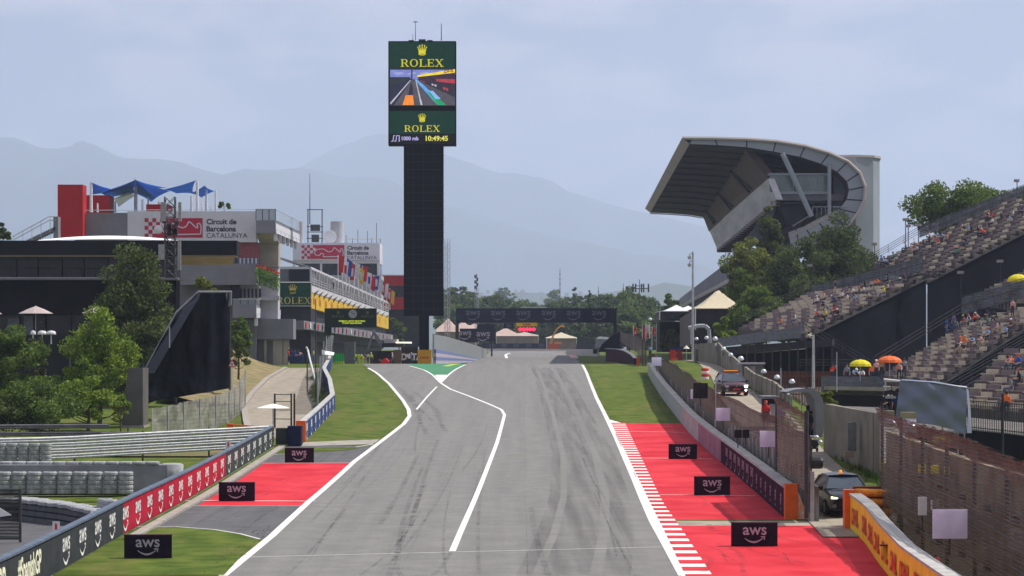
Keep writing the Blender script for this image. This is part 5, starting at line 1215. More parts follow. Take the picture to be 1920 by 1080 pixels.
for f_ in (.25, .5, .75): mb = MB(); mb.tube(at(583, 535 - 18 * f_ * 1, 399.9), at(728, 586 - 12 * f_, 564.9), .06, n=4); mb.build('rail', 'pit white', t)
for k in range(16):
 u = (k + .5) / 16; Y = 1 / ((1 - u) / 400 + u / 565); px = 583 + 145 * u; mb = MB(); c0 = at(px, 548 + 46 * u, Y); c1 = at(px, 556 + 42 * u, Y); mb.prism([c0 + Vector((.1, 0, 0)), c0 + Vector((.9, 0, .5)), c1 + Vector((.1, 0, 0))], (0, .3, 0)); mb.build('bracket', 'slab grey', t)
for k in range(13):
 u = (k + .5) / 13; Y = 1 / ((1 - u) / 400 + u / 565); px = 583 + 145 * u; mb = MB(); mb.stamp(text2d('DHL', .05, sx=1.4, shear=.25), at(px, 563.5 + 42 * u, Y) + Vector((.08, 0, 0)), (0.0, 1, -.1), (0, 0, 1), 1.1); mb.build('lettering', mat('dhl soft', (.5, .1, .02), .6), t)
random.seed(9)
for k in range(22):
 u = (k + .5) / 22; Y = 1 / ((1 - u) / 385 + u / 563); px = 555 + 172 * u; c = at(px, 609 + 25 * u, Y) + Vector((1.28, 0, 0)); w = .9; mb = MB(); h = .45; mb.prism([c + Vector((0, -w, -h)), c + Vector((0, w, -h)), c + Vector((0, w, h)), c + Vector((0, -w, h))], (.03, 0, 0)); mb.build('team_board', ('sign red', 'lettering white', 'board navy', 'sign red', 'pit dark')[k % 5], t)
mb = MB(); mb.prism([at(525, 486, 400), at(583, 502, 400), at(583, 500, 400), at(525, 482, 400)], (0, 12, 0)); mb.build('front_roof', 'light grey wall', t)
mb = MB(); mb.pbox(525, 582, 500, 530, 400.4, 12); mb.build('front_wall', 'slab grey', t)
mb = MB(); mb.pbox(525, 582.8, 575, 690, 399, 12); mb.build('front_bay', 'pit dark', t)
mb = MB(); mb.pbox(527, 582.9, 504, 527, 400.2, .15); mb.build('window', 'dark glass', t)
mb = MB(); mb.pbox(500, 583.5, 530, 573.5, 398.5, .4); sb = mb.build('sign_board', 'rolex green matt', t)
mb = MB(); lett(mb, CROWN, 549, 543, 17, 398.4, 1.15); lett(mb, ROLEX, 551, 563.5, 13, 398.4, 1.0); mb.build('lettering', 'rolex gold matt', sb)
mb = MB(); mb.path([at(500, 529.5, 398.4), at(583.5, 529.5, 398.4), at(583.5, 573.8, 398.4), at(500, 573.8, 398.4)], .08, 4); mb.build('frame', 'galvanised', sb)
# green clock board over the pit entry
t = thing('clock_board', 'dark green clock board over the pit lane with yellow message text', 'display board', tuple(at(656, 640, 372)))
mb = MB(); mb.pbox(608.5, 706, 578, 614, 372, .8); mb.build('housing', mat('board deep green', (.006, .022, .018), .6, .2, .5), t); mb = MB(); mb.pbox(608, 621, 612, 628, 371.9, 1.0); mb.build('leg', 'board deep green', t)
for px in (634, 689): mb = MB(); lett(mb, CROWN, px, 586.5, 6.5, 371.95, 1.15); lett(mb, ROLEX, px, 593.2, 4.3, 371.95, 1.1); mb.build('lettering', mat('gold dim', (.20, .19, .03), .6), t)
mb = MB(); mb.lathe([(.62, .0), (.62, .1)], at(661.5, 588.5, 371.9), 24, ax='Y'); ck = mb.build('clock_face', mat('clock face', (.35, .37, .38), .5), t); mb = MB(); c = at(661.5, 588.5, 371.7); mb.tube(c, c + Vector((-.2, 0, .3)), .035, n=4); mb.build('clock_hand', 'black plastic', ck); mb = MB(); mb.tube(c, c + Vector((.35, 0, -.2)), .025, n=4); mb.build('clock_hand', 'black plastic', ck)
mb = MB(); lett(mb, text2d('FORMULA 2 ENTRY PRACTISING', .03), 660, 602, 2.6, 371.95); mb.build('message', mat('message yellow', (.6, .7, .02), .5, .02, emit=.7), t); mb = MB(); lett(mb, text2d('TO EXIT BARCELONA', .03), 660, 605.8, 2.6, 371.95, 1.1); mb.build('message', 'message yellow', t)

# race control tower with second sign
Yr = 575.0; t = thing('control_tower', 'white race control tower with second circuit sign and roof aerials behind the pits', 'building', tuple(at(632, 640, Yr)))
mb = MB(); mb.pbox(549, 712, 455.5, 488, Yr, 12); sg = mb.build('sign_panel', 'sign white', t)
circuit_sign(sg, Yr - .1, 565.5, 459.5, 80, 26, 651, [('Circuit de', 464.5, 7.6, .03), ('Barcelona', 474, 7.6, .03), ('CATALUNYA', 483, 6.6, 0)])
mb = MB(); mb.pbox(549, 712, 488.2, 494, Yr + .5, 12); mb.build('floor_band', 'pit white', t); mb = MB(); mb.pbox(560, 711, 494.1, 516, Yr + 1, 11); mb.build('glazing', 'dark glass', t)
for px in (549, 600, 640, 707): mb = MB(); mb.pbox(px, px + 4, 494.1, 520, Yr + .3, 1); mb.build('column', 'pit white', t)
mb = MB(); mb.pbox(549, 715, 516.1, 650, Yr + 1, 11); mb.build('lower_storeys', 'light grey wall', t)
for a, b, c in ((556, 569, 413), (625.5, 638.5, 413)): mb = MB(); mb.lathe([(1.5 if a > 600 else .8, 0), (1.5 if a > 600 else .8, (455 - c) * Yr / FPX)], (X((a + b) / 2, Yr + 5) , Yr + 5, Z(455.4, Yr)), 16); mb.build('flue', 'light grey wall', t)
rf = thing('aerial_frame', 'steel aerial frame with thin antenna on the control tower roof', 'aerial frame', tuple(at(591, 455, Yr + 3)))
for px in (577.5, 604): mb = MB(); mb.tube(at(px, 455, Yr + 3), at(px, 393, Yr + 3), .13, n=5); mb.build('post', 'dark steel', rf)
for py in (393, 425, 435, 447): mb = MB(); mb.tube(at(575, py, Yr + 3), at(606, py, Yr + 3), .1, n=5); mb.build('beam', 'dark steel', rf)
mb = MB(); mb.tube(at(581, 420, Yr + 3), at(581, 325, Yr + 3), .13, .05, 5); mb.build('antenna', 'dark steel', rf); mb = MB(); mb.pbox(582, 600, 421, 433, Yr + 3, .6); mb.pbox(584, 598, 440, 454, Yr + 3, .6); mb.build('equipment', 'dark steel', rf)
mb = MB(); mb.lathe([(.1, 0), (1.3, .3), (1.5, .5), (1.35, .55)], at(619, 444, Yr + 3), 16, ax='Y'); mb.build('dish', 'plastic white', t)
mb = MB(); mb.path([at(647, 448, Yr), at(713, 448, Yr)], .07, 4); mb.build('roof_rail', 'galvanised', t)
for px, a in ((649, 441), (671, 431), (689, 433), (706, 418), (713, 447), (661, 446), (697, 446)): mb = MB(); mb.tube(at(px, 455.4, Yr + .5), at(px, a, Yr + .5), .06, n=4); mb.build('aerial', 'dark steel', t)
t = thing('service_building', 'dark red block building just left of the screen tower', 'building', tuple(at(740, 600, 620)))
mb = MB(); mb.pbox(713, 800, 517, 536, 620, 14); mb.build('upper_band', 'tower red', t); mb = MB(); mb.pbox(715, 800, 536.1, 557, 621, 12); mb.build('windows', 'dark glass', t); mb = MB(); mb.pbox(714, 800, 557.1, 580, 620, 14); mb.build('lower_band', 'tower red', t); mb = MB(); mb.pbox(712, 800, 515, 516.9, 619.8, 14); mb.build('coping', 'pit white', t); mb = MB(); mb.pbox(714, 800, 580.1, 650, 621, 12); mb.build('base', 'pit dark', t)

# flags on the pit roof
random.seed(12)
fl = [(634, 478, 'red'), (642, 486, 'white'), (649, 482, 'blue'), (655, 494, 'red'), (664, 490, 'white'), (672, 498, 'yellow'), (679, 498, 'red'), (687, 508, 'white'), (694, 512, 'red'), (701, 515, 'blue'), (708, 520, 'white'), (713, 522, 'red'), (719, 530, 'white'), (725, 538, 'red'), (731, 540, 'yellow')]
FC = {'red': (.5, .03, .04), 'white': (.6, .6, .62), 'blue': (.05, .08, .35), 'yellow': (.6, .45, .04)}
for c in FC: mat('flag ' + c, FC[c], .8, .1, trans=.3)
for k, (px, pyt, cn) in enumerate(fl):
 Y = 430 + k * 8; pb = 500 + (px - 583) * .455; c = at(px, pb + 14, Y); f = thing('flagpole', f'{cn} flag on a white pole, {ORD[k]} of the pit roof flags from the left', 'flag', tuple(c), 'flags on the pit roof')
 mb = MB(); mb.tube(c, at(px, pyt, Y), .08, .05, 6); mb.build('pole', 'pole white', f)
 tp = at(px, pyt + 2, Y); rows = [[tp + Vector((.1 + 1.0 * (i / 4) * (1 - .3 * j / 4), .1 * math.sin(i + k), -(2.8) * (j / 4) - .35 * i / 4 * ((k % 3)))) for j in range(5)] for i in range(5)]
 mb = MB(); mb.slabgrid(rows, (0, .02, 0)); fo = mb.build('flag', 'flag ' + cn, f)
 if k % 2: mb = MB(); mb.grid([[p + Vector((0, -.03, 0)) for p in r[1:4]] for r in rows[1:4]]); mb.build('flag_patch', 'flag ' + ('white' if cn != 'white' else ('blue', 'red')[k % 4 == 1]), fo)
# pit lane clutter under the clock board
t = thing('pit_gantry', 'dark team pit wall gantry with warm lit canopy beside the screen tower', 'pit gantry', tuple(at(735, 683, 380)))
mb = MB(); mb.pbox(720, 745, 636, 643, 380, 5); mb.build('canopy', 'light grey wall', t); mb = MB(); mb.pbox(742, 770, 641, 643.5, 379.5, 4); mb.build('light_strip', mat('warm light', (1, .75, .5), .5, .02, emit=1.2), t)
mb = MB(); mb.pbox(716, 757, 643.6, 651, 381, 4); mb.build('roof_box', 'pit dark', t); mb = MB(); mb.pbox(738, 752, 656, 683, 379, 2); mb.build('side_board', mat('brown board', (.14, .09, .05), .8), t)
mb = MB(); mb.pbox(752, 783, 650, 684, 381, 2); bd = mb.build('dark_board', 'pit dark', t); mb = MB(); lett(mb, text2d('DATA', .05), 772, 669, 13, 380.9, .85); mb.build('lettering', 'lettering white', bd)
mb = MB(); mb.pbox(694, 738, 658, 684, 384, 2); mb.build('stand', mat('stand brown', (.05, .03, .03), .8, .4, 1), t)
mb = MB(); mb.prism([at(688, 655, 383), at(700, 617, 383), at(722, 650, 383), at(716, 655, 383), at(700, 628, 383), at(692, 655, 383)], (0, .6, 0)); mb.build('lifting_arm', 'slab grey', t)
mb = MB(); mb.pbox(646, 665, 641, 684, 390, 2); t = mb.build('pit_cabin', mat('cabin grey', (.12, .13, .14), .7), org=tuple(at(655, 684, 390))); tag(t, 'grey glazed pit cabin behind the marshals', 'cabin')
t = thing('race_car', 'red racing car parked outside the pit boxes', 'race car', tuple(at(722, 683, 372)))
mb = MB(); c = at(722, 683, 372); mb.prism([c + Vector(p) for p in ((-.9, 0, .1), (.9, 0, .1), (.5, 0, .45), (.15, 0, .85), (-.15, 0, .85), (-.5, 0, .45))], (0, 3, 0)); mb.build('body', 'sign red', t)
mb = MB(); mb.box(c.x - .95, c.x + .95, c.y - .6, c.y - .3, c.z + .12, c.z + .2); mb.build('front_wing', 'sign red', t)
for s in (-1, 1):
 for d in (.1, 2.6): mb = MB(); mb.lathe([(.33, -.17), (.35, -.1), (.35, .1), (.33, .17)], c + Vector((s * .8, d, .35)), 14, ax='X'); mb.build('wheel', 'black plastic', t)
mb = MB(); mb.box(c.x - .5, c.x + .5, c.y + 2.9, c.y + 3.1, c.z + .6, c.z + .95); mb.build('rear_wing', 'black plastic', t)
# ------------------------------------------------------------ main roofed grandstand
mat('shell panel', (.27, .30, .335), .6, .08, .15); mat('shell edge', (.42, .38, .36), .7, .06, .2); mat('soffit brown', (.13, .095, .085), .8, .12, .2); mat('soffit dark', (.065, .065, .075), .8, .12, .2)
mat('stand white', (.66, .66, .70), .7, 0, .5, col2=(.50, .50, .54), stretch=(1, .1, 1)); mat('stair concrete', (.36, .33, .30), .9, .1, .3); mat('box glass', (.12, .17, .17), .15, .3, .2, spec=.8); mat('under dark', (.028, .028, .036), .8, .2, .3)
Yn, Yf = 400.0, 590.0
t = thing('grandstand', 'main grandstand with huge curved white shell roof and hanging glass box', 'grandstand', (X(1480, Yn), Yn, 9))
def sc_(p, Y=Yn): return at(p[0], p[1], Y)
def far(p, Y=Yf): a = at(p[0], p[1], Yn); return Vector((a.x + 4.1 * (Y - Yn) / (Yf - Yn), Y, a.z))
outer = [(1279, 259), (1340, 259.5), (1400, 261), (1455, 265), (1510, 274), (1555, 287), (1590, 303), (1612, 324), (1622, 350), (1620, 376), (1608, 400), (1588, 424), (1560, 444), (1530, 457), (1500, 464), (1484, 465)]
inner = [(1293, 270), (1345, 272), (1400, 276), (1450, 284), (1500, 294), (1540, 307), (1570, 322), (1588, 340), (1592, 356), (1588, 374), (1574, 392), (1552, 402), (1530, 412), (1508, 424), (1492, 430), (1478, 436)]
n = len(outer)
mb = MB()
for i in range(n - 1): mb.poly([sc_(outer[i]), sc_(inner[i]), sc_(inner[i + 1]), sc_(outer[i + 1])])
mb.build('end_fascia', 'shell panel', t)
mb = MB()
for i in range(1, n - 1):
 a, b = sc_(outer[i]), sc_(inner[i]); d = (b - a); w = Vector((d.z, 0, -d.x)).normalized() * .09; mb.poly([a + w + Vector((0, -.05, 0)), b + w + Vector((0, -.05, 0)), b - w + Vector((0, -.05, 0)), a - w + Vector((0, -.05, 0))])
mb.build('panel_joints', 'under dark', t)
mb = MB(); mb.grid([[sc_(p), far(p)] for p in outer]); mb.build('outer_shell', 'shell edge', t, smooth=True)
mb = MB(); off = Vector((0, -.25, 0)); mb.path([sc_(p) + off for p in outer], .28, 6); mb.build('edge_trim', 'shell edge', t)
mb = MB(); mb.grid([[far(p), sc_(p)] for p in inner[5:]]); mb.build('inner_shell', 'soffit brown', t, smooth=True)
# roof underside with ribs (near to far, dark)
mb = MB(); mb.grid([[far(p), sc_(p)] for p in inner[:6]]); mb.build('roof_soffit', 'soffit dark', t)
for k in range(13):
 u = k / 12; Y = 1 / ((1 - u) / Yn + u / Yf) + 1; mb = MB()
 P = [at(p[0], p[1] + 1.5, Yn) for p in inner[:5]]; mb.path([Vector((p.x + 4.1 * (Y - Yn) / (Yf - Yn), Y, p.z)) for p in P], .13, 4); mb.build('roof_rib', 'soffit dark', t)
mb = MB(); a, b = sc_(outer[0]), sc_(inner[0]); mb.add([a, b, far(inner[0]), far(outer[0])], [(0, 1, 2, 3)]); mb.prism([sc_((1279, 258)), sc_((1294, 270)), sc_((1296, 262))], (4.1, Yf - Yn, 0)); mb.build('roof_lip', 'shell edge', t)
# back wall and rear block
mb = MB(); mb.add([at(1398, 279, Yn + 30), at(1590, 300, Yn + 30), at(1590, 430, Yn + 30), at(1425, 345, Yn + 30)], [(0, 1, 2, 3)]); mb.build('back_wall', 'soffit brown', t)
# slanting inner wall running to the far end above the white box
P = [at(1398, 279, Yn + 20), at(1440, 335, Yn + 4)]
A, B, C_, D = at(1395, 278, Yn + 6), at(1440, 337, Yn + 3), at(1329, 434, Yf - 10), at(1318, 405, Yf)
mb = MB(); mb.prism([A, B, C_, D], (1.5, 0, 0)); mb.build('side_wall', 'soffit brown', t)
for k in range(3):
 u = (.22, .52, .85)[k]; a = A.lerp(D, u) + Vector((-.3, 0, -.5)); b = B.lerp(C_, u) + Vector((-.3, 0, .5)); mb = MB(); mb.tube(a, b, .22, n=5); mb.tube(a + (b - a) * .1, b + Vector((0, -6, 0)), .16, n=5); mb.build('strut', 'under dark', t)
# white parapet box: front corner near, running away
A, B = at(1440, 335, Yn + 1), at(1456, 374, Yn + 1); C_, D = at(1345, 468, Yf - 12), at(1330, 432, Yf - 12)
mb = MB(); mb.prism([A, B, C_, D], (1.0, 0, 0)); mb.build('white_parapet', 'stand white', t)
mb = MB()
for k in range(24):
 u = (k + .5) / 24; Y = 1 / ((1 - u) / (Yn + 1) + u / (Yf - 12)); p = at(1456 + (1345 - 1456) * u, 378 + 91 * u, Y); mb.box(p.x - .4, p.x + .7, p.y - .5, p.y + .5, p.z - .55, p.z + .1)
mb.build('bracket_row', 'shell edge', t)
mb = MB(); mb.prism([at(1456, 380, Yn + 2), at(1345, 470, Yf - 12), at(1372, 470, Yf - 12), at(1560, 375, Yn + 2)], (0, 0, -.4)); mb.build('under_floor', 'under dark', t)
mb = MB(); mb.prism([at(1456, 378, Yn + 3), at(1530, 378, Yn + 3), at(1490, 432, Yn + 3), at(1440, 452, Yn + 10), at(1378, 470, Yn + 60)], (0, .5, 0)); mb.build('shade_sheet', 'under dark', t)  # flat dark sheet standing in for the shade under the glass box
mb = MB(); mb.pbox(1443, 1553, 327, 360, Yn + 2, .2); gb = mb.build('glass_box', 'box glass', t)
mb = MB(); mb.pbox(1441, 1556, 324.5, 328.5, Yn + 1.8, 8); mb.build('box_head', 'shell panel', t); mb = MB(); mb.pbox(1455, 1556, 359, 364, Yn + 1.8, 8); mb.build('box_sill', 'shell panel', t); mb = MB(); mb.pbox(1456, 1580, 364.1, 376, Yn + 2.2, 9); mb.build('box_band', mat('band grey', (.14, .14, .16), .7), t)
for k in range(1, 5): mb = MB(); mb.pbox(1443 + k * 22, 1444 + k * 22, 328.5, 359, Yn + 1.9, .1); mb.build('mullion', 'shell panel', gb)
mb = MB(); mb.pbox(1555, 1596, 300, 395, Yn + 8, .4); mb.build('recess_wall', 'soffit brown', t)
mb = MB(); mb.tube(at(1467, 287, Yn - .5), at(1522, 406, Yn - .5), .42, n=8); mb.build('raking_strut', 'shell panel', t); mb = MB(); mb.tube(at(1555, 307, Yn - .2), at(1555, 404, Yn - .2), .3, n=8); mb.build('post', 'shell panel', t)
mb = MB()
for k in range(9): mb.pbox(1546 - k * 8, 1554 - k * 8, 404 + k * 4.2, 410 + k * 4.2, Yn - .1, 3)
mb.pbox(1552, 1570, 400, 404, Yn - .1, 3); mb.build('stair_flight', 'stair concrete', t)
mb = MB(); mb.path([at(1486, 424, Yn - .3), at(1522, 402, Yn - .3), at(1524, 388, Yn - .3), at(1590, 388, Yn - .3)], .07, 4)
for k in range(8): mb.tube(at(1524 + k * 8, 403, Yn - .3), at(1524 + k * 8, 388, Yn - .3), .04, n=4)
mb.build('railing', 'shell panel', t)
# rear stair block, curved
mb = MB(); rows = []
for i in range(9):
 a = R(-90 + i * 22); cx = X(1600, Yn + 8); r = X(1655, Yn + 8) - cx; rows.append([(cx + (r if i > 1 else r * (.2 + .8 * i / 2)) * (math.cos(R(-80 + i * 10)) if i < 8 else .98), Yn + 8 + i * 3.0 - 4 * math.cos(R(i * 11)), z) for z in (8, Z(297, Yn + 8))])
pts = [(1560, Yn + 6), (1600, Yn + 5), (1635, Yn + 6.5), (1651, Yn + 9), (1656, Yn + 13), (1648, Yn + 26), (1560, Yn + 30)]
mb.prism([(X(a, Yn + 8), b, 8) for a, b in pts], (0, 0, Z(297, Yn + 8) - 8)); mb.build('stair_block', 'shell panel', t)
mb = MB(); mb.prism([(X(a, Yn + 8) + (.2 if a > 1600 else 0), b - .1, Z(297, Yn + 8)) for a, b in pts], (0, 0, .35)); mb.build('coping', 'shell edge', t)
# far seating deck beneath the roof
mb = MB(); A, B = at(1382, 478, 430), at(1274, 560, 640); h = 22
mb.prism([A, B, at(1274, 572, 640), at(1382, 512, 430)], (2, 0, 0)); mb.build('deck_parapet', mat('parapet grey', (.20, .20, .23), .75, .1, .2), t)
mb = MB(); mb.prism([at(1382, 512.5, 431), at(1274, 572.5, 641), at(1276, 578, 641), at(1382, 522, 431)], (2, 0, 0)); mb.build('deck_ledge', 'shell edge', t)
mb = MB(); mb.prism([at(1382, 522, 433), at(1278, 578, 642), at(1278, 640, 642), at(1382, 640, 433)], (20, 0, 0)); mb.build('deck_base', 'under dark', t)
for px in (1374, 1381, 1387): mb = MB(); mb.tube(at(px, 468, 450), at(px + 6, 484, 445), .3, n=5); mb.build('strut', 'shell edge', t)

# ------------------------------------------------------------ open grandstands
mat('seat beige', (.45, .39, .31), .75, .12, 1); mat('seat mauve', (.21, .165, .17), .75, .12, 1); mat('riser', (.12, .10, .095), .9, .25, 1); mat('stand concrete', (.30, .27, .23), .9, .15, .8); mat('stand dark', (.085, .075, .068), .9, .3, .8)
mat('stand cloth', (.008, .009, .014), .9, .3, .35, bump=.3, spec=.05); mat('mesh grey', (.12, .13, .15), .75, .2, .8, stretch=(1, 1, 6)); mat('iron', (.045, .047, .052), .9, .2, 2, spec=.05)
SEATS = {}
def level(c):  # four corners (px, py, Y): front far, front near, top near, top far
 return [at(*p) for p in c]
def stand(label, corners, rows_n, cols_n, fence=None, key=None, under_to=None, seat_show=100):
 ff, fn, tn, tf = level(corners); zf_, zt_ = (ff.z + fn.z) / 2, (tn.z + tf.z) / 2
 t = thing('grandstand', label, 'grandstand', (fn.x, fn.y, min(terrain(fn.x, fn.y), fn.z)))
 def P(r, c): u, v = c, r; a = ff.lerp(fn, u); b = tf.lerp(tn, u); p = a.lerp(b, v); return p
 mb = MB()   # stepped deck, one closed staircase
 for r in range(rows_n):
  v0, v1 = r / rows_n, (r + 1) / rows_n; rise = [(P(1, c).z - P(0, c).z) / rows_n for c in (0, 1)]
  a, b, c_, d = P(v0, 0), P(v0, 1), P(v1, 1), P(v1, 0); c_.z = b.z; d.z = a.z
  mb.prism([a, b, c_, d], (0, 0, -abs(sum(rise)) / 2 - .16))
 mb.build('stepped_deck', 'stand dark', t)  # deck coloured dark to stand for the shade lines between seat rows
 # seats
 rng = np.random.RandomState(rows_n * 7 + cols_n); cells = []
 for r in range(rows_n):
  for c in range(cols_n): cells.append((r, c))
 U = (P(0, 1) - P(0, 0)).normalized(); U.z = 0; U.normalize(); V = Vector((-U.y, U.x, 0)); 
 if V.dot(P(1, .5) - P(0, .5)) < 0: V = -V
 rise = (P(1, .5).z - P(0, .5).z) / rows_n; rest = MB(); n_obj = 0
 cells.sort(key=lambda q: P((q[0] + .5) / rows_n, (q[1] + .5) / cols_n).y)
 SEATS[key] = (P, rows_n, cols_n, U, V)
 for (r, c) in cells:
  if key == 'upper' and False: continue
  p0, p1 = P((r + .25) / rows_n, c / cols_n), P((r + .25) / rows_n, (c + 1) / cols_n); zb = P(r / rows_n, (c + .5) / cols_n).z
  w = (p1 - p0).length * .86; mid = (p0 + p1) / 2; mid.z = zb; ci = (c + (r // 1)) % 2 if rng.rand() > .15 else int(rng.rand() < .5)
  m_ = MB() if n_obj < seat_show else rest; k = 0 if m_ is not rest else ci
  uu = (p1 - p0); uu.z = 0; uu.normalize()
  m_.obox(mid + Vector((0, 0, .24)) + V * .12, uu * w, V * .5, (0, 0, .09), k); m_.obox(mid + Vector((0, 0, .12)) + V * .02, uu * w * .98, V * .06, (0, 0, .22), k)
  m_.obox(mid + Vector((0, 0, .42)) + V * .40, uu * w, V * .07, (0, 0, .34), k)
  if m_ is not rest: m_.build('seat', ('seat beige', 'seat mauve')[ci], t); n_obj += 1
 if rest.v: o = rest.build('seat', ['seat beige', 'seat mauve'], t); o['kind'] = 'stuff'
 # raking side wall down to the ground on the near side, hung with black cloth
 if under_to:
  g = [P(0, 1), P(1, 1)]; a, b = g; lo = [at(*q) for q in under_to]
  mb = MB(); e = V * 0 + (P(0, 1) - P(0, 0)).normalized() * .25; N = 10; rows = []
  for i in range(N + 1):
   q = a.lerp(b, i / N) + e; q.z -= .55; zb = lo[0].z + (lo[1].z - lo[0].z) * i / N; rows.append([(q.x, q.y, zb + (q.z - zb) * j / 4) for j in range(5)])
  mb.slabgrid(rows, tuple(-e * .3)); mb.build('side_cloth', 'stand cloth', t)
  mb = MB(); off = Vector((0, -.1, -.5)); mb.path([a + e + off, b + e + off], .09, 5); mb.build('side_rail', 'iron', t)
 return t, P
def railing(par, pts, h, gap, name='railing', fill=None, r=.03, bars=3):
 """pts world points at the base"""
 up = Vector((0, 0, h))
 mb = MB()
 for k in range(bars): mb.path([p + up * ((k + 1) / bars) for p in pts], r, 4)
 for a, b in zip(pts, pts[1:]):
  n = max(1, int((b - a).length / gap))
  for i in range(n + 1): q = a.lerp(b, i / n); mb.tube(q, q + up, r * .8, n=4)
 mb.build(name, 'iron', par)
 if fill:
  mb = MB()
  for a, b in zip(pts, pts[1:]): mb.prism([a, b, b + up * .93, a + up * .93], (0, .04, 0))
  mb.build('infill', fill, par)
net_mat('rail mesh', (.10, .11, .125), .62, .9, .22, .05)
A_c = [(1383, 618, 300), (1510, 626, 276), (1735, 516, 290), (1522, 548, 316)]
gA, PA = stand('lower tier of the far open grandstand with beige and mauve seats', A_c, 13, 11, key='lower', under_to=[(1540, 790, 276), (1760, 750, 290)])
B_c = [(1636, 494, 322), (1738, 522, 292), (2010, 384, 306), (1900, 372, 330)]
gB, PB = stand('upper tier of the far open grandstand with long rows of weathered seats', B_c, 16, 9, key='upper', under_to=[(1760, 750, 292), (2010, 660, 306)])
C_c = [(1648, 708, 236), (1757, 716, 226), (1995, 556, 236), (1815, 606, 252)]
gC, PC = stand('near open grandstand with spectators under orange and yellow umbrellas', C_c, 12, 9, key='near', under_to=[(1760, 800, 226), (1995, 720, 236)])
D_c = [(1790, 762, 178), (1930, 775, 170), (2080, 660, 176), (1880, 655, 190)]
gD, PD = stand('closest corner of grandstand seats at the right edge behind black railings', D_c, 8, 6, key='close')
E_c = [(1815, 560, 262), (1880, 566, 252), (2080, 480, 262), (1960, 490, 270)]
gE, PE = stand('top tier of the near grandstand mostly cut by the right edge', E_c, 8, 5, key='top')
# parapets and railings
def wp(pts): return [at(*p) for p in pts]
mb = MB(); mb.prism(wp([(1345, 651, 296), (1502, 633, 268), (1502, 612, 268), (1345, 634, 296)]), (0, .2, 0)); mb.build('front_parapet', 'mesh grey', gA)
mb = MB(); mb.prism(wp([(1345, 668, 296.5), (1560, 648, 266), (1560, 636, 266), (1345, 652, 296.5)]), (1, 6, 0)); mb.build('deck_beam', 'under dark', gA)
mb = MB(); mb.prism(wp([(1350, 745, 302), (1560, 760, 275), (1560, 650, 275), (1350, 668, 302)]), (1, 8, 0)); mb.build('undercroft', 'stand cloth', gA)
for k in range(11): mb = MB(); mb.tube(at(1400 + k * 16, 730, 274 - k * .6), at(1400 + k * 16, 650, 274 - k * .6), .10, n=5); mb.build('column', 'iron', gA)
railing(gA, wp([(1383, 612, 300), (1522, 541, 316)]), .9, 2, bars=3); railing(gB, wp([(1636, 492, 322), (1724, 441, 325)]), 1.1, 2, bars=4)
railing(gB, wp([(1724, 446, 325), (1920, 368, 331)]), 1.5, 1.6, fill='rail mesh', bars=2)
railing(gB, wp([(1521, 563, 314), (1640, 534, 300), (1730, 508, 287)]), 1.8, 1.5, fill='rail mesh', bars=2)
mb = MB(); mb.prism(wp([(1521, 566, 314), (1730, 512, 286.5), (1730, 516, 286.5), (1521, 570, 314)]), (0, .4, 0)); mb.build('walkway_edge', 'iron', gB)
mb = MB(); mb.prism(wp([(1735, 516, 287), (1770, 513, 288), (1770, 518, 288), (1735, 522, 287)]), (0, .4, 0)); mb.path(wp([(1735, 521, 286.8), (1745, 508, 286.8), (1755, 520, 286.8), (1765, 508, 286.8)]), .06, 4); mb.build('truss', 'iron', gB)
railing(gE, wp([(1803, 590, 248), (1925, 556, 243)]), 1.8, 1.6, fill='rail mesh', bars=2)
railing(gC, wp([(1640, 690, 238), (1805, 590, 252)]), 1.1, 2.2, bars=3)
railing(gC, wp([(1500, 690, 246), (1560, 690, 244), (1650, 690, 240)]), .8, 2)
# stairs with rails between the stands
for (a, b) in (((1505, 618, 268), (1560, 652, 264)), ((1560, 652, 264), (1640, 700, 258))): railing(gA, wp([a, b]), 1.1, 1.6, bars=3)
railing(gD, wp([(1775, 728, 205), (1930, 640, 212)]), 1.0, 1.6, bars=4); railing(gD, wp([(1800, 738, 200), (1935, 662, 206)]), 1.0, 1.6, bars=3)
mb = MB(); mb.prism(wp([(1770, 745, 209), (1940, 650, 215), (1940, 672, 215), (1800, 760, 209)]), (0, .5, 0)); mb.build('stair_side', 'stand cloth', gD)
mb = MB(); mb.prism(wp([(1540, 740, 214), (1656, 742, 206), (1656, 706, 206), (1540, 706, 214)]), (0, .2, 0)); mb.build('front_parapet', 'mesh grey', gC)
mb = MB(); mb.prism(wp([(1540, 760, 214.5), (1656, 764, 206.5), (1656, 742.5, 206.5), (1540, 740.5, 214.5)]), (0, 4, 0)); mb.build('deck_beam', 'under dark', gC)
mb = MB(); mb.prism(wp([(1656, 716, 206.1), (1700, 716, 203), (1700, 713, 203), (1656, 712, 206.1)]), (0, .1, 0)); mb.build('parapet_rail', 'shell edge', gC)
# black vertical railings at the right edge
t = thing('iron_railing', 'black vertical bar railing along the right edge below the closest seats', 'railing', tuple(at(1820, 840, 150)))
mb = MB()
for k in range(44): px = 1814 + k * 4.2; Y = 150 - k * .35; mb.tube(at(px, 806 + k * .45, Y), at(px, 751 + k * .3, Y), .022, n=4)
mb.build('bars', 'iron', t)
mb = MB(); mb.tube(at(1812, 751, 150), at(2000, 764, 135), .03, n=4); mb.tube(at(1812, 800, 150), at(2000, 819, 135), .03, n=4); mb.build('rails', 'iron', t)
mb = MB(); mb.prism(wp([(1812, 806, 150.3), (2010, 826, 135), (2010, 900, 135), (1812, 870, 150.3)]), (0, .2, 0)); mb.build('dark_screen', 'stand cloth', t)
mb = MB(); mb.tube(at(1880, 860, 140), at(1880, 738, 140), .07, n=6); mb.build('post', 'iron', t)

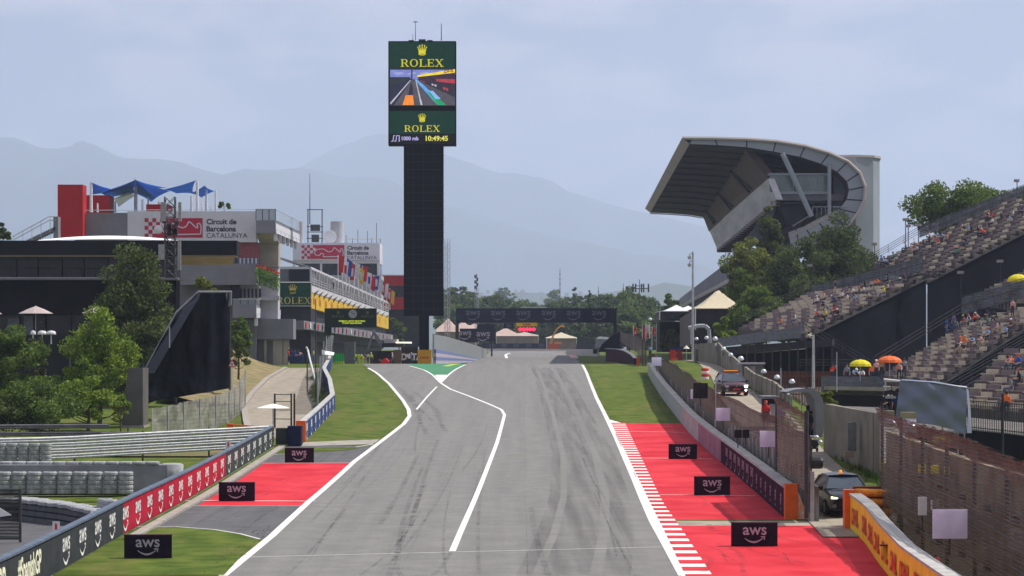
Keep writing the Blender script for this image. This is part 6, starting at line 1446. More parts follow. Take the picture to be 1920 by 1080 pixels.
# ------------------------------------------------------------ wall of panels and gates behind the service road
mat('panel wall', (.24, .225, .185), .9, 0, .35, col2=(.16, .155, .12), bump=.2, detail=8)
t = thing('panel_wall', 'grey brown panel wall along the far side of the service road', 'wall', tuple(at(1380, 760, 200)))
PW = [(1302, 645, 700, 290), (1345, 642, 705, 268), (1352, 650, 712, 262), (1392, 685, 742, 218), (1412, 700, 770, 196), (1450, 716, 800, 176), (1480, 742, 800, 172)]
mb = MB(); mb.wall([(X(a, Y), Y, Z(c, Y), Z(b, Y)) for a, b, c, Y in PW], .2); mb.build('wall', 'panel wall', t)
for i in range(24):
 u = i / 23 * (len(PW) - 1); a = min(len(PW) - 2, int(u)); f_ = u - a; q = [PW[a][j] + (PW[a + 1][j] - PW[a][j]) * f_ for j in range(4)]
 mb = MB(); x, Y = X(q[0], q[3]), q[3]; mb.box(x - .06, x + .06, Y - .14, Y - .02, Z(q[2], Y), Z(q[1], Y) + .05); mb.build('rib', mat('rib grey', (.15, .14, .12), .9), t)
mb = MB(); mb.pbox(1304, 1320, 655, 700, 286, .2); mb.build('door', 'rib grey', t)
t = thing('panel_wall', 'weathered greenish panel wall right of the arched shelter', 'wall', tuple(at(1600, 880, 130)))
mb = MB(); mb.prism(wp([(1545, 850, 135), (1562, 870, 134), (1650, 905, 120), (1650, 776, 120), (1560, 757, 134), (1545, 757, 135)]), (0, .2, 0)); mb.build('wall', 'panel wall', t)
for k in range(9): px = 1562 + k * 9.5; Y = 133.7 - k * 1.5; mb = MB(); mb.tube(at(px, 862 + k * 4, Y), at(px, 760 + k * 1.8, Y), .04, n=5); mb.build('rib', 'rib grey', t)
mb = MB(); mb.pbox(1590, 1606, 792, 846, 125, .4); tag(mb.build('steel_cabinet', mat('cabinet grey', (.14, .15, .15), .6), org=tuple(at(1598, 846, 125))), 'tall narrow grey cabinet against the weathered panel wall', 'cabinet')
mb = MB(); mb.pbox(1584, 1602, 847, 857, 124, .8); tag(mb.build('concrete_block', 'old wall', org=tuple(at(1593, 857, 124))), 'dark block on the grass in front of the narrow cabinet', 'block')
# wooden slat fence behind
t = thing('slat_fence', 'reddish brown slat fence under the near grandstand deck', 'fence', tuple(at(1480, 740, 225)))
mb = MB()
for k in range(46): px = 1432 + k * 2.9; mb.pbox(px, px + 1.7, 696, 760, 225 - k * .1, .06)
mb.build('slats', mat('slat brown', (.16, .07, .05), .85, .2, 1), t); mb = MB(); mb.pbox(1430, 1566, 704, 706, 225.2, .05); mb.pbox(1430, 1566, 738, 740, 225.2, .05); mb.build('rails', 'slats' if 'slats' in MATS else 'slat brown', t)
# arched grey shelter
t = thing('arched_shelter', 'grey bus stop like shelter with a curved roof beside the service road', 'shelter', tuple(at(1530, 830, 150)))
arc = [(1474, 735), (1490, 730), (1510, 728.5), (1525, 730), (1536, 737), (1543, 750), (1546, 770), (1545, 800), (1540, 832)]
inn = [(1474, 738), (1490, 735), (1508, 734.5), (1519, 738), (1526, 748), (1529, 765), (1530, 790), (1530, 815), (1529, 834)]
mb = MB(); mb.grid([[at(*p, 146) , at(*q, 146)] for p, q in zip(arc, inn)]); mb.grid([[at(*p, 146), at(p[0], p[1], 146) + Vector((0, 4, 0))] for p in arc][::-1]); mb.grid([[at(*p, 146), at(p[0], p[1], 146) + Vector((0, 4, 0))] for p in inn]); mb.build('shell', mat('shelter grey', (.17, .18, .20), .6, .1, 1), t, smooth=False)
for px in (1482, 1503): mb = MB(); mb.tube(at(px, 790, 147), at(px, 735, 147), .04, n=5); mb.build('post', 'galvanised', t)
mb = MB(); mb.pbox(1512, 1527, 760, 830, 149, .1); mb.build('back_panel', 'under dark', t)
# small grey cabin with a pale door
t = thing('marshal_cabin', 'small dark grey marshal cabin with a pale door behind the brown fence', 'cabin', tuple(at(1450, 800, 150)))
mb = MB(); mb.pprism([(1434, 790, 152), (1470, 800, 152), (1470, 749, 152), (1434, 745, 152)], (0, 2, 0)); mb.build('body', 'iron', t)
mb = MB(); mb.pbox(1432, 1462, 743, 748, 151, 3.5); mb.build('roof', 'shelter grey', t); mb = MB(); mb.pprism([(1442, 789, 151.9), (1461, 789, 151.9), (1461, 758, 151.9), (1442, 757, 151.9)], (0, -.05, 0)); mb.build('door', 'lettering pale', t)
# open kiosk further back
t = thing('kiosk', 'small glazed kiosk with thin flat roof on the panel wall', 'kiosk', tuple(at(1410, 710, 215)))
mb = MB(); mb.pbox(1387, 1435, 679.5, 683, 214, 2.5); mb.build('roof', 'lettering pale', t); mb = MB(); mb.pbox(1392, 1431, 683.1, 730, 215, 2); mb.build('body', 'shelter grey', t)
for a, b in ((1398, 1406), (1407, 1416)): mb = MB(); mb.pbox(a, b, 686, 704, 214.9, .08); mb.build('window', 'lettering pale', t)
# glazed arch porch further away
t = thing('arched_porch', 'small arched glazed porch below the cream tent', 'shelter', tuple(at(1312, 645, 310)))
mb = MB(); mb.path(wp([(1296, 645, 310), (1296, 613, 310)]), .12, 5); mb.path(wp([(1291, 615, 310), (1310, 611, 310), (1322, 611, 310), (1329, 617, 310), (1331, 645, 310)]), .25, 5); mb.build('frame', 'galvanised', t)
mb = MB(); mb.pbox(1300, 1326, 618, 645, 311, .2); mb.build('opening', 'under dark', t)

# dome floodlights on the panel wall
mat('lamp dome', (.55, .57, .60), .3, .1, 3, metal=.5)
for k, (px, py, Y, w) in enumerate(((1306, 636, 285, 8), (1325, 634, 280, 9), (1341, 636, 276, 11), (1344, 647, 268, 8), (1357, 655, 255, 10), (1370, 666, 240, 10), (1389, 673, 222, 12), (1432, 697, 190, 11), (1457, 708, 178, 12), (1485, 716, 168, 12), (1219, 599, 380, 7), (1245, 599, 372, 7), (1254, 599, 370, 7))):
 c = at(px, py, Y); r = w / 2 * Y / FPX; f = thing('floodlight', f'silver dome floodlight, {ORD[sorted([1306, 1325, 1341, 1344, 1357, 1370, 1389, 1432, 1457, 1485, 1219, 1245, 1254]).index(px)]} from the left above the service road walls', 'floodlight', tuple(c), 'silver dome floodlights')
 mb = MB(); mb.lathe([(r * 1.0, -r * .35), (r * 1.02, -r * .2), (r * .85, r * .45), (r * .5, r * .8), (.02, r * .95)], c, 12); mb.build('dome', 'lamp dome', f, smooth=True)
 mb = MB(); mb.lathe([(r * .3, -r * .55), (r * .55, -r * .5), (r * .6, -r * .36)], c, 8); mb.build('lamp', 'lettering white', f); mb = MB(); mb.tube(c + Vector((0, .1, -r * 2.6)), c + Vector((0, .1, -r * .3)), .035, n=5); mb.build('arm', 'dark steel', f)

# poles
def pole(px, y0, y1, Y, r, label, extra=None, name='lamp_post', cat='lamp post'):
 t = thing(name, label, cat, tuple(at(px, y1, Y))); mb = MB(); mb.tube(at(px, y1, Y), at(px, y0, Y), r, r * .7, 8); mb.build('pole', 'galvanised', t); return t
t = pole(1299, 472, 700, 300, .16, 'tall grey camera pole rising in front of the cream tent')
for py in (476, 490): mb = MB(); mb.path(wp([(1299, py, 300), (1294, py - 1, 300), (1292.5, py + 4, 300)]), .05, 4); c = at(1292.5, py + 6, 300); mb.lathe([(.05, -.28), (.2, -.15), (.2, .1), (.05, .16)], c, 8); mb.build('camera_arm', 'galvanised', t)
t = pole(1525, 628, 728, 160, .10, 'grey camera pole in front of the stair between the grandstands')
mb = MB(); mb.tube(at(1525, 630, 160), at(1515, 628, 160), .05, n=5); mb.build('arm', 'galvanised', t)
for px, py, Y in ((1698, 411, 330), (1703, 423, 326), (1722, 421, 325), (1640, 457, 330), (1519, 497, 330), (1802, 510, 262), (1876, 489, 268), (1907, 338, 332)):
 t = thing('lamp_post', 'thin lamp post with square head, ' + {1698: 'tallest of the pair left of the plane tree', 1703: 'shorter one of the pair left of the plane tree', 1722: 'just left of the plane tree crown', 1640: 'beside the curved concrete block', 1519: 'in front of the dark pine crowns', 1802: 'at the end of the near parapet fence', 1876: 'before the black cloth, upper right', 1907: 'at the very top right of the stands'}[px], 'lamp post', tuple(at(px, py + 60, Y)), 'thin stand lamp posts')
 mb = MB(); mb.tube(at(px, py + 62, Y), at(px, py, Y), .06, n=5); mb.build('pole', 'iron', t); mb = MB(); mb.pbox(px - 5.5 * 262 / Y, px + 5.5 * 262 / Y, py - 2, py + 3, Y - .2, .6); mb.build('head', mat('lamp head', (.30, .29, .27), .6), t)
for px, y0, y1, Y in ((1569, 660, 735, 190), (1342, 705, 800, 150), (1464, 690, 730, 176)): t = pole(px, y0, y1, Y, .04, {1569: 'thin pale pole beside the man in red', 1342: 'thin pale pole above the right fence', 1464: 'short concrete post among the floodlights'}[px], name='pole', cat='pole')

# tents, centre right
mat('tent cream', (.62, .55, .40), .75, .05, trans=.25); mat('tent white', (.72, .74, .78), .7, .04, trans=.2); mat('tent pink', (.40, .30, .26), .8, .08, .3); mat('tent wall', (.22, .17, .14), .8, .15, .6)
def tent(px0, px1, peak, py_e, py_b, Y, dpth, label, m_, wall='tent wall', walls=True):
 t = thing('tent', label, 'tent', tuple(at((px0 + px1) / 2, py_b, Y))); A, B = at(px0, py_e, Y), at(px1, py_e, Y); C_, D = B + Vector((0, dpth, 0)), A + Vector((0, dpth, 0)); N = 12; rows = []
 pk = [at(a, b, Y + dpth / 2) for a, b in peak]
 for i in range(N + 1):
  u = i / N; row = []
  for j in range(N + 1):
   v = j / N; p = A.lerp(B, u).lerp(D.lerp(C_, u), v); h = 0
   for q in pk:
    d = max(abs(p.x - q.x) / (max(.1, (B.x - A.x) / (1.0 + len(pk) * .55))), abs(p.y - q.y) / (dpth / 2 + .01)); h = max(h, (q.z - A.z) * (max(0, 1 - d) ** 1.35))
   row.append(p + Vector((0, 0, h)))
  rows.append(row)
 mb = MB(); mb.slabgrid(rows, (0, 0, -.08)); mb.build('roof', m_, t)
 if walls:
  mb = MB(); mb.prism([at(px0 + 1, py_b, Y + .3), at(px1 - 1, py_b, Y + .3), at(px1 - 1, py_e, Y + .3), at(px0 + 1, py_e, Y + .3)], (0, dpth * .9, 0)); mb.build('walls', wall, t)
 for px in (px0 + 1, px1 - 1): mb = MB(); mb.tube(at(px, py_b, Y), at(px, py_e, Y), .08, n=5); mb.build('post', 'pole white', t)
 return t
tent(1303, 1383, [(1346, 542)], 578, 645, 330, 14, 'large cream peaked tent in front of the grandstand trees', 'tent cream', 'under dark')
tent(1236, 1300, [(1268, 571), (1290, 573)], 583, 600, 350, 10, 'white double peaked tent on a glazed deck left of the camera pole', 'tent white', 'dark glass')
t = thing('deck_building', 'low dark glazed deck under the white double tent', 'building', tuple(at(1262, 660, 352)))
mb = MB(); mb.pbox(1237, 1330, 603, 660, 358, 8); mb.build('body', 'under dark', t)
mb = MB(); mb.prism(wp([(1275, 650, 345), (1303, 650, 330), (1303, 580, 330), (1275, 597, 345)]), (0, .3, 0)); mb.build('slatted_side', mat('slat grey', (.13, .12, .11), .8), t)
tent(930, 1010, [(948, 614), (984, 622)], 630, 656, 800, 20, 'dusty pink marquee with a scalloped roof beyond the start lights', 'tent pink')
tent(1024, 1082, [(1052, 623)], 634, 655, 800, 18, 'cream rounded marquee right of the orange crane', 'tent cream')
tent(845, 893, [(868, 602), (889, 606)], 616, 650, 800, 20, 'dusty pink marquee behind the left end of the gantry', 'tent pink')
tent(818, 866, [(840, 596)], 622, 655, 700, 16, 'grey pink marquee just right of the screen tower', 'tent pink')
t = thing('parked_van', 'row of dark service vans parked beyond the far white wall', 'vans', tuple(at(1100, 656, 780)))
mb = MB(); mb.prism(wp([(1080, 656, 780), (1114, 656, 780), (1114, 637, 780), (1108, 634, 780), (1083, 635, 780)]), (0, 4, 0)); mb.build('body', 'iron', t)
t = thing('parked_van', 'white topped service vehicle right of the dark van beyond the straight', 'van', tuple(at(1132, 656, 770)))
mb = MB(); mb.prism(wp([(1116, 652, 770), (1148, 652, 770), (1147, 640, 770), (1138, 635, 770), (1118, 635, 770)]), (0, 4, 0)); mb.build('body', 'shelter grey', t); mb = MB(); mb.prism(wp([(1118, 635, 769.9), (1147, 637, 769.9), (1140, 632, 769.9), (1124, 631, 769.9)]), (0, 4.2, 0)); mb.build('roof', 'tent white', t)
# orange crane
t = thing('crane', 'orange mobile crane with raised crooked arm beyond the start straight', 'crane', tuple(at(1038, 655, 785)))
mb = MB(); mb.pbox(1026, 1048, 645, 655, 780, 3); mb.build('body', mat('crane red', (.45, .09, .04), .6), t); mb = MB(); mb.path(wp([(1032, 645, 781), (1037, 630, 781), (1044, 617, 781), (1052, 611, 781), (1058, 613, 781)]), .35, 6, r1=.22); mb.build('arm', mat('crane orange', (.6, .26, .05), .6), t); mb = MB(); mb.pbox(1040, 1053, 641, 645, 781, 2); mb.build('cab', 'crane orange', t)
# brown fence and curved barrier at the right of the crest
t = thing('catch_fence', 'brown arched debris fence over a curved barrier at the right of the crest', 'fence', tuple(at(1185, 690, 330)))
FB = [(1163, 618, 640, 420), (1168, 624, 645, 400), (1180, 626, 652, 370), (1195, 632, 662, 345), (1205, 636, 688, 322), (1211, 640, 692, 315)]
mb = MB(); mb.grid([[(X(a, Y), Y, Z(c, Y)), (X(a, Y), Y, Z((b + c) / 2, Y)), (X(a, Y), Y, Z(b, Y))] for a, b, c, Y in FB]); mb.build('netting', 'net brown', t)
for a, b, c, Y in FB[::2] + [FB[-1]]: mb = MB(); mb.tube((X(a, Y), Y, terrain(X(a, Y), Y)), at(a, b, Y), .08, n=6); mb.build('post', 'dark steel', t)
t = thing('barrier_wall', 'short curved dark barrier with orange end beside the top of the right grass', 'barrier', tuple(at(1195, 692, 322)))
BB = [(1140, 654, 675, 420), (1160, 655, 676, 400), (1175, 658, 679, 370), (1188, 665, 685, 345), (1195, 672, 690, 327)]
mb = MB(); mb.wall([(X(a, Y), Y, Z(c, Y) - .3, Z(b, Y)) for a, b, c, Y in BB], -.4); mb.build('wall', 'wall plum', t); mb = MB(); mb.wall([(X(a, Y), Y, Z(b, Y), Z(b, Y) + .1) for a, b, c, Y in BB], -.5); mb.build('cap', 'wall concrete', t)
mb = MB(); mb.pbox(1194, 1200, 670, 692, 325.5, .8); mb.build('end_post', 'orange paint', t)
t = thing('marshal_stand', 'dark stepped marshal platform at the right end of the start straight', 'platform', tuple(at(1140, 665, 440)))
mb = MB(); mb.prism(wp([(1122, 660, 440), (1165, 660, 430), (1165, 622, 430), (1150, 628, 433), (1130, 645, 438)]), (0, 4, 0)); mb.build('body', 'stand cloth', t)
mb = MB(); mb.pbox(1112, 1120, 655, 663, 470, 1); mb.build('box', 'black plastic', t)
# hanging flags at the right
for k, (px, w, py0, py1, c1, c2) in enumerate(((1191, 6, 612, 627, 'red', 'white'), (1207, 5, 612, 634, 'red', 'red'), (1215, 8, 608, 634, 'white', 'red'), (1225, 5, 614, 628, 'red', 'blue'), (1236, 10, 608, 627, 'white', 'red'), (1249, 5, 610, 628, 'blue', 'yellow'), (1256, 8, 608, 618, 'white', 'blue'))):
 Y = 372 + k; f = thing('hanging_flag', f'{c1} {"and " + c2 + " " if c2 != c1 else ""}flag, {ORD[k]} from the left in the row below the white double tent', 'flag', tuple(at(px - w / 2, 660, Y)), 'row of flags right of the gantry')
 mb = MB(); mb.tube(at(px - w / 2, 660, Y), at(px - w / 2, py0 - 2, Y), .06, n=5); mb.build('pole', 'pole white', f); mb = MB(); mb.slabgrid([[at(px - w / 2 + w * i / 3, py0 + (py1 - py0) * j / 4 + (i % 2), Y + .15 * (i % 2)) for j in range(5)] for i in range(4)], (0, .02, 0)); fo = mb.build('flag', 'flag ' + c1, f)
 mb = MB(); mb.pprism([(px - w * .3, py1 - 1, Y - .1), (px + w * .35, py1 - 1, Y - .1), (px, py0 + (py1 - py0) * .5, Y - .1)], (0, .03, 0)); mb.build('flag_patch', 'flag ' + c2, fo)

# clutter beside the service road
t = thing('bollard_stack', 'red and white striped block standing left of the orange roofed car', 'bollard', tuple(at(1322, 712, 220)))
for k in range(4): mb = MB(); c = at(1322, 712, 220) + Vector((0, 0, .25 * k)); mb.lathe([(.30, .005), (.32, .04), (.32, .21), (.30, .245)], c, 14); mb.build('ring', ('lettering white', 'sign red')[k % 2], t)
t = thing('striped_post', 'red and white striped post at the foot of the tall mesh end post', 'post', tuple(at(1516, 855, 122)))
for k in range(4): mb = MB(); c = at(1516, 855, 122) + Vector((0, 0, .24 * k)); mb.lathe([(.06, 0), (.06, .238)], c, 10); mb.build('band', ('lettering white', 'sign red')[k % 2], t)
t = thing('utility_cart', 'small dark cart with silver dome parked below the arched shelter', 'cart', tuple(at(1525, 845, 128)))
mb = MB(); mb.prism(wp([(1518, 842, 128), (1534, 842, 128), (1536, 826, 128), (1518, 824, 128)]), (0, 1.5, 0)); mb.build('body', 'iron', t); mb = MB(); mb.path(wp([(1518, 826, 127.8), (1519, 818, 127.8), (1534, 818, 127.8), (1537, 826, 127.8)]), .035, 5); mb.build('handle', 'galvanised', t)
for q in ((1531, 820), (1538, 829)): mb = MB(); mb.lathe([(.12, -.05), (.12, .03), (.06, .1), (.01, .12)], at(*q, 127.6), 10); mb.build('dome', 'lamp dome', t)
for s in (1521, 1532): mb = MB(); mb.lathe([(.13, -.05), (.14, 0), (.13, .05)], at(s, 842, 127.9), 12, ax='X'); mb.build('wheel', 'black plastic', t)
mb = MB(); mb.lathe([(.25, -.3), (.28, -.2), (.28, .2), (.25, .3)], at(1530, 868, 119) , 14, ax='X'); tag(mb.build('drain_pipe', 'black plastic', org=tuple(at(1530, 868, 119))), 'black pipe mouth lying beside the service road', 'pipe')
t = thing('waste_bin', 'red and blue bins grouped under the dark tree beside the grey porch', 'bins', tuple(at(1268, 680, 330)))
mb = MB(); mb.pbox(1257, 1267, 656, 680, 330, .8); mb.build('bin', 'sign red', t); mb = MB(); mb.pbox(1270, 1279, 656, 680, 330.3, .8); mb.build('bin', 'wall red', t); mb = MB(); mb.pbox(1256, 1268, 652, 656, 329.9, 1); mb.build('lid', 'wall blue', t); mb = MB(); mb.pbox(1269, 1280, 652, 656, 330.2, 1); mb.build('lid', 'wall blue', t)
t = thing('road_barrier', 'small orange road barrier by the red bins', 'barrier', tuple(at(1265, 683, 300)))
mb = MB(); mb.pbox(1259, 1271, 672, 675, 300, .08); mb.pbox(1260, 1261, 675, 683, 300, .08); mb.pbox(1269, 1270, 675, 683, 300, .08); mb.build('frame', 'orange paint', t)
umbrella(1287, 648, 296, 13, 6, 'small cream parasol beside the grey panel wall', mat('umbrella cream', (.6, .57, .45), .8, .05), pole=1.6)

# ------------------------------------------------------------ camera tower with grey tarpaulin
t = thing('camera_platform', 'television camera platform wrapped in a grey blue tarpaulin', 'platform', tuple(at(1750, 860, 118)))
mat('tarp', (.17, .20, .27), .45, .06, .9, bump=.3); mat('box olive', (.25, .23, .15), .7)
YT2 = 118.0; rows = []
for i in range(17):
 u = i / 16; row = []
 topy = float(np.interp(u, [0, .2, .6, 1], [713, 714, 722, 728])); boty = float(np.interp(u, [0, .3, .55, 1], [792, 793, 797, 812])); pxa = 1688 + 124 * u
 for j in range(11):
  v = j / 10; px = pxa - (1 - u) * 10 * v; row.append(at(px, topy + (boty - topy) * v, YT2 + .12 * math.sin(u * 9 + v * 6) * math.sin(math.pi * v) + .12 * math.sin((u - v) * 14) * .5))
 rows.append(row)
mb = MB(); mb.slabgrid(rows, (0, .04, 0)); mb.build('tarpaulin', 'tarp', t, smooth=True)
mb = MB(); mb.slabgrid([[at(1812, 728, YT2), at(1815, 770, YT2), at(1813, 812, YT2)], [at(1816, 731, YT2 + 3), at(1820, 770, YT2 + 3), at(1822, 812, YT2 + 3)]], (0, .02, 0)); mb.slabgrid([[at(1688, 712.5, YT2), at(1750, 717, YT2), at(1812, 727, YT2)], [at(1692, 711, YT2 + 3), at(1752, 715, YT2 + 3), at(1815, 726, YT2 + 3)]], (0, 0, -.03)); mb.build('tarpaulin_fold', 'tarp', t)
mb = MB(); mb.tube(at(1657, 711, YT2 + .3), at(1812, 726, YT2 + .3), .05, n=6); mb.build('top_bar', 'lettering white', t)
for px, a, b in ((1689, 714, 830), (1808, 730, 860), (1796, 800, 860), (1767, 795, 860), (1660, 714, 780)): mb = MB(); mb.tube(at(px, b, YT2 + .5), at(px, a, YT2 + .5), .035, n=6); mb.build('post', 'galvanised', t)
mb = MB(); mb.tube(at(1748, 820, YT2), at(1782, 806, YT2), .04, n=5); mb.path(wp([(1782, 808, YT2), (1791, 809, YT2), (1790, 825, YT2), (1762, 826, YT2)]), .03, 4); mb.build('rail', 'galvanised', t)
mb = MB(); mb.prism(wp([(1700, 796, YT2 + 2.5), (1812, 815, YT2 + 2.5), (1812, 870, YT2 + 2.5), (1700, 850, YT2 + 2.5)]), (0, .3, 0)); mb.build('back_screen', 'stand cloth', t)
mb = MB(); mb.prism(wp([(1655, 745, YT2 + 2), (1690, 745, YT2 + 2), (1690, 800, YT2 + 2), (1655, 800, YT2 + 2)]), (0, .3, 0)); mb.build('back_screen', 'stand cloth', t)
mb = MB(); mb.prism(wp([(1750, 830, YT2 - 1), (1775, 826, YT2 - 1), (1772, 818, YT2 - 1), (1752, 822, YT2 - 1)]), (0, .4, 0)); tag(mb.build('yellow_bag', 'hi vis yellow', org=tuple(at(1762, 830, YT2 - 1))), 'bright yellow bag on the ledge under the tarpaulin', 'bag')
for k, (a, b, c, d) in enumerate(((1655, 1677, 770, 806), (1692, 1718, 773, 812))):
 tt = thing('camera_box', ['left grey white equipment box with olive lid beneath the camera', 'right white equipment box with olive lid under the tarpaulin corner'][k], 'equipment box', tuple(at(a, d, 112)), 'equipment boxes on the fence top')
 mb = MB(); mb.pbox(a, b, c, c + 12, 112, .6); mb.build('lid', 'box olive', tt); mb = MB(); mb.pbox(a + 2, b, c + 12.1, d, 112.1, .5); mb.build('case', 'screen back', tt)
 mb = MB(); mb.lathe([(.02, -.3), (.20, -.1), (.21, 0), (.15, .06)], at(b - (4 if k == 0 else 8), d - 8, 111.8), 14, ax='Y'); mb.build('dish', 'lamp dome', tt); mb = MB(); mb.tube(at(b - 8, d - 8, 111.3), at(b + 1, d - 10, 111.2), .03, n=5); mb.build('handle', 'black plastic', tt)
tt = thing('television_camera', 'black television camera on its mount left of the tarpaulin', 'camera', tuple(at(1672, 770, 116)))
mb = MB(); mb.prism(wp([(1658, 738, 116), (1682, 742, 116), (1682, 734, 116), (1670, 731, 116), (1658, 733, 116)]), (0, .5, 0)); mb.build('body', 'black plastic', tt); mb = MB(); mb.pprism([(1662, 747, 116), (1680, 747, 116), (1680, 743, 116), (1662, 743, 116)], (0, .4, 0)); mb.build('monitor', 'shell panel', tt); mb = MB(); mb.tube(at(1670, 770, 116.2), at(1670, 742, 116.2), .06, n=6); mb.build('mount', 'black plastic', tt); mb = MB(); mb.tube(at(1673, 734, 116), at(1671, 719, 116), .02, n=4); mb.build('aerial', 'black plastic', tt)
umbrella(1613, 674, 208, 42, 13, 'yellow umbrella shading spectators on the lower deck', mat('umbrella yellow', (.75, .66, .02), .6, .05, trans=.3), pole=1.2, n=10, dome=True)
umbrella(1668, 667, 206, 48, 13, 'orange umbrella beside the yellow one at the foot of the near stand', mat('umbrella orange', (.80, .19, .05), .6, .05, trans=.3), pole=1.2, n=10, dome=True)
umbrella(1909, 514, 245, 42, 14, 'yellow umbrella cut by the right edge above the parapet fence', 'umbrella yellow', pole=1.3, n=10, dome=True)
# ------------------------------------------------------------ trees
LEAF = {}
def leafmat(name, c, c2): return mat(name, c, .75, 0, .55, col2=c2, island=.45, trans=.35, spec=.25)
leafmat('leaf dark', (0.060, 0.085, 0.024), (0.104, 0.140, 0.033)); leafmat('leaf bright', (0.130, 0.201, 0.024), (0.221, 0.305, 0.033)); leafmat('leaf mid', (0.078, 0.128, 0.024), (0.130, 0.189, 0.033))
leafmat('leaf pine', (0.056, 0.086, 0.027), (0.100, 0.135, 0.035)); leafmat('leaf olive', (0.098, 0.116, 0.055), (0.143, 0.159, 0.077)); leafmat('leaf lime', (0.117, 0.159, 0.022), (0.195, 0.220, 0.033)); leafmat('leaf far', (.055, .090, .030), (.095, .145, .042))
mat('bark', (.10, .08, .06), .95, .3, 4, bump=.4); mat('bark pale', (.20, .17, .14), .95, .3, 4)
def crown_mesh(rx, ry, rz, K, N, leaf, seed, top=.5, rag=.25, droop=0, lo=-.95):
 """crown: K clumps of leaves through the volume, N leaf faces in all; origin at the crown's centre"""
 rng = np.random.RandomState(seed); cen = []; rad = []
 while len(cen) < K:
  p = rng.uniform(-1, 1, 3); r = np.linalg.norm(p)
  if r > 1 or p[2] < lo: continue
  w = 1.0 - top * max(0, p[2]) ** 1.2
  if r < .45 and rng.rand() < .6: continue
  cen.append(p * np.array([rx * w, ry * w, rz]) * .95 * (1 + rng.uniform(-rag, rag))); rad.append(rng.uniform(.20, .40) * (rx + ry) * .5)
 cen, rad = np.array(cen), np.array(rad); wts = rad ** 2; k = rng.choice(K, N, p=wts / wts.sum())
 d = rng.normal(size=(N, 3)); d /= np.linalg.norm(d, axis=1)[:, None]; d[:, 2] = d[:, 2] * .8 + .12
 rr = rad[k] * rng.uniform(.25, 1.12, N) ** .55; c = cen[k] + d * rr[:, None] * np.array([1, 1, .9])
 a = rng.normal(size=(N, 3)) + d * .6; a /= np.linalg.norm(a, axis=1)[:, None]; b = np.cross(a, rng.normal(size=(N, 3))); b /= np.linalg.norm(b, axis=1)[:, None]
 s = leaf * rng.uniform(.55, 1.25, N)[:, None]
 V = np.stack([c - a * s, c + b * s * .55 - a * s * .1, c + a * s, c - b * s * .55 - a * s * .1], 1).reshape(-1, 3)
 me = bpy.data.meshes.new('crown'); me.vertices.add(len(V)); me.vertices.foreach_set('co', V.ravel()); me.loops.add(4 * N); me.loops.foreach_set('vertex_index', np.arange(4 * N)); me.polygons.add(N); me.polygons.foreach_set('loop_start', np.arange(0, 4 * N, 4)); me.update(calc_edges=True)
 return me, cen
def tree(name, label, px, pyb, pyt, wpx, Y, m_, K=60, N=7000, leaf=.2, seed=1, top=.5, group=None, trunk=.12, bark='bark', cat='tree', lo=-.95, crown_from=None, depth=.8, rag=.25):
 z0, z1 = Z(pyb, Y), Z(pyt, Y); x = X(px, Y); H_ = z1 - z0; rx = wpx / 2 * Y / FPX; cf = H_ * (.18 if crown_from is None else crown_from); rz = (H_ - cf) / 2
 t = thing(name, label, cat, (x, Y, z0), group); zc_ = cf + rz
 me, cen = crown_mesh(rx, rx * depth, rz, K, int(N * (1.8 if px > 1300 else 1.35)), leaf, seed, top, rag, lo=lo); me.materials.append(MATS[m_])
 o = bpy.data.objects.new('crown', me); COL.objects.link(o); o.parent = t; o.location = (0, 0, zc_)
 r = max(.06, trunk * rx * .6); mb = MB(); b = Vector((x, Y, z0)); rng = random.Random(seed)
 mb.path([b - Vector((0, 0, .3)), b + Vector((rx * .03, 0, H_ * .22)), b + Vector((-rx * .03, 0, H_ * .5)), b + Vector((0, 0, H_ * .86))], r, 7, r1=r * .2)
 for c in cen[:12]: q = b + Vector((0, 0, max(.12, min(.7, (zc_ + c[2]) / H_ - .22)) * H_)); mb.path([q, q.lerp(b + Vector((c[0], c[1], zc_ + c[2])), .5) + Vector((0, 0, -.03 * H_)), b + Vector((c[0], c[1], zc_ + c[2]))], r * .35, 5, r1=r * .08)
 mb.build('trunk', bark, t); return t
tree('tall_tree', 'tall dark green poplar like tree in front of the black roofed building', 252, 815, 466, 168, 236, 'leaf dark', 130, 21000, .17, 3, .55, lo=-1, crown_from=.12)
tree('bright_tree', 'bright green tree left of the tall dark tree', 186, 812, 592, 150, 206, 'leaf bright', 80, 11000, .14, 5, .45, crown_from=.12)
tree('green_tree', 'mid green tree at the far left edge', 20, 820, 604, 125, 202, 'leaf mid', 60, 9000, .15, 8, .3, crown_from=.1)
tree('olive_tree', 'grey green rounded tree between the left edge tree and the bright tree', 66, 790, 620, 44, 210, 'leaf olive', 26, 3000, .13, 9, .2)
tree('garden_shrub', 'broad green shrub at the lower left under the trees', 60, 808, 716, 170, 192, 'leaf mid', 50, 8000, .13, 12, .2, cat='shrub', crown_from=.02)
tree('garden_shrub', 'smaller green shrub at the foot of the bright tree', 165, 806, 712, 110, 196, 'leaf bright', 36, 5200, .12, 15, .3, cat='shrub', crown_from=.05)
tree('garden_shrub', 'low dark shrub running off the left edge', -20, 805, 740, 110, 190, 'leaf dark', 30, 4000, .13, 16, .2, cat='shrub', crown_from=.02)
tree('sapling', 'thin leafy sapling below the dark pillar', 226, 812, 742, 46, 195, 'leaf bright', 12, 900, .11, 21, .1, crown_from=.35)
tree('conifer', 'airy small conifer on the embankment right of the black cloth', 447, 706, 592, 62, 250, 'leaf mid', 34, 2600, .16, 22, .6, crown_from=.1)
tree('garden_shrub', 'small pale shrub peeping above the black cloth frame', 380, 570, 520, 50, 256, 'leaf lime', 10, 500, .2, 23, .5, cat='shrub', crown_from=.3)
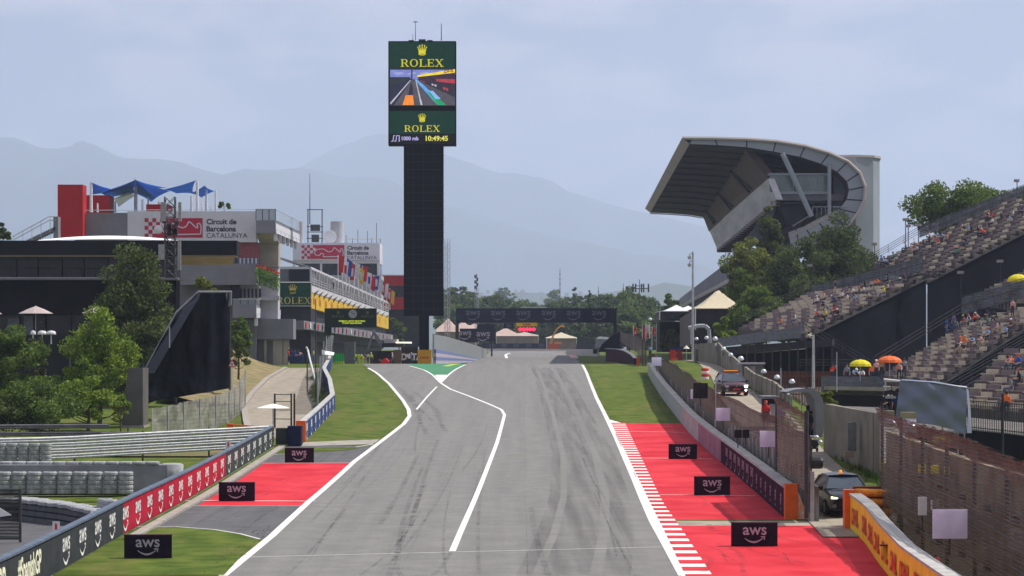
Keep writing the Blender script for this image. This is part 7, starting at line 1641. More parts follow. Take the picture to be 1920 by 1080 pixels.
tree('roof_plant', 'small palm like plant on the roof terrace right of the sails', 420, 396, 378, 22, 336, 'leaf mid', 7, 260, .22, 24, .4, cat='plant')
tree('background_tree', 'treetop behind the roof stair at the far left', 6, 470, 418, 34, 340, 'leaf dark', 14, 1400, .22, 25, .4)
# right
tree('poplar_tree', 'upright dark tree rising into the white shell of the main grandstand', 1446, 620, 392, 84, 372, 'leaf dark', 60, 9500, .24, 31, .45, crown_from=.1)
tree('yellow_green_tree', 'yellow green tree below the hanging glass box of the grandstand', 1420, 645, 448, 128, 356, 'leaf lime', 84, 12000, .24, 32, .3, crown_from=.05)
tree('pine_tree', 'dark round pine crown in the middle of the grandstand trees', 1496, 650, 452, 136, 348, 'leaf pine', 100, 15000, .22, 33, .2, crown_from=.12)
tree('pine_tree', 'wide dark pine crown against the curved concrete block', 1582, 640, 426, 146, 352, 'leaf pine', 110, 16000, .22, 34, .25, crown_from=.08)
tree('pine_tree', 'small dark pine at the left end of the grandstand trees', 1378, 640, 492, 62, 352, 'leaf pine', 32, 4200, .22, 35, .3, crown_from=.1)
tree('pine_tree', 'low dark pine filling behind the front parapet', 1530, 660, 520, 130, 340, 'leaf pine', 50, 6500, .22, 39, .2, crown_from=.05)
tree('pine_tree', 'dark green tree between the cream tent peak and the yellow green tree', 1392, 650, 505, 84, 346, 'leaf mid', 40, 5600, .22, 48, .25, crown_from=.05)
tree('yellow_green_tree', 'small yellow green tree just right of the upright dark tree', 1470, 640, 480, 80, 350, 'leaf lime', 40, 5200, .22, 49, .3, crown_from=.05)
tree('pine_tree', 'dark pine closing the gap between the two large pine crowns', 1540, 650, 446, 110, 360, 'leaf pine', 80, 12000, .22, 47, .2, crown_from=.1)
tree('garden_shrub', 'rounded mid green bush in front of the dark pines', 1425, 650, 542, 112, 326, 'leaf mid', 80, 11000, .2, 36, .25, cat='shrub', crown_from=.03)
tree('garden_shrub', 'smaller mid green bush touching the front parapet', 1478, 645, 560, 66, 322, 'leaf mid', 30, 3600, .2, 40, .25, cat='shrub', crown_from=.03)
tree('garden_shrub', 'light green shrub right of the arched porch', 1352, 660, 598, 44, 306, 'leaf bright', 18, 1700, .17, 37, .3, cat='shrub', crown_from=.05)
tree('palm_tree', 'small dark tree behind the red bins', 1262, 690, 612, 40, 352, 'leaf dark', 20, 2200, .2, 38, .2)
tree('plane_tree', 'large light green plane tree crown above the upper stand railing', 1800, 520, 346, 180, 345, 'leaf mid', 44, 6500, .25, 41, .15, crown_from=.45, rag=.4)
tree('plane_tree', 'second plane tree crown running to the right edge above the stands', 1888, 520, 348, 150, 350, 'leaf mid', 34, 4600, .25, 42, .15, crown_from=.45, rag=.4)
tree('background_tree', 'green tree left of the far deck of the main grandstand', 1262, 640, 546, 44, 660, 'leaf mid', 22, 2400, .4, 43, .3)
tree('garden_shrub', 'green bush between the red building and the screen tower', 748, 660, 592, 34, 600, 'leaf mid', 16, 1200, .35, 44, .2, cat='shrub')
for k, (px, pyb, pyt, w, Y) in enumerate(((1547, 766, 736, 46, 150), (1570, 850, 800, 22, 134))):
 tree('roadside_shrub', ['low weedy bush behind the arched shelter roof', 'grassy weeds at the foot of the weathered panel wall'][k], px, pyb, pyt, w, Y, 'leaf lime', 14, 1100, .10, 50 + k, .2, cat='shrub', crown_from=.02)
# far tree line
protos = []
for s, (m_, top) in enumerate((('leaf far', .3), ('leaf mid', .55), ('leaf dark', .2), ('leaf far', .65))):
 me, cen = crown_mesh(5, 5, 6.5, 44, 3400, .6, 60 + s, top, .3); me.materials.append(MATS[m_])
 tk = MB(); tk.path([(0, 0, -12), (0, 0, -3), (0, 0, 4)], .4, 6, r1=.12)
 for c in cen[:8]: tk.tube((0, 0, -4), tuple(c), .14, .05, 4)
 mt_ = bpy.data.meshes.new('trunk'); mt_.from_pydata(tk.v, [], tk.f); mt_.materials.append(MATS['bark pale']); protos.append((me, mt_))
rng = random.Random(77); tops = [(835, 548), (860, 540), (890, 556), (930, 548), (960, 568), (985, 572), (1010, 566), (1040, 560), (1060, 555), (1090, 560), (1120, 552), (1160, 548), (1190, 546), (1215, 552), (1235, 575), (1260, 590)]
for k in range(54):
 row = k % 3; px = 838 + (k // 3) * 23.5 + rng.uniform(-6, 6) + row * 7; Y = (980, 900, 850)[row] + rng.uniform(-15, 15)
 pt = float(np.interp(px, [a for a, b in tops], [b for a, b in tops])) + (-3, 14, 30)[row] + rng.uniform(-5, 7); cz = Z(pt, Y) - 7.0
 me, mt_ = protos[rng.randrange(4)]; sc_x = rng.uniform(1.05, 1.5)
 t = thing('woodland_tree', 'leafy tree in the belt of woodland behind the start gantry', 'tree', (X(px, Y), Y, cz - 11), 'woodland behind the gantry'); t.scale = (sc_x, sc_x, 1)
 a = bpy.data.objects.new('crown', me); COL.objects.link(a); a.parent = t; a.location = (0, 0, 11); b = bpy.data.objects.new('trunk', mt_); COL.objects.link(b); b.parent = t; b.location = (0, 0, 11); t.rotation_euler.z = 0
for k, (px, pyt, w) in enumerate(((947, 541, 34), (1038, 545, 40), (1080, 552, 30), (880, 550, 40))):
 Y = 2300; t = thing('woodland_tree', 'hazy tree clump on the rise far beyond the woodland belt', 'tree', (X(px, Y), Y, Z(pyt, Y) - 36), 'hazy far trees'); s_ = w * Y / FPX / 10; t.scale = (s_, s_, s_ * .8)
 me, mt_ = protos[k % 4]; a = bpy.data.objects.new('crown', me); COL.objects.link(a); a.parent = t; a.location = (0, 0, 36 / (s_ * .8) - 6.5); b = bpy.data.objects.new('trunk', mt_); COL.objects.link(b); b.parent = t; b.location = a.location
# cypress spikes and thin aerials over the woods
tree('cypress_tree', 'slim dark cypress standing above the woodland right of the gantry centre', 1077, 600, 531, 9, 905, 'leaf dark', 16, 900, .4, 71, .1, crown_from=.2)
tree('cypress_tree', 'second slim treetop above the woodland near the right end of the gantry', 1106, 600, 541, 10, 905, 'leaf dark', 14, 800, .4, 72, .6, crown_from=.2)
for k, (px, pt) in enumerate(((1050, 504), (1122, 537), (1169, 531))):
 mb = MB(); mb.tube(at(px, 600, 890), at(px, pt, 890), .22, .08, 5)
 for q in range(3): mb.tube(at(px - 1.5, pt + 10 + q * 9, 890), at(px + 1.5, pt + 10 + q * 9, 890), .12, n=4)
 tag(mb.build('radio_mast', 'dark steel', org=tuple(at(px, 600, 890))), ['tall thin radio mast rising behind the gantry centre', 'shorter thin radio mast between the cypress tops and the gantry end', 'thin radio mast just right of the gantry end'][k], 'radio mast')
t = thing('antenna_array', 'radio mast with cross arms of antennas above the right woodland', 'radio mast', tuple(at(1199, 600, 880)))
mb = MB(); mb.tube(at(1199, 600, 880), at(1199, 524, 880), .25, .12, 5); mb.build('pole', 'dark steel', t); mb = MB(); mb.tube(at(1186, 541, 880), at(1217, 541, 880), .15, n=4); mb.tube(at(1190, 536, 880), at(1208, 536, 880), .12, n=4); mb.build('arms', 'dark steel', t)
for px in (1187, 1192, 1203, 1207, 1216): mb = MB(); mb.tube(at(px, 548, 880), at(px, 532, 880), .28, n=5); mb.build('antenna', 'dark steel', t)
# pale distant buildings on the plain
rng = random.Random(5)
for k in range(14):
 px = 862 + k * 17 + rng.uniform(-5, 5); py = 552 + rng.uniform(-7, 4); w = rng.uniform(3, 8); h = rng.uniform(1, 2)
 mb = MB(); A = at(px, py, 7400); mb.box(A.x - w / 2, A.x + w / 2 + 6, 7400, 7412, A.z - 5, A.z + h + 3); mb.prism([(A.x - w / 2 - .5, 7399.5, A.z + h + 3), (A.x + w / 2 + 6.5, 7399.5, A.z + h + 3), (A.x + 3, 7399.5, A.z + h + 5)], (0, 13, 0))
 tag(mb.build('distant_house', 'pale wall' if 'pale wall' in MATS else 'concrete', org=tuple(A)), 'tiny pale house in the hazy town at the foot of the hills', 'house', 'hazy town below the hills')

# grass tufts along edges
mat('grass blade', (.05, .11, .018), .9, 0, 2, col2=(.11, .17, .035), island=.4, trans=.3)
def tufts(name, spots, n, h, seed):
 rng = np.random.RandomState(seed); mb = MB()
 for (x0, y0, x1, y1, zf) in spots:
  for i in range(n):
   u = rng.rand(); x, y = x0 + (x1 - x0) * u + rng.normal() * .25, y0 + (y1 - y0) * u + rng.normal() * .25; z = zf(x, y)
   for b in range(4):
    a = rng.rand() * 6.28; hh = h * rng.uniform(.5, 1.3); w = .03; q = rng.normal(size=2) * .35 * hh
    mb.add([(x + math.cos(a) * w, y + math.sin(a) * w, z - .02), (x - math.cos(a) * w, y - math.sin(a) * w, z - .02), (x + q[0], y + q[1], z + hh)], [(0, 1, 2)])
 o = mb.build(name, 'grass blade'); o['kind'] = 'stuff'
T_ = lambda x, y: terrain(x, y)
tufts('grass_tufts', [(X(270, 178), 178, X(440, 185), 185, T_), (16.5, 150, 20.5, 230, T_), (16.8, 104, 17.2, 135, T_), (X(0, 175), 173, X(280, 178), 175, T_), (X(460, 176), 172, X(440, 215), 210, T_), ], 420, .28, 3)
tufts('short_turf', [(fx(sorted(TR, key=lambda p: p[1]), a) + .3, a, fx(sorted(TR, key=lambda p: p[1]), a + 8) + .3, a + 8, lambda x, y: zc(y)) for a in range(180, 330, 8)] + [(fx(sorted(TL, key=lambda p: p[1]), a) - .5, a, fx(sorted(TL, key=lambda p: p[1]), a + 6) - .5, a + 6, lambda x, y: zc(y)) for a in list(range(80, 98, 6)) + list(range(160, 320, 6))] + [(rwx(a) - .2, a, rwx(a + 8) - .2, a + 8, lambda x, y: zc(y)) for a in range(180, 270, 8)], 22, .045, 4)
# ------------------------------------------------------------ people: one skinned body per pose, shared by all
def body_mesh(name, J, E, radii, seg):
 """J joints, E edges, radii; grown with a Skin modifier and subdivided; faces sorted into skin, shirt, trousers, shoes"""
 me = bpy.data.meshes.new(name); me.from_pydata(J, E, []); o = bpy.data.objects.new(name, me); COL.objects.link(o)
 sk = o.modifiers.new('s', 'SKIN'); sv_ = me.skin_vertices[0].data if me.skin_vertices else None
 if sv_ is None:
  bpy.context.view_layer.objects.active = o; me.skin_vertices.new() if hasattr(me.skin_vertices, 'new') else None; sv_ = me.skin_vertices[0].data
 for i, r in enumerate(radii): sv_[i].radius = (r, r) if not isinstance(r, tuple) else r; sv_[i].use_root = (i == 0)
 sb = o.modifiers.new('b', 'SUBSURF'); sb.levels = 1; sb.render_levels = 1
 bpy.context.view_layer.update(); dg = bpy.context.evaluated_depsgraph_get(); out = bpy.data.meshes.new_from_object(o.evaluated_get(dg)); bpy.data.objects.remove(o)
 Js = [Vector(p) for p in J]
 def near(p):
  best = (9, 0)
  for k, (a, b) in enumerate(E):
   A, B = Js[a], Js[b]; d = B - A; u = max(0, min(1, (p - A).dot(d) / max(1e-9, d.length_squared))); q = (p - A - d * u).length - (radii[a] if not isinstance(radii[a], tuple) else radii[a][0]) * .6
   if q < best[0]: best = (q, k)
  return seg[best[1]]
 out.materials.clear()
 for m_ in ('skin tone', 'shirt', 'trousers', 'shoe'): out.materials.append(MATS[m_])
 for p in out.polygons: p.material_index = near(p.center); p.use_smooth = True
 return out
mat('skin tone', (.48, .27, .18), .6, .06, 3); mat('shoe', (.05, .05, .055), .6); mat('shirt', (.4, .4, .4), .85); mat('trousers', (.05, .06, .09), .85)
mat('hair brown', (.045, .028, .018), .8); mat('cap white', (.65, .65, .66), .7); mat('cap dark', (.03, .03, .05), .7); mat('cap red', (.5, .04, .03), .7); mat('cap yellow', (.6, .62, .05), .7); mat('cap orange', (.75, .2, .03), .7)
#   0 pelvis 1 waist 2 chest 3 neck 4 head 5 crown  6..8 arm L (shoulder elbow wrist) 9 hand  10..13 arm R   14..17 leg L (hip knee ankle toe)  18..21 leg R
EE = [(0, 1), (1, 2), (2, 3), (3, 4), (4, 5), (2, 6), (6, 7), (7, 8), (8, 9), (2, 10), (10, 11), (11, 12), (12, 13), (0, 14), (14, 15), (15, 16), (16, 17), (0, 18), (18, 19), (19, 20), (20, 21)]
SEG = [2, 1, 1, 0, 0, 1, 1, 0, 0, 1, 1, 0, 0, 2, 2, 2, 3, 2, 2, 2, 3]
RR = [(.15, .12), (.135, .11), (.165, .12), .055, .098, .075, .065, .05, .035, .03, .065, .05, .035, .03, .088, .062, .045, .04, .088, .062, .045, .04]
def pose(kind):
 # faces -Y
 if kind == 'stand': return [(0, 0, .95), (0, 0, 1.10), (0, 0, 1.33), (0, 0, 1.50), (0, -.02, 1.63), (0, -.01, 1.72), (-.19, 0, 1.41), (-.24, .03, 1.14), (-.25, -.05, .90), (-.25, -.08, .80), (.19, 0, 1.41), (.24, .03, 1.14), (.25, -.05, .90), (.25, -.08, .80), (-.10, 0, .90), (-.11, -.01, .50), (-.12, .02, .10), (-.13, -.13, .04), (.10, 0, .90), (.11, -.01, .50), (.12, .02, .10), (.13, -.13, .04)]
 if kind == 'walk': return [(0, 0, .94), (0, -.01, 1.09), (0, -.03, 1.32), (0, -.04, 1.49), (0, -.07, 1.62), (0, -.06, 1.71), (-.19, -.02, 1.40), (-.23, .12, 1.15), (-.24, .10, .92), (-.24, .08, .82), (.19, -.04, 1.40), (.23, -.12, 1.15), (.23, -.30, .98), (.22, -.36, .92), (-.10, 0, .90), (-.11, -.20, .52), (-.11, -.26, .12), (-.11, -.40, .07), (.10, 0, .90), (.11, .10, .50), (.11, .34, .16), (.11, .26, .05)]
 if kind == 'phone': return [(0, 0, .95), (0, 0, 1.10), (0, 0, 1.33), (0, 0, 1.50), (0, -.03, 1.63), (0, -.02, 1.72), (-.19, 0, 1.41), (-.26, -.06, 1.16), (-.15, -.26, 1.22), (-.10, -.31, 1.27), (.19, 0, 1.41), (.34, -.12, 1.38), (.22, -.10, 1.60), (.16, -.10, 1.66), (-.10, 0, .90), (-.12, -.01, .50), (-.14, .02, .10), (-.15, -.13, .04), (.10, 0, .90), (.12, -.01, .50), (.14, .02, .10), (.15, -.13, .04)]
 if kind == 'sit': return [(0, .05, .10), (0, .06, .26), (0, .02, .50), (0, -.02, .67), (0, -.06, .80), (0, -.05, .89), (-.19, .02, .58), (-.25, -.06, .32), (-.15, -.30, .26), (-.10, -.38, .25), (.19, .02, .58), (.25, -.06, .32), (.15, -.30, .26), (.10, -.38, .25), (-.11, 0, .10), (-.15, -.44, .14), (-.15, -.48, -.30), (-.15, -.62, -.36), (.11, 0, .10), (.15, -.44, .14), (.15, -.48, -.30), (.15, -.62, -.36)]
 if kind == 'lean': return [(0, .12, .10), (0, .08, .26), (0, -.10, .46), (0, -.22, .59), (0, -.32, .69), (0, -.33, .78), (-.19, -.12, .53), (-.24, -.30, .33), (-.12, -.48, .34), (-.07, -.54, .38), (.19, -.12, .53), (.24, -.30, .33), (.12, -.48, .34), (.07, -.54, .38), (-.11, .06, .10), (-.16, -.40, .14), (-.16, -.42, -.30), (-.16, -.56, -.36), (.11, .06, .10), (.16, -.40, .14), (.16, -.42, -.30), (.16, -.56, -.36)]
 if kind == 'bend': return [(0, .10, .92), (0, .03, 1.05), (0, -.20, 1.20), (0, -.36, 1.30), (0, -.47, 1.37), (0, -.49, 1.46), (-.19, -.22, 1.27), (-.23, -.42, 1.06), (-.18, -.58, .98), (-.15, -.66, .96), (.19, -.22, 1.27), (.23, -.42, 1.06), (.18, -.58, .98), (.15, -.66, .96), (-.10, .08, .88), (-.12, .02, .48), (-.13, .06, .10), (-.13, -.08, .04), (.10, .08, .88), (.12, .02, .48), (.13, .06, .10), (.13, -.08, .04)]
BODY = {}; HEAD = {}
for k in ('stand', 'walk', 'phone', 'sit', 'lean', 'bend'): J = pose(k); BODY[k] = body_mesh('body_' + k, J, EE, RR, SEG); HEAD[k] = Vector(J[4]), Vector(J[5])
def capmesh(hair):
 mb = MB()
 if hair: mb.lathe([(.099, -.06), (.112, .0), (.104, .06), (.07, .105), (.01, .125)], (0, .018, .0), 12)
 else: mb.lathe([(.110, .02), (.113, .05), (.095, .10), (.05, .13), (.01, .138)], (0, .0, .0), 12); mb.prism([(-.075, -.09, .03), (.075, -.09, .03), (.06, -.19, .015), (-.06, -.19, .015)], (0, 0, .012))
 me = bpy.data.meshes.new('hair' if hair else 'cap'); me.from_pydata(mb.v, [], mb.f)
 for p in me.polygons: p.use_smooth = True
 return me
HAIR, CAP = capmesh(True), capmesh(False)
for m_ in (HAIR, CAP): m_.materials.append(MATS['hair brown'])
SH = {'red': (.50, .03, .03), 'orange': (.78, .16, .03), 'blue': (.04, .10, .42), 'white': (.62, .62, .64), 'grey': (.20, .21, .23), 'black': (.02, .02, .025), 'yellow': (.65, .55, .04), 'green': (.05, .22, .14), 'pink': (.60, .34, .34), 'light blue': (.22, .36, .55), 'lime': (.45, .62, .03), 'beige': (.45, .38, .28), 'dark blue': (.025, .04, .14), 'purple': (.20, .12, .28), 'brown': (.14, .08, .05)}
for c in SH: mat('cloth ' + c, SH[c], .85, .12, 6)
mat('leg dark', (.035, .04, .06), .85); mat('leg denim', (.07, .11, .2), .85); mat('leg beige', (.35, .30, .22), .85); mat('leg blue', (.03, .06, .28), .85); mat('leg lime', (.45, .62, .03), .85)
def person(loc, kind, shirt, label, facing=0, head='hair brown', legs='leg dark', group=None, sc=1.0):
 o = bpy.data.objects.new('person', BODY[kind]); COL.objects.link(o); o.location = loc; o.rotation_euler = (0, 0, facing); o.scale = (sc, sc, sc)
 tag(o, label, 'person', group)
 for i, m_ in ((1, 'cloth ' + shirt), (2, legs)): o.material_slots[i].link = 'OBJECT'; o.material_slots[i].material = MATS[m_]
 h, c = HEAD[kind]; cap = head.startswith('cap'); k = bpy.data.objects.new('cap' if cap else 'hair', CAP if cap else HAIR); COL.objects.link(k); k.parent = o; k.location = h + Vector((0, 0, .02))
 k.rotation_euler = (R(20) if kind in ('lean', 'bend') else 0, 0, 0); k.material_slots[0].link = 'OBJECT'; k.material_slots[0].material = MATS[head]
 return o
# spectators: put on the tread of the stand row that shows at the given picture place
def on_stand(key, px, py):
 P, rn, cn, U, V = SEATS[key]; best = None
 for r in range(rn):
  for c in range(cn * 2 + 1):
   q = P((r + .28) / rn, c / (cn * 2)); z = P(r / rn, c / (cn * 2)).z; ax = 960 + q.x * FPX / q.y; ay = HY - (z + .4 - CZ) * FPX / q.y; d = (ax - px) ** 2 + (ay - py) ** 2 * 1.4
   if best is None or d < best[0]: best = (d, Vector((q.x, q.y, z)), V)
 return best[1], best[2]
stands_txt = {'lower': 'in far lower tier', 'upper': 'in far upper tier', 'near': 'in the near stand', 'close': 'in the closest seats', 'top': 'above the near parapet fence'}
SPEC = {
 'lower': [(1464, 606, 'orange', 'sit'), (1487, 602, 'white', 'sit'), (1530, 568, 'white', 'sit'), (1533, 590, 'red', 'lean'), (1540, 580, 'black', 'sit'), (1548, 592, 'yellow', 'sit'), (1552, 580, 'grey', 'lean'), (1560, 586, 'red', 'sit'), (1566, 548, 'black', 'stand'), (1574, 592, 'black', 'sit'), (1579, 558, 'white', 'sit'), (1588, 562, 'white', 'sit'), (1591, 548, 'beige', 'sit'), (1602, 552, 'white', 'lean'), (1607, 550, 'brown', 'sit'), (1616, 550, 'white', 'sit'), (1628, 560, 'beige', 'lean'), (1643, 534, 'orange', 'sit'), (1649, 536, 'orange', 'lean'), (1660, 548, 'yellow', 'sit'), (1693, 526, 'grey', 'sit'), (1545, 600, 'black', 'lean'), (1694, 530, 'black', 'lean')],
 'upper': [(1648, 494, 'blue', 'sit'), (1657, 490, 'white', 'sit'), (1664, 492, 'light blue', 'lean'), (1671, 484, 'green', 'sit'), (1706, 470, 'pink', 'sit'), (1711, 462, 'white', 'sit'), (1730, 462, 'black', 'sit'), (1740, 456, 'blue', 'lean'), (1747, 450, 'white', 'stand'), (1752, 458, 'green', 'sit'), (1757, 462, 'red', 'lean'), (1773, 446, 'beige', 'sit'), (1776, 450, 'orange', 'sit'), (1788, 478, 'grey', 'sit'), (1795, 476, 'green', 'lean'), (1805, 464, 'black', 'sit'), (1812, 450, 'black', 'lean'), (1820, 438, 'black', 'sit'), (1838, 438, 'red', 'sit'), (1845, 444, 'orange', 'lean'), (1852, 440, 'brown', 'sit'), (1852, 412, 'white', 'sit'), (1858, 410, 'red', 'sit'), (1861, 418, 'white', 'sit'), (1874, 410, 'black', 'sit'), (1896, 412, 'light blue', 'lean'), (1898, 402, 'white', 'sit'), (1913, 400, 'blue', 'sit'), (1918, 398, 'dark blue', 'sit'), (1810, 430, 'black', 'lean')],
 'near': [(1760, 608, 'blue', 'stand'), (1772, 614, 'dark blue', 'sit'), (1779, 598, 'purple', 'stand'), (1788, 600, 'grey', 'sit'), (1794, 596, 'green', 'sit'), (1806, 604, 'red', 'sit'), (1808, 592, 'white', 'sit'), (1815, 594, 'dark blue', 'sit'), (1826, 600, 'red', 'sit'), (1836, 600, 'pink', 'lean'), (1845, 606, 'green', 'sit'), (1852, 596, 'dark blue', 'lean'), (1866, 594, 'black', 'lean'), (1903, 590, 'pink', 'stand'), (1870, 620, 'pink', 'sit'), (1884, 622, 'light blue', 'sit'), (1851, 636, 'light blue', 'sit'), (1838, 638, 'pink', 'lean'), (1824, 646, 'light blue', 'lean'), (1800, 648, 'orange', 'sit'), (1810, 646, 'orange', 'sit'), (1795, 654, 'pink', 'sit'), (1806, 656, 'black', 'lean'), (1900, 618, 'brown', 'sit')],
 'close': [(1887, 688, 'orange', 'sit'), (1893, 690, 'pink', 'lean'), (1905, 688, 'blue', 'sit'), (1893, 722, 'grey', 'sit'), (1901, 720, 'black', 'sit'), (1891, 752, 'orange', 'sit')],
 'top': []}
rng = random.Random(8)
heads = ['hair brown', 'hair brown', 'cap dark', 'cap white', 'hair brown', 'cap red']
EXTRA = random.Random(21)
for key, n_, (xa, xb), m_, c_ in (('lower', 7, (1540, 1690), -.49, 1345), ('upper', 10, (1680, 1915), -.50, 1345)):
 for q in range(n_): px = EXTRA.uniform(xa, xb); SPEC[key].append((px, (552 - (px - 1560) * .3 if key == 'lower' else 462 - (px - 1700) * .33) + EXTRA.uniform(-2, 22), EXTRA.choice(['black', 'grey', 'white', 'brown', 'dark blue', 'red', 'light blue', 'beige']), EXTRA.choice(['sit', 'lean'])))
for key, L in SPEC.items():
 L = sorted(L)
 for i, (px, py, sh, kd) in enumerate(L):
  p, V = on_stand(key, px, py); V = Vector((V.x, V.y, 0)).normalized(); hd = rng.choice(heads)
  if (px, py) in ((1794, 596), (1660, 548), (1548, 592)): hd = 'cap yellow'
  if (px, py) in ((1800, 648), (1810, 646)): hd = 'cap orange'
  f = math.atan2(V.x, -V.y) + math.pi + rng.uniform(-.35, .35); f = math.atan2(-V.y, -V.x) + math.pi / 2 + rng.uniform(-.4, .4)
  base = p + (Vector((0, 0, .30)) + V * .1 if kd in ('sit', 'lean') else -V * .25)
  hl = {'hair brown': 'bareheaded', 'cap dark': 'dark capped', 'cap white': 'white capped', 'cap red': 'red capped', 'cap yellow': 'yellow capped', 'cap orange': 'orange capped'}[hd]
  kw = {'sit': 'sitting', 'lean': 'leaning', 'stand': 'standing'}[kd]
  person(base, kd, sh, f'{hl} person in {sh.replace("dark blue", "navy")} {kw}, {ORD[i]} from left {stands_txt[key]}', f, hd, rng.choice(['leg dark', 'leg denim', 'leg beige', 'leg dark']), 'spectators ' + stands_txt[key])
def ground_person(px, pyfeet, Y, kd, sh, label, facing=0, head='hair brown', legs='leg dark', group=None, sc=1.0): return person(at(px, pyfeet, Y), kd, sh, label, facing, head, legs, group, sc)
# along the lower parapet and elsewhere
PG = 'people behind the near grey parapet'
for px, pyf, sh, kd, hd, lb in ((1561, 722, 'red', 'phone', 'hair brown', 'person in red with one hand raised at the left end of the near parapet'), (1588, 722, 'grey', 'stand', 'cap dark', 'dark capped person in grey behind the near parapet, left of the yellow umbrella'), (1600, 724, 'light blue', 'bend', 'cap white', 'white capped person in light blue under the left side of the yellow umbrella'),
 (1615, 725, 'white', 'bend', 'hair brown', 'person in white stooping right below the yellow umbrella'), (1635, 722, 'orange', 'stand', 'hair brown', 'person in a bright orange shirt between the two umbrellas'), (1643, 714, 'pink', 'stand', 'cap white', 'person in pink left of the orange umbrella pole'), (1653, 714, 'beige', 'stand', 'cap white', 'person in beige beneath the left side of the orange umbrella'),
 (1686, 716, 'pink', 'bend', 'cap white', 'white capped person in pink bending right of the orange umbrella'), (1695, 712, 'grey', 'stand', 'hair brown', 'person in grey standing right of the bending person in pink')):
 Y = 214 if px < 1650 else 206
 if px < 1660: mb_ = None
 ground_person(px, pyf, Y, kd, sh, lb, rng.uniform(-.6, .6), hd, group=PG)
mb = MB(); mb.prism(wp([(1545, 729, 220), (1660, 731, 212), (1700, 731, 206), (1700, 724, 200), (1656, 726, 203), (1545, 724, 211)]), (0, 0, -.3)); o = mb.build('deck_floor', 'stand concrete', gC)
ground_person(1511, 652, 262, 'bend', 'beige', 'person in beige bending forward at the right end of the far parapet', R(90), 'cap yellow', group=None)
ground_person(1887, 786, 160, 'stand', 'orange', 'steward in a bright orange suit standing behind the black railing', R(160), 'hair brown', 'leg dark')
for px, pyf, sh, lb in ((1826 + 38, 575, 'light blue', 'person in light blue standing behind the parapet fence, left of the group'), (1856, 575, 'blue', 'person in blue standing at the left end behind the parapet fence'), (1876, 570, 'green', 'person in green under the cut yellow umbrella, left'), (1883, 569, 'yellow', 'person in yellow under the cut yellow umbrella'), (1896, 568, 'red', 'person in red behind the parapet fence near the right edge'), (1890, 570, 'dark blue', 'person in dark blue between the yellow and red ones behind the parapet fence')):
 ground_person(px, pyf + 12, 250, 'stand', sh, lb, R(-20), rng.choice(heads), group='people behind the upper parapet fence')
# cameraman and helper
ground_person(1660, 806, 117, 'phone', 'black', 'camera operator in black beside the television camera', R(30), 'hair brown'); ground_person(1683, 800, 118.5, 'stand', 'dark blue', 'helper in dark clothes between the camera and the tarpaulin', R(-30), 'hair brown')
ground_person(1520, 832, 147.5, 'stand', 'black', 'person in black standing inside the arched shelter', R(-60), 'hair brown', sc=1.08)
ground_person(1436, 806, 140, 'stand', 'red', 'marshal in red whose shoulders show over the brown fence', 0, 'cap red', sc=.9); ground_person(1464, 818, 126, 'stand', 'purple', 'person in purple behind the tall brown fence section', 0, 'hair brown', sc=.9)
ground_person(1219, 674, 318, 'walk', 'light blue', 'person in a pale blue shirt walking beside the brown arched fence', R(180), 'hair brown', 'leg dark')
# pit entry marshals and crews
for k, (px, sh, kd, lg) in enumerate(((672, 'lime', 'stand', 'leg lime'), (679, 'lime', 'bend', 'leg lime'), (690, 'white', 'stand', 'leg dark'), (696, 'lime', 'stand', 'leg dark'), (685, 'brown', 'stand', 'leg beige'), (736, 'white', 'stand', 'leg dark'), (764, 'white', 'walk', 'leg dark'), (771, 'blue', 'stand', 'leg dark'), (668, 'lime', 'walk', 'leg dark'))):
 ground_person(px, 684.5, 362, kd, sh, ['marshal in lime overalls at the left of the pit entry group', 'stooping marshal in lime overalls at the pit entry', 'person in a white shirt among the lime clad marshals', 'marshal in a lime top right of the white shirted person', 'person in brown between marshals at the pit entry', 'person in white beside the red racing car', 'person in white walking by the white lettered board', 'person in blue in front of the white lettered board', 'marshal in lime walking by the grey pit cabin'][k], rng.uniform(-2, 2), ('hair brown', 'cap white')[k % 2], lg, 'people at the pit entry')
for k, (px, sh) in enumerate(((541, 'red'), (547, 'dark blue'), (553, 'blue'), (559, 'dark blue'), (566, 'pink'), (588, 'lime'))):
 ground_person(px, 680, 330, ('stand', 'walk', 'stand', 'stand', 'bend', 'stand')[k], sh, ['mechanic in red at the top of the ramp road', 'mechanic in dark blue next to the one in red', 'mechanic in bright blue at the top of the ramp road', 'mechanic in dark blue right of the bright blue one', 'person in pink stooping at the top of the ramp road', 'marshal in lime near the pale slanting tube'][k], rng.uniform(-2, 2), 'hair brown', 'leg blue' if sh != 'red' else 'leg dark', 'people at the top of the ramp road')
for k, (px, py) in enumerate(((625, 536), (643, 544), (686, 564))): ground_person(px, py + 6, 425 + k * 40, 'stand', 'white', ['first', 'second', 'third'][k] + ' white shirted guest along the pit terrace railing from the left', R(-60), 'hair brown', group='guests on the pit terrace')

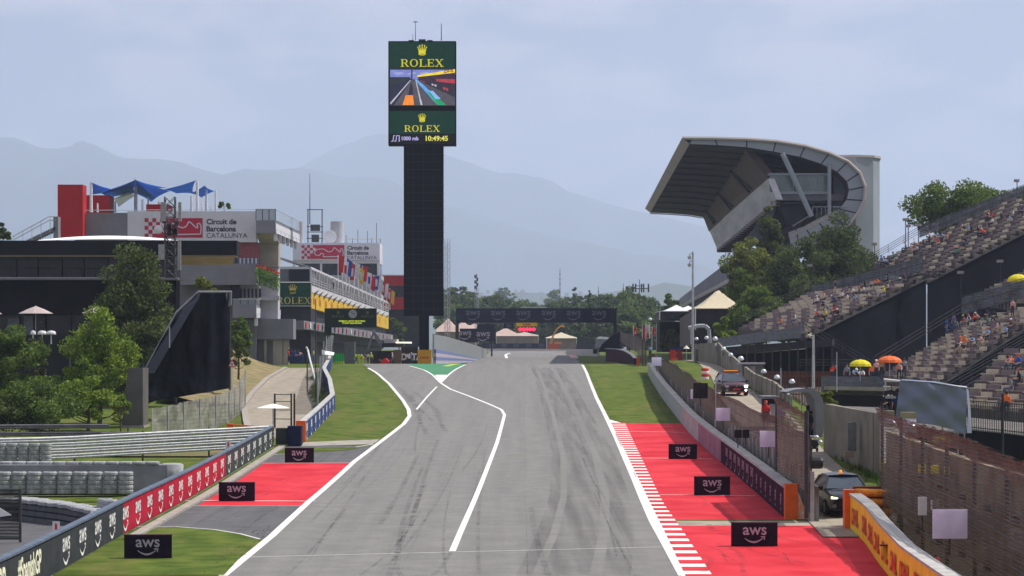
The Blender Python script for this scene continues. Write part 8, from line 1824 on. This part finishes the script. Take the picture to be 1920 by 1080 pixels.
# ------------------------------------------------------------ cars
mat('car black', (.010, .012, .018), .22, .1, 1, spec=.8); mat('car maroon', (.045, .012, .016), .25, .1, 1, spec=.7); mat('car red', (.30, .02, .03), .3, .1, 1, spec=.7); mat('windscreen', (.03, .045, .06), .08, .2, 1, spec=1.0); mat('tyre rubber', (.015, .015, .016), .85); mat('rim', (.30, .31, .33), .3, .1, 3, metal=.9)
mat('headlamp on', (.9, 1.0, .45), .3, .02, emit=2.2); mat('headlamp white', (1, 1, .9), .3, .02, emit=2.5); mat('beacon amber', (.9, .32, .02), .3, .05, emit=.5); mat('chrome', (.5, .5, .5), .2, .05, metal=1)
def car(loc, rz, label, body, w=1.84, h=1.55, L=4.4, lamp='headlamp on', bar=False, one_lamp=False, strip=None, lower=None):
 t = thing('service_car', label, 'car', loc, None, rz)
 def put(mb, name, m_, par=None, smooth=False, sub=0):
  me = bpy.data.meshes.new(name); me.from_pydata([(p[0], p[1], p[2]) for p in mb.v], [], mb.f); o = bpy.data.objects.new(name, me); COL.objects.link(o); o.parent = par or t; me.materials.append(MATS[m_]); me.validate()
  if smooth:
   for p in me.polygons: p.use_smooth = True
  if sub: s = o.modifiers.new('sub', 'SUBSURF'); s.levels = sub; s.render_levels = sub
  return o
 W2 = w / 2   # front faces -Y; y from 0 (nose) to L
 S = [(0.0, .80, .34, .70), (.06, .90, .26, .82), (.35, .97, .22, .90), (.9, 1.0, .22, .99), (1.35, 1.0, .22, 1.04), (2.4, 1.0, .22, 1.03), (3.5, 1.0, .22, 1.02), (4.1, .97, .24, 1.0), (L, .88, .36, .88)]
 rows = []
 for y, k, zb, zt_ in S:
  x = W2 * k; zm = (zb + zt_) / 2 + .02
  rows.append([(-x * .90, y, zb), (-x * .985, y, zb + .12), (-x, y, zm), (-x * .965, y, zt_ - .1), (-x * .86, y, zt_), (-x * .4, y, zt_ + .045), (x * .4, y, zt_ + .045), (x * .86, y, zt_), (x * .965, y, zt_ - .1), (x, y, zm), (x * .985, y, zb + .12), (x * .90, y, zb)])
 mb = MB(); mb.grid([[Vector(p) for p in r][::-1] for r in rows]); mb.poly(rows[0]); mb.poly(rows[-1][::-1]); mb.poly([rows[0][0]] + [r[0] for r in rows[1:]] + [r[-1] for r in rows[::-1]]); put(mb, 'body', body, smooth=True, sub=1)
 zr = h; G0 = [(-W2 * .86, 1.18, 1.05), (W2 * .86, 1.18, 1.05), (W2 * .64, 1.95, zr - .07), (-W2 * .64, 1.95, zr - .07)]
 rf = [(-W2 * .66, 1.92, zr - .06), (0, 1.88, zr - .02), (W2 * .66, 1.92, zr - .06), (W2 * .68, 3.3, zr - .03), (0, 3.35, zr + .02), (-W2 * .68, 3.3, zr - .03)]
 cab = MB()
 for s in (-1, 1): cab.poly([(s * W2 * .93, 1.25, 1.0), (s * W2 * .93, 4.0, 1.02), (s * W2 * .70, 3.5, zr - .08), (s * W2 * .68, 1.95, zr - .08)][::s])
 cab.poly([(-W2 * .86, 4.1, 1.0), (W2 * .86, 4.1, 1.0), (W2 * .66, 3.5, zr - .08), (-W2 * .66, 3.5, zr - .08)]); cab.poly([(p[0], p[1] + .02, p[2] - .02) for p in G0]); put(cab, 'side_windows', 'windscreen')
 mb = MB(); mb.prism([rf[0], rf[1], rf[4], rf[5]], (0, 0, .05)); mb.prism([rf[1], rf[2], rf[3], rf[4]], (0, 0, .05)); put(mb, 'roof', body)
 mb = MB()
 for s in (-1, 1): mb.tube((s * W2 * .90, 1.15, 1.03), (s * W2 * .67, 1.95, zr - .05), .045, n=6); mb.tube((s * W2 * .67, 1.95, zr - .05), (s * W2 * .70, 3.5, zr - .06), .04, n=6); mb.tube((s * W2 * .70, 3.5, zr - .06), (s * W2 * .90, 4.1, 1.0), .06, n=6)
 put(mb, 'pillars', body)
 mb = MB(); mb.poly([(p[0], p[1] - .012, p[2] + .008) for p in G0]); ws = put(mb, 'windscreen', 'windscreen')
 if strip: mb = MB(); mb.prism([(-W2 * .68, 1.84, zr - .17), (W2 * .68, 1.84, zr - .17), (W2 * .64, 1.93, zr - .07), (-W2 * .64, 1.93, zr - .07)], (0, -.012, .006)); put(mb, 'sun_strip', strip)
 mb = MB(); mb.prism([(-W2 * .62, 1.75, zr - .26), (-W2 * .46, 1.75, zr - .26), (-W2 * .46, 1.79, zr - .2), (-W2 * .62, 1.79, zr - .2)], (0, -.01, .01)); put(mb, 'permit_sticker', mat('permit green', (.05, .6, .25), .5, .05, emit=.15).name, ws)
 for s in (-1, 1):
  x = s * W2
  m_ = lamp if (s < 0 or not one_lamp) else lamp
  if one_lamp and s < 0: m_ = 'lettering pale'
  mb = MB()
  if lamp == 'headlamp on': mb.prism([(x * .88, .02, .80), (x * .58, .0, .74), (x * .62, .0, .70), (x * .88, .02, .70)][::-s], (0, -.02, 0))
  else: mb.prism([(x * .92, .03, .80), (x * .60, .0, .76), (x * .62, .0, .62), (x * .86, .02, .60)][::-s], (0, -.03, 0))
  put(mb, 'headlight', m_)
  mb = MB(); mb.lathe([(.04, -.04), (.085, -.02), (.085, .02)], (x * .74, -.0, .42), 12, ax='Y'); put(mb, 'fog_light', 'headlamp white' if (one_lamp and s > 0) else 'rim')
  mb = MB(); mb.box(x * 1.0 - .1 + (.08 if s > 0 else -.08), x * 1.0 + .1 + (.08 if s > 0 else -.08), 1.3, 1.42, .98, 1.14); put(mb, 'wing_mirror', body)
  for y in (.82, 3.5):
   mb = MB(); mb.lathe([(.30, -.12), (.335, -.09), (.335, .09), (.30, .12)], (x * .90, y, .335), 20, ax='X'); wh = put(mb, 'wheel', 'tyre rubber'); mb = MB(); mb.lathe([(.2, -.125), (.22, -.1), (.22, .1), (.2, .125)], (x * .90, y, .335), 14, ax='X'); put(mb, 'rim', 'rim', wh)
 mb = MB(); mb.prism([(-W2 * .52, -.005, .66), (-W2 * .58, -.005, .40), (W2 * .58, -.005, .40), (W2 * .52, -.005, .66)], (0, -.02, 0)); gr_ = put(mb, 'grille', 'black plastic')
 mb = MB(); mb.lathe([(.05, -.01), (.07, 0)], (0, -.035, .70), 12, ax='Y'); put(mb, 'badge', 'chrome', gr_)
 mb = MB(); mb.box(-.26, .26, -.045, -.026, .43, .54); put(mb, 'number_plate', 'lettering white' if not lower else 'sign red')
 mb = MB(); mb.box(-W2 * .8, W2 * .8, -.02, .05, .24, .34); put(mb, 'bumper_lip', lower or 'black plastic')
 if bar: mb = MB(); mb.box(-.5, .5, 2.1, 2.3, zr + .06, zr + .12); put(mb, 'light_bar', 'beacon amber'); mb = MB(); mb.box(-.75, .75, 2.15, 2.25, zr + .02, zr + .06); put(mb, 'bar_mount', 'black plastic')
 else: mb = MB(); mb.lathe([(.07, 0), (.075, .05), (.06, .12), (.02, .15)], (-.05, 2.2, zr + .04), 12); put(mb, 'beacon', 'beacon amber', smooth=True)
 # driver's headrest shapes inside
 return t
Yc_ = 101.0; c = (X(1597, Yc_), Yc_, terrain(X(1597, Yc_), Yc_) + .055)
car(c, R(3), 'black car with lit headlight and orange roof beacon at the service road mouth', 'car black', 1.86, 1.56)
Yc_ = 185.0; c = (X(1381, Yc_), Yc_, terrain(X(1381, Yc_), Yc_) + .055)
car(c, R(6), 'dark off road car with amber light bar driving down the service road', 'car maroon', 1.86, 1.72, lamp='headlamp white', bar=True, one_lamp=True, strip='sign red', lower='car red')
# ------------------------------------------------------------ the air
hz = bpy.data.materials.new('haze'); hz.use_nodes = True
n, l = hz.node_tree.nodes, hz.node_tree.links; n.clear()
ho = n.new('ShaderNodeOutputMaterial'); pv = n.new('ShaderNodeVolumePrincipled')
pv.inputs['Color'].default_value = (.64, .75, 1.0, 1); pv.inputs['Density'].default_value = 1.0e-4; pv.inputs['Anisotropy'].default_value = .2
l.new(pv.outputs['Volume'], ho.inputs['Volume']); MATS['haze'] = hz
mb = MB(); mb.box(-13500, 13500, -150, 24500, -2.5, 2150); o = mb.build('haze', 'haze', org=(0, 12000, 0)); o['kind'] = 'stuff'
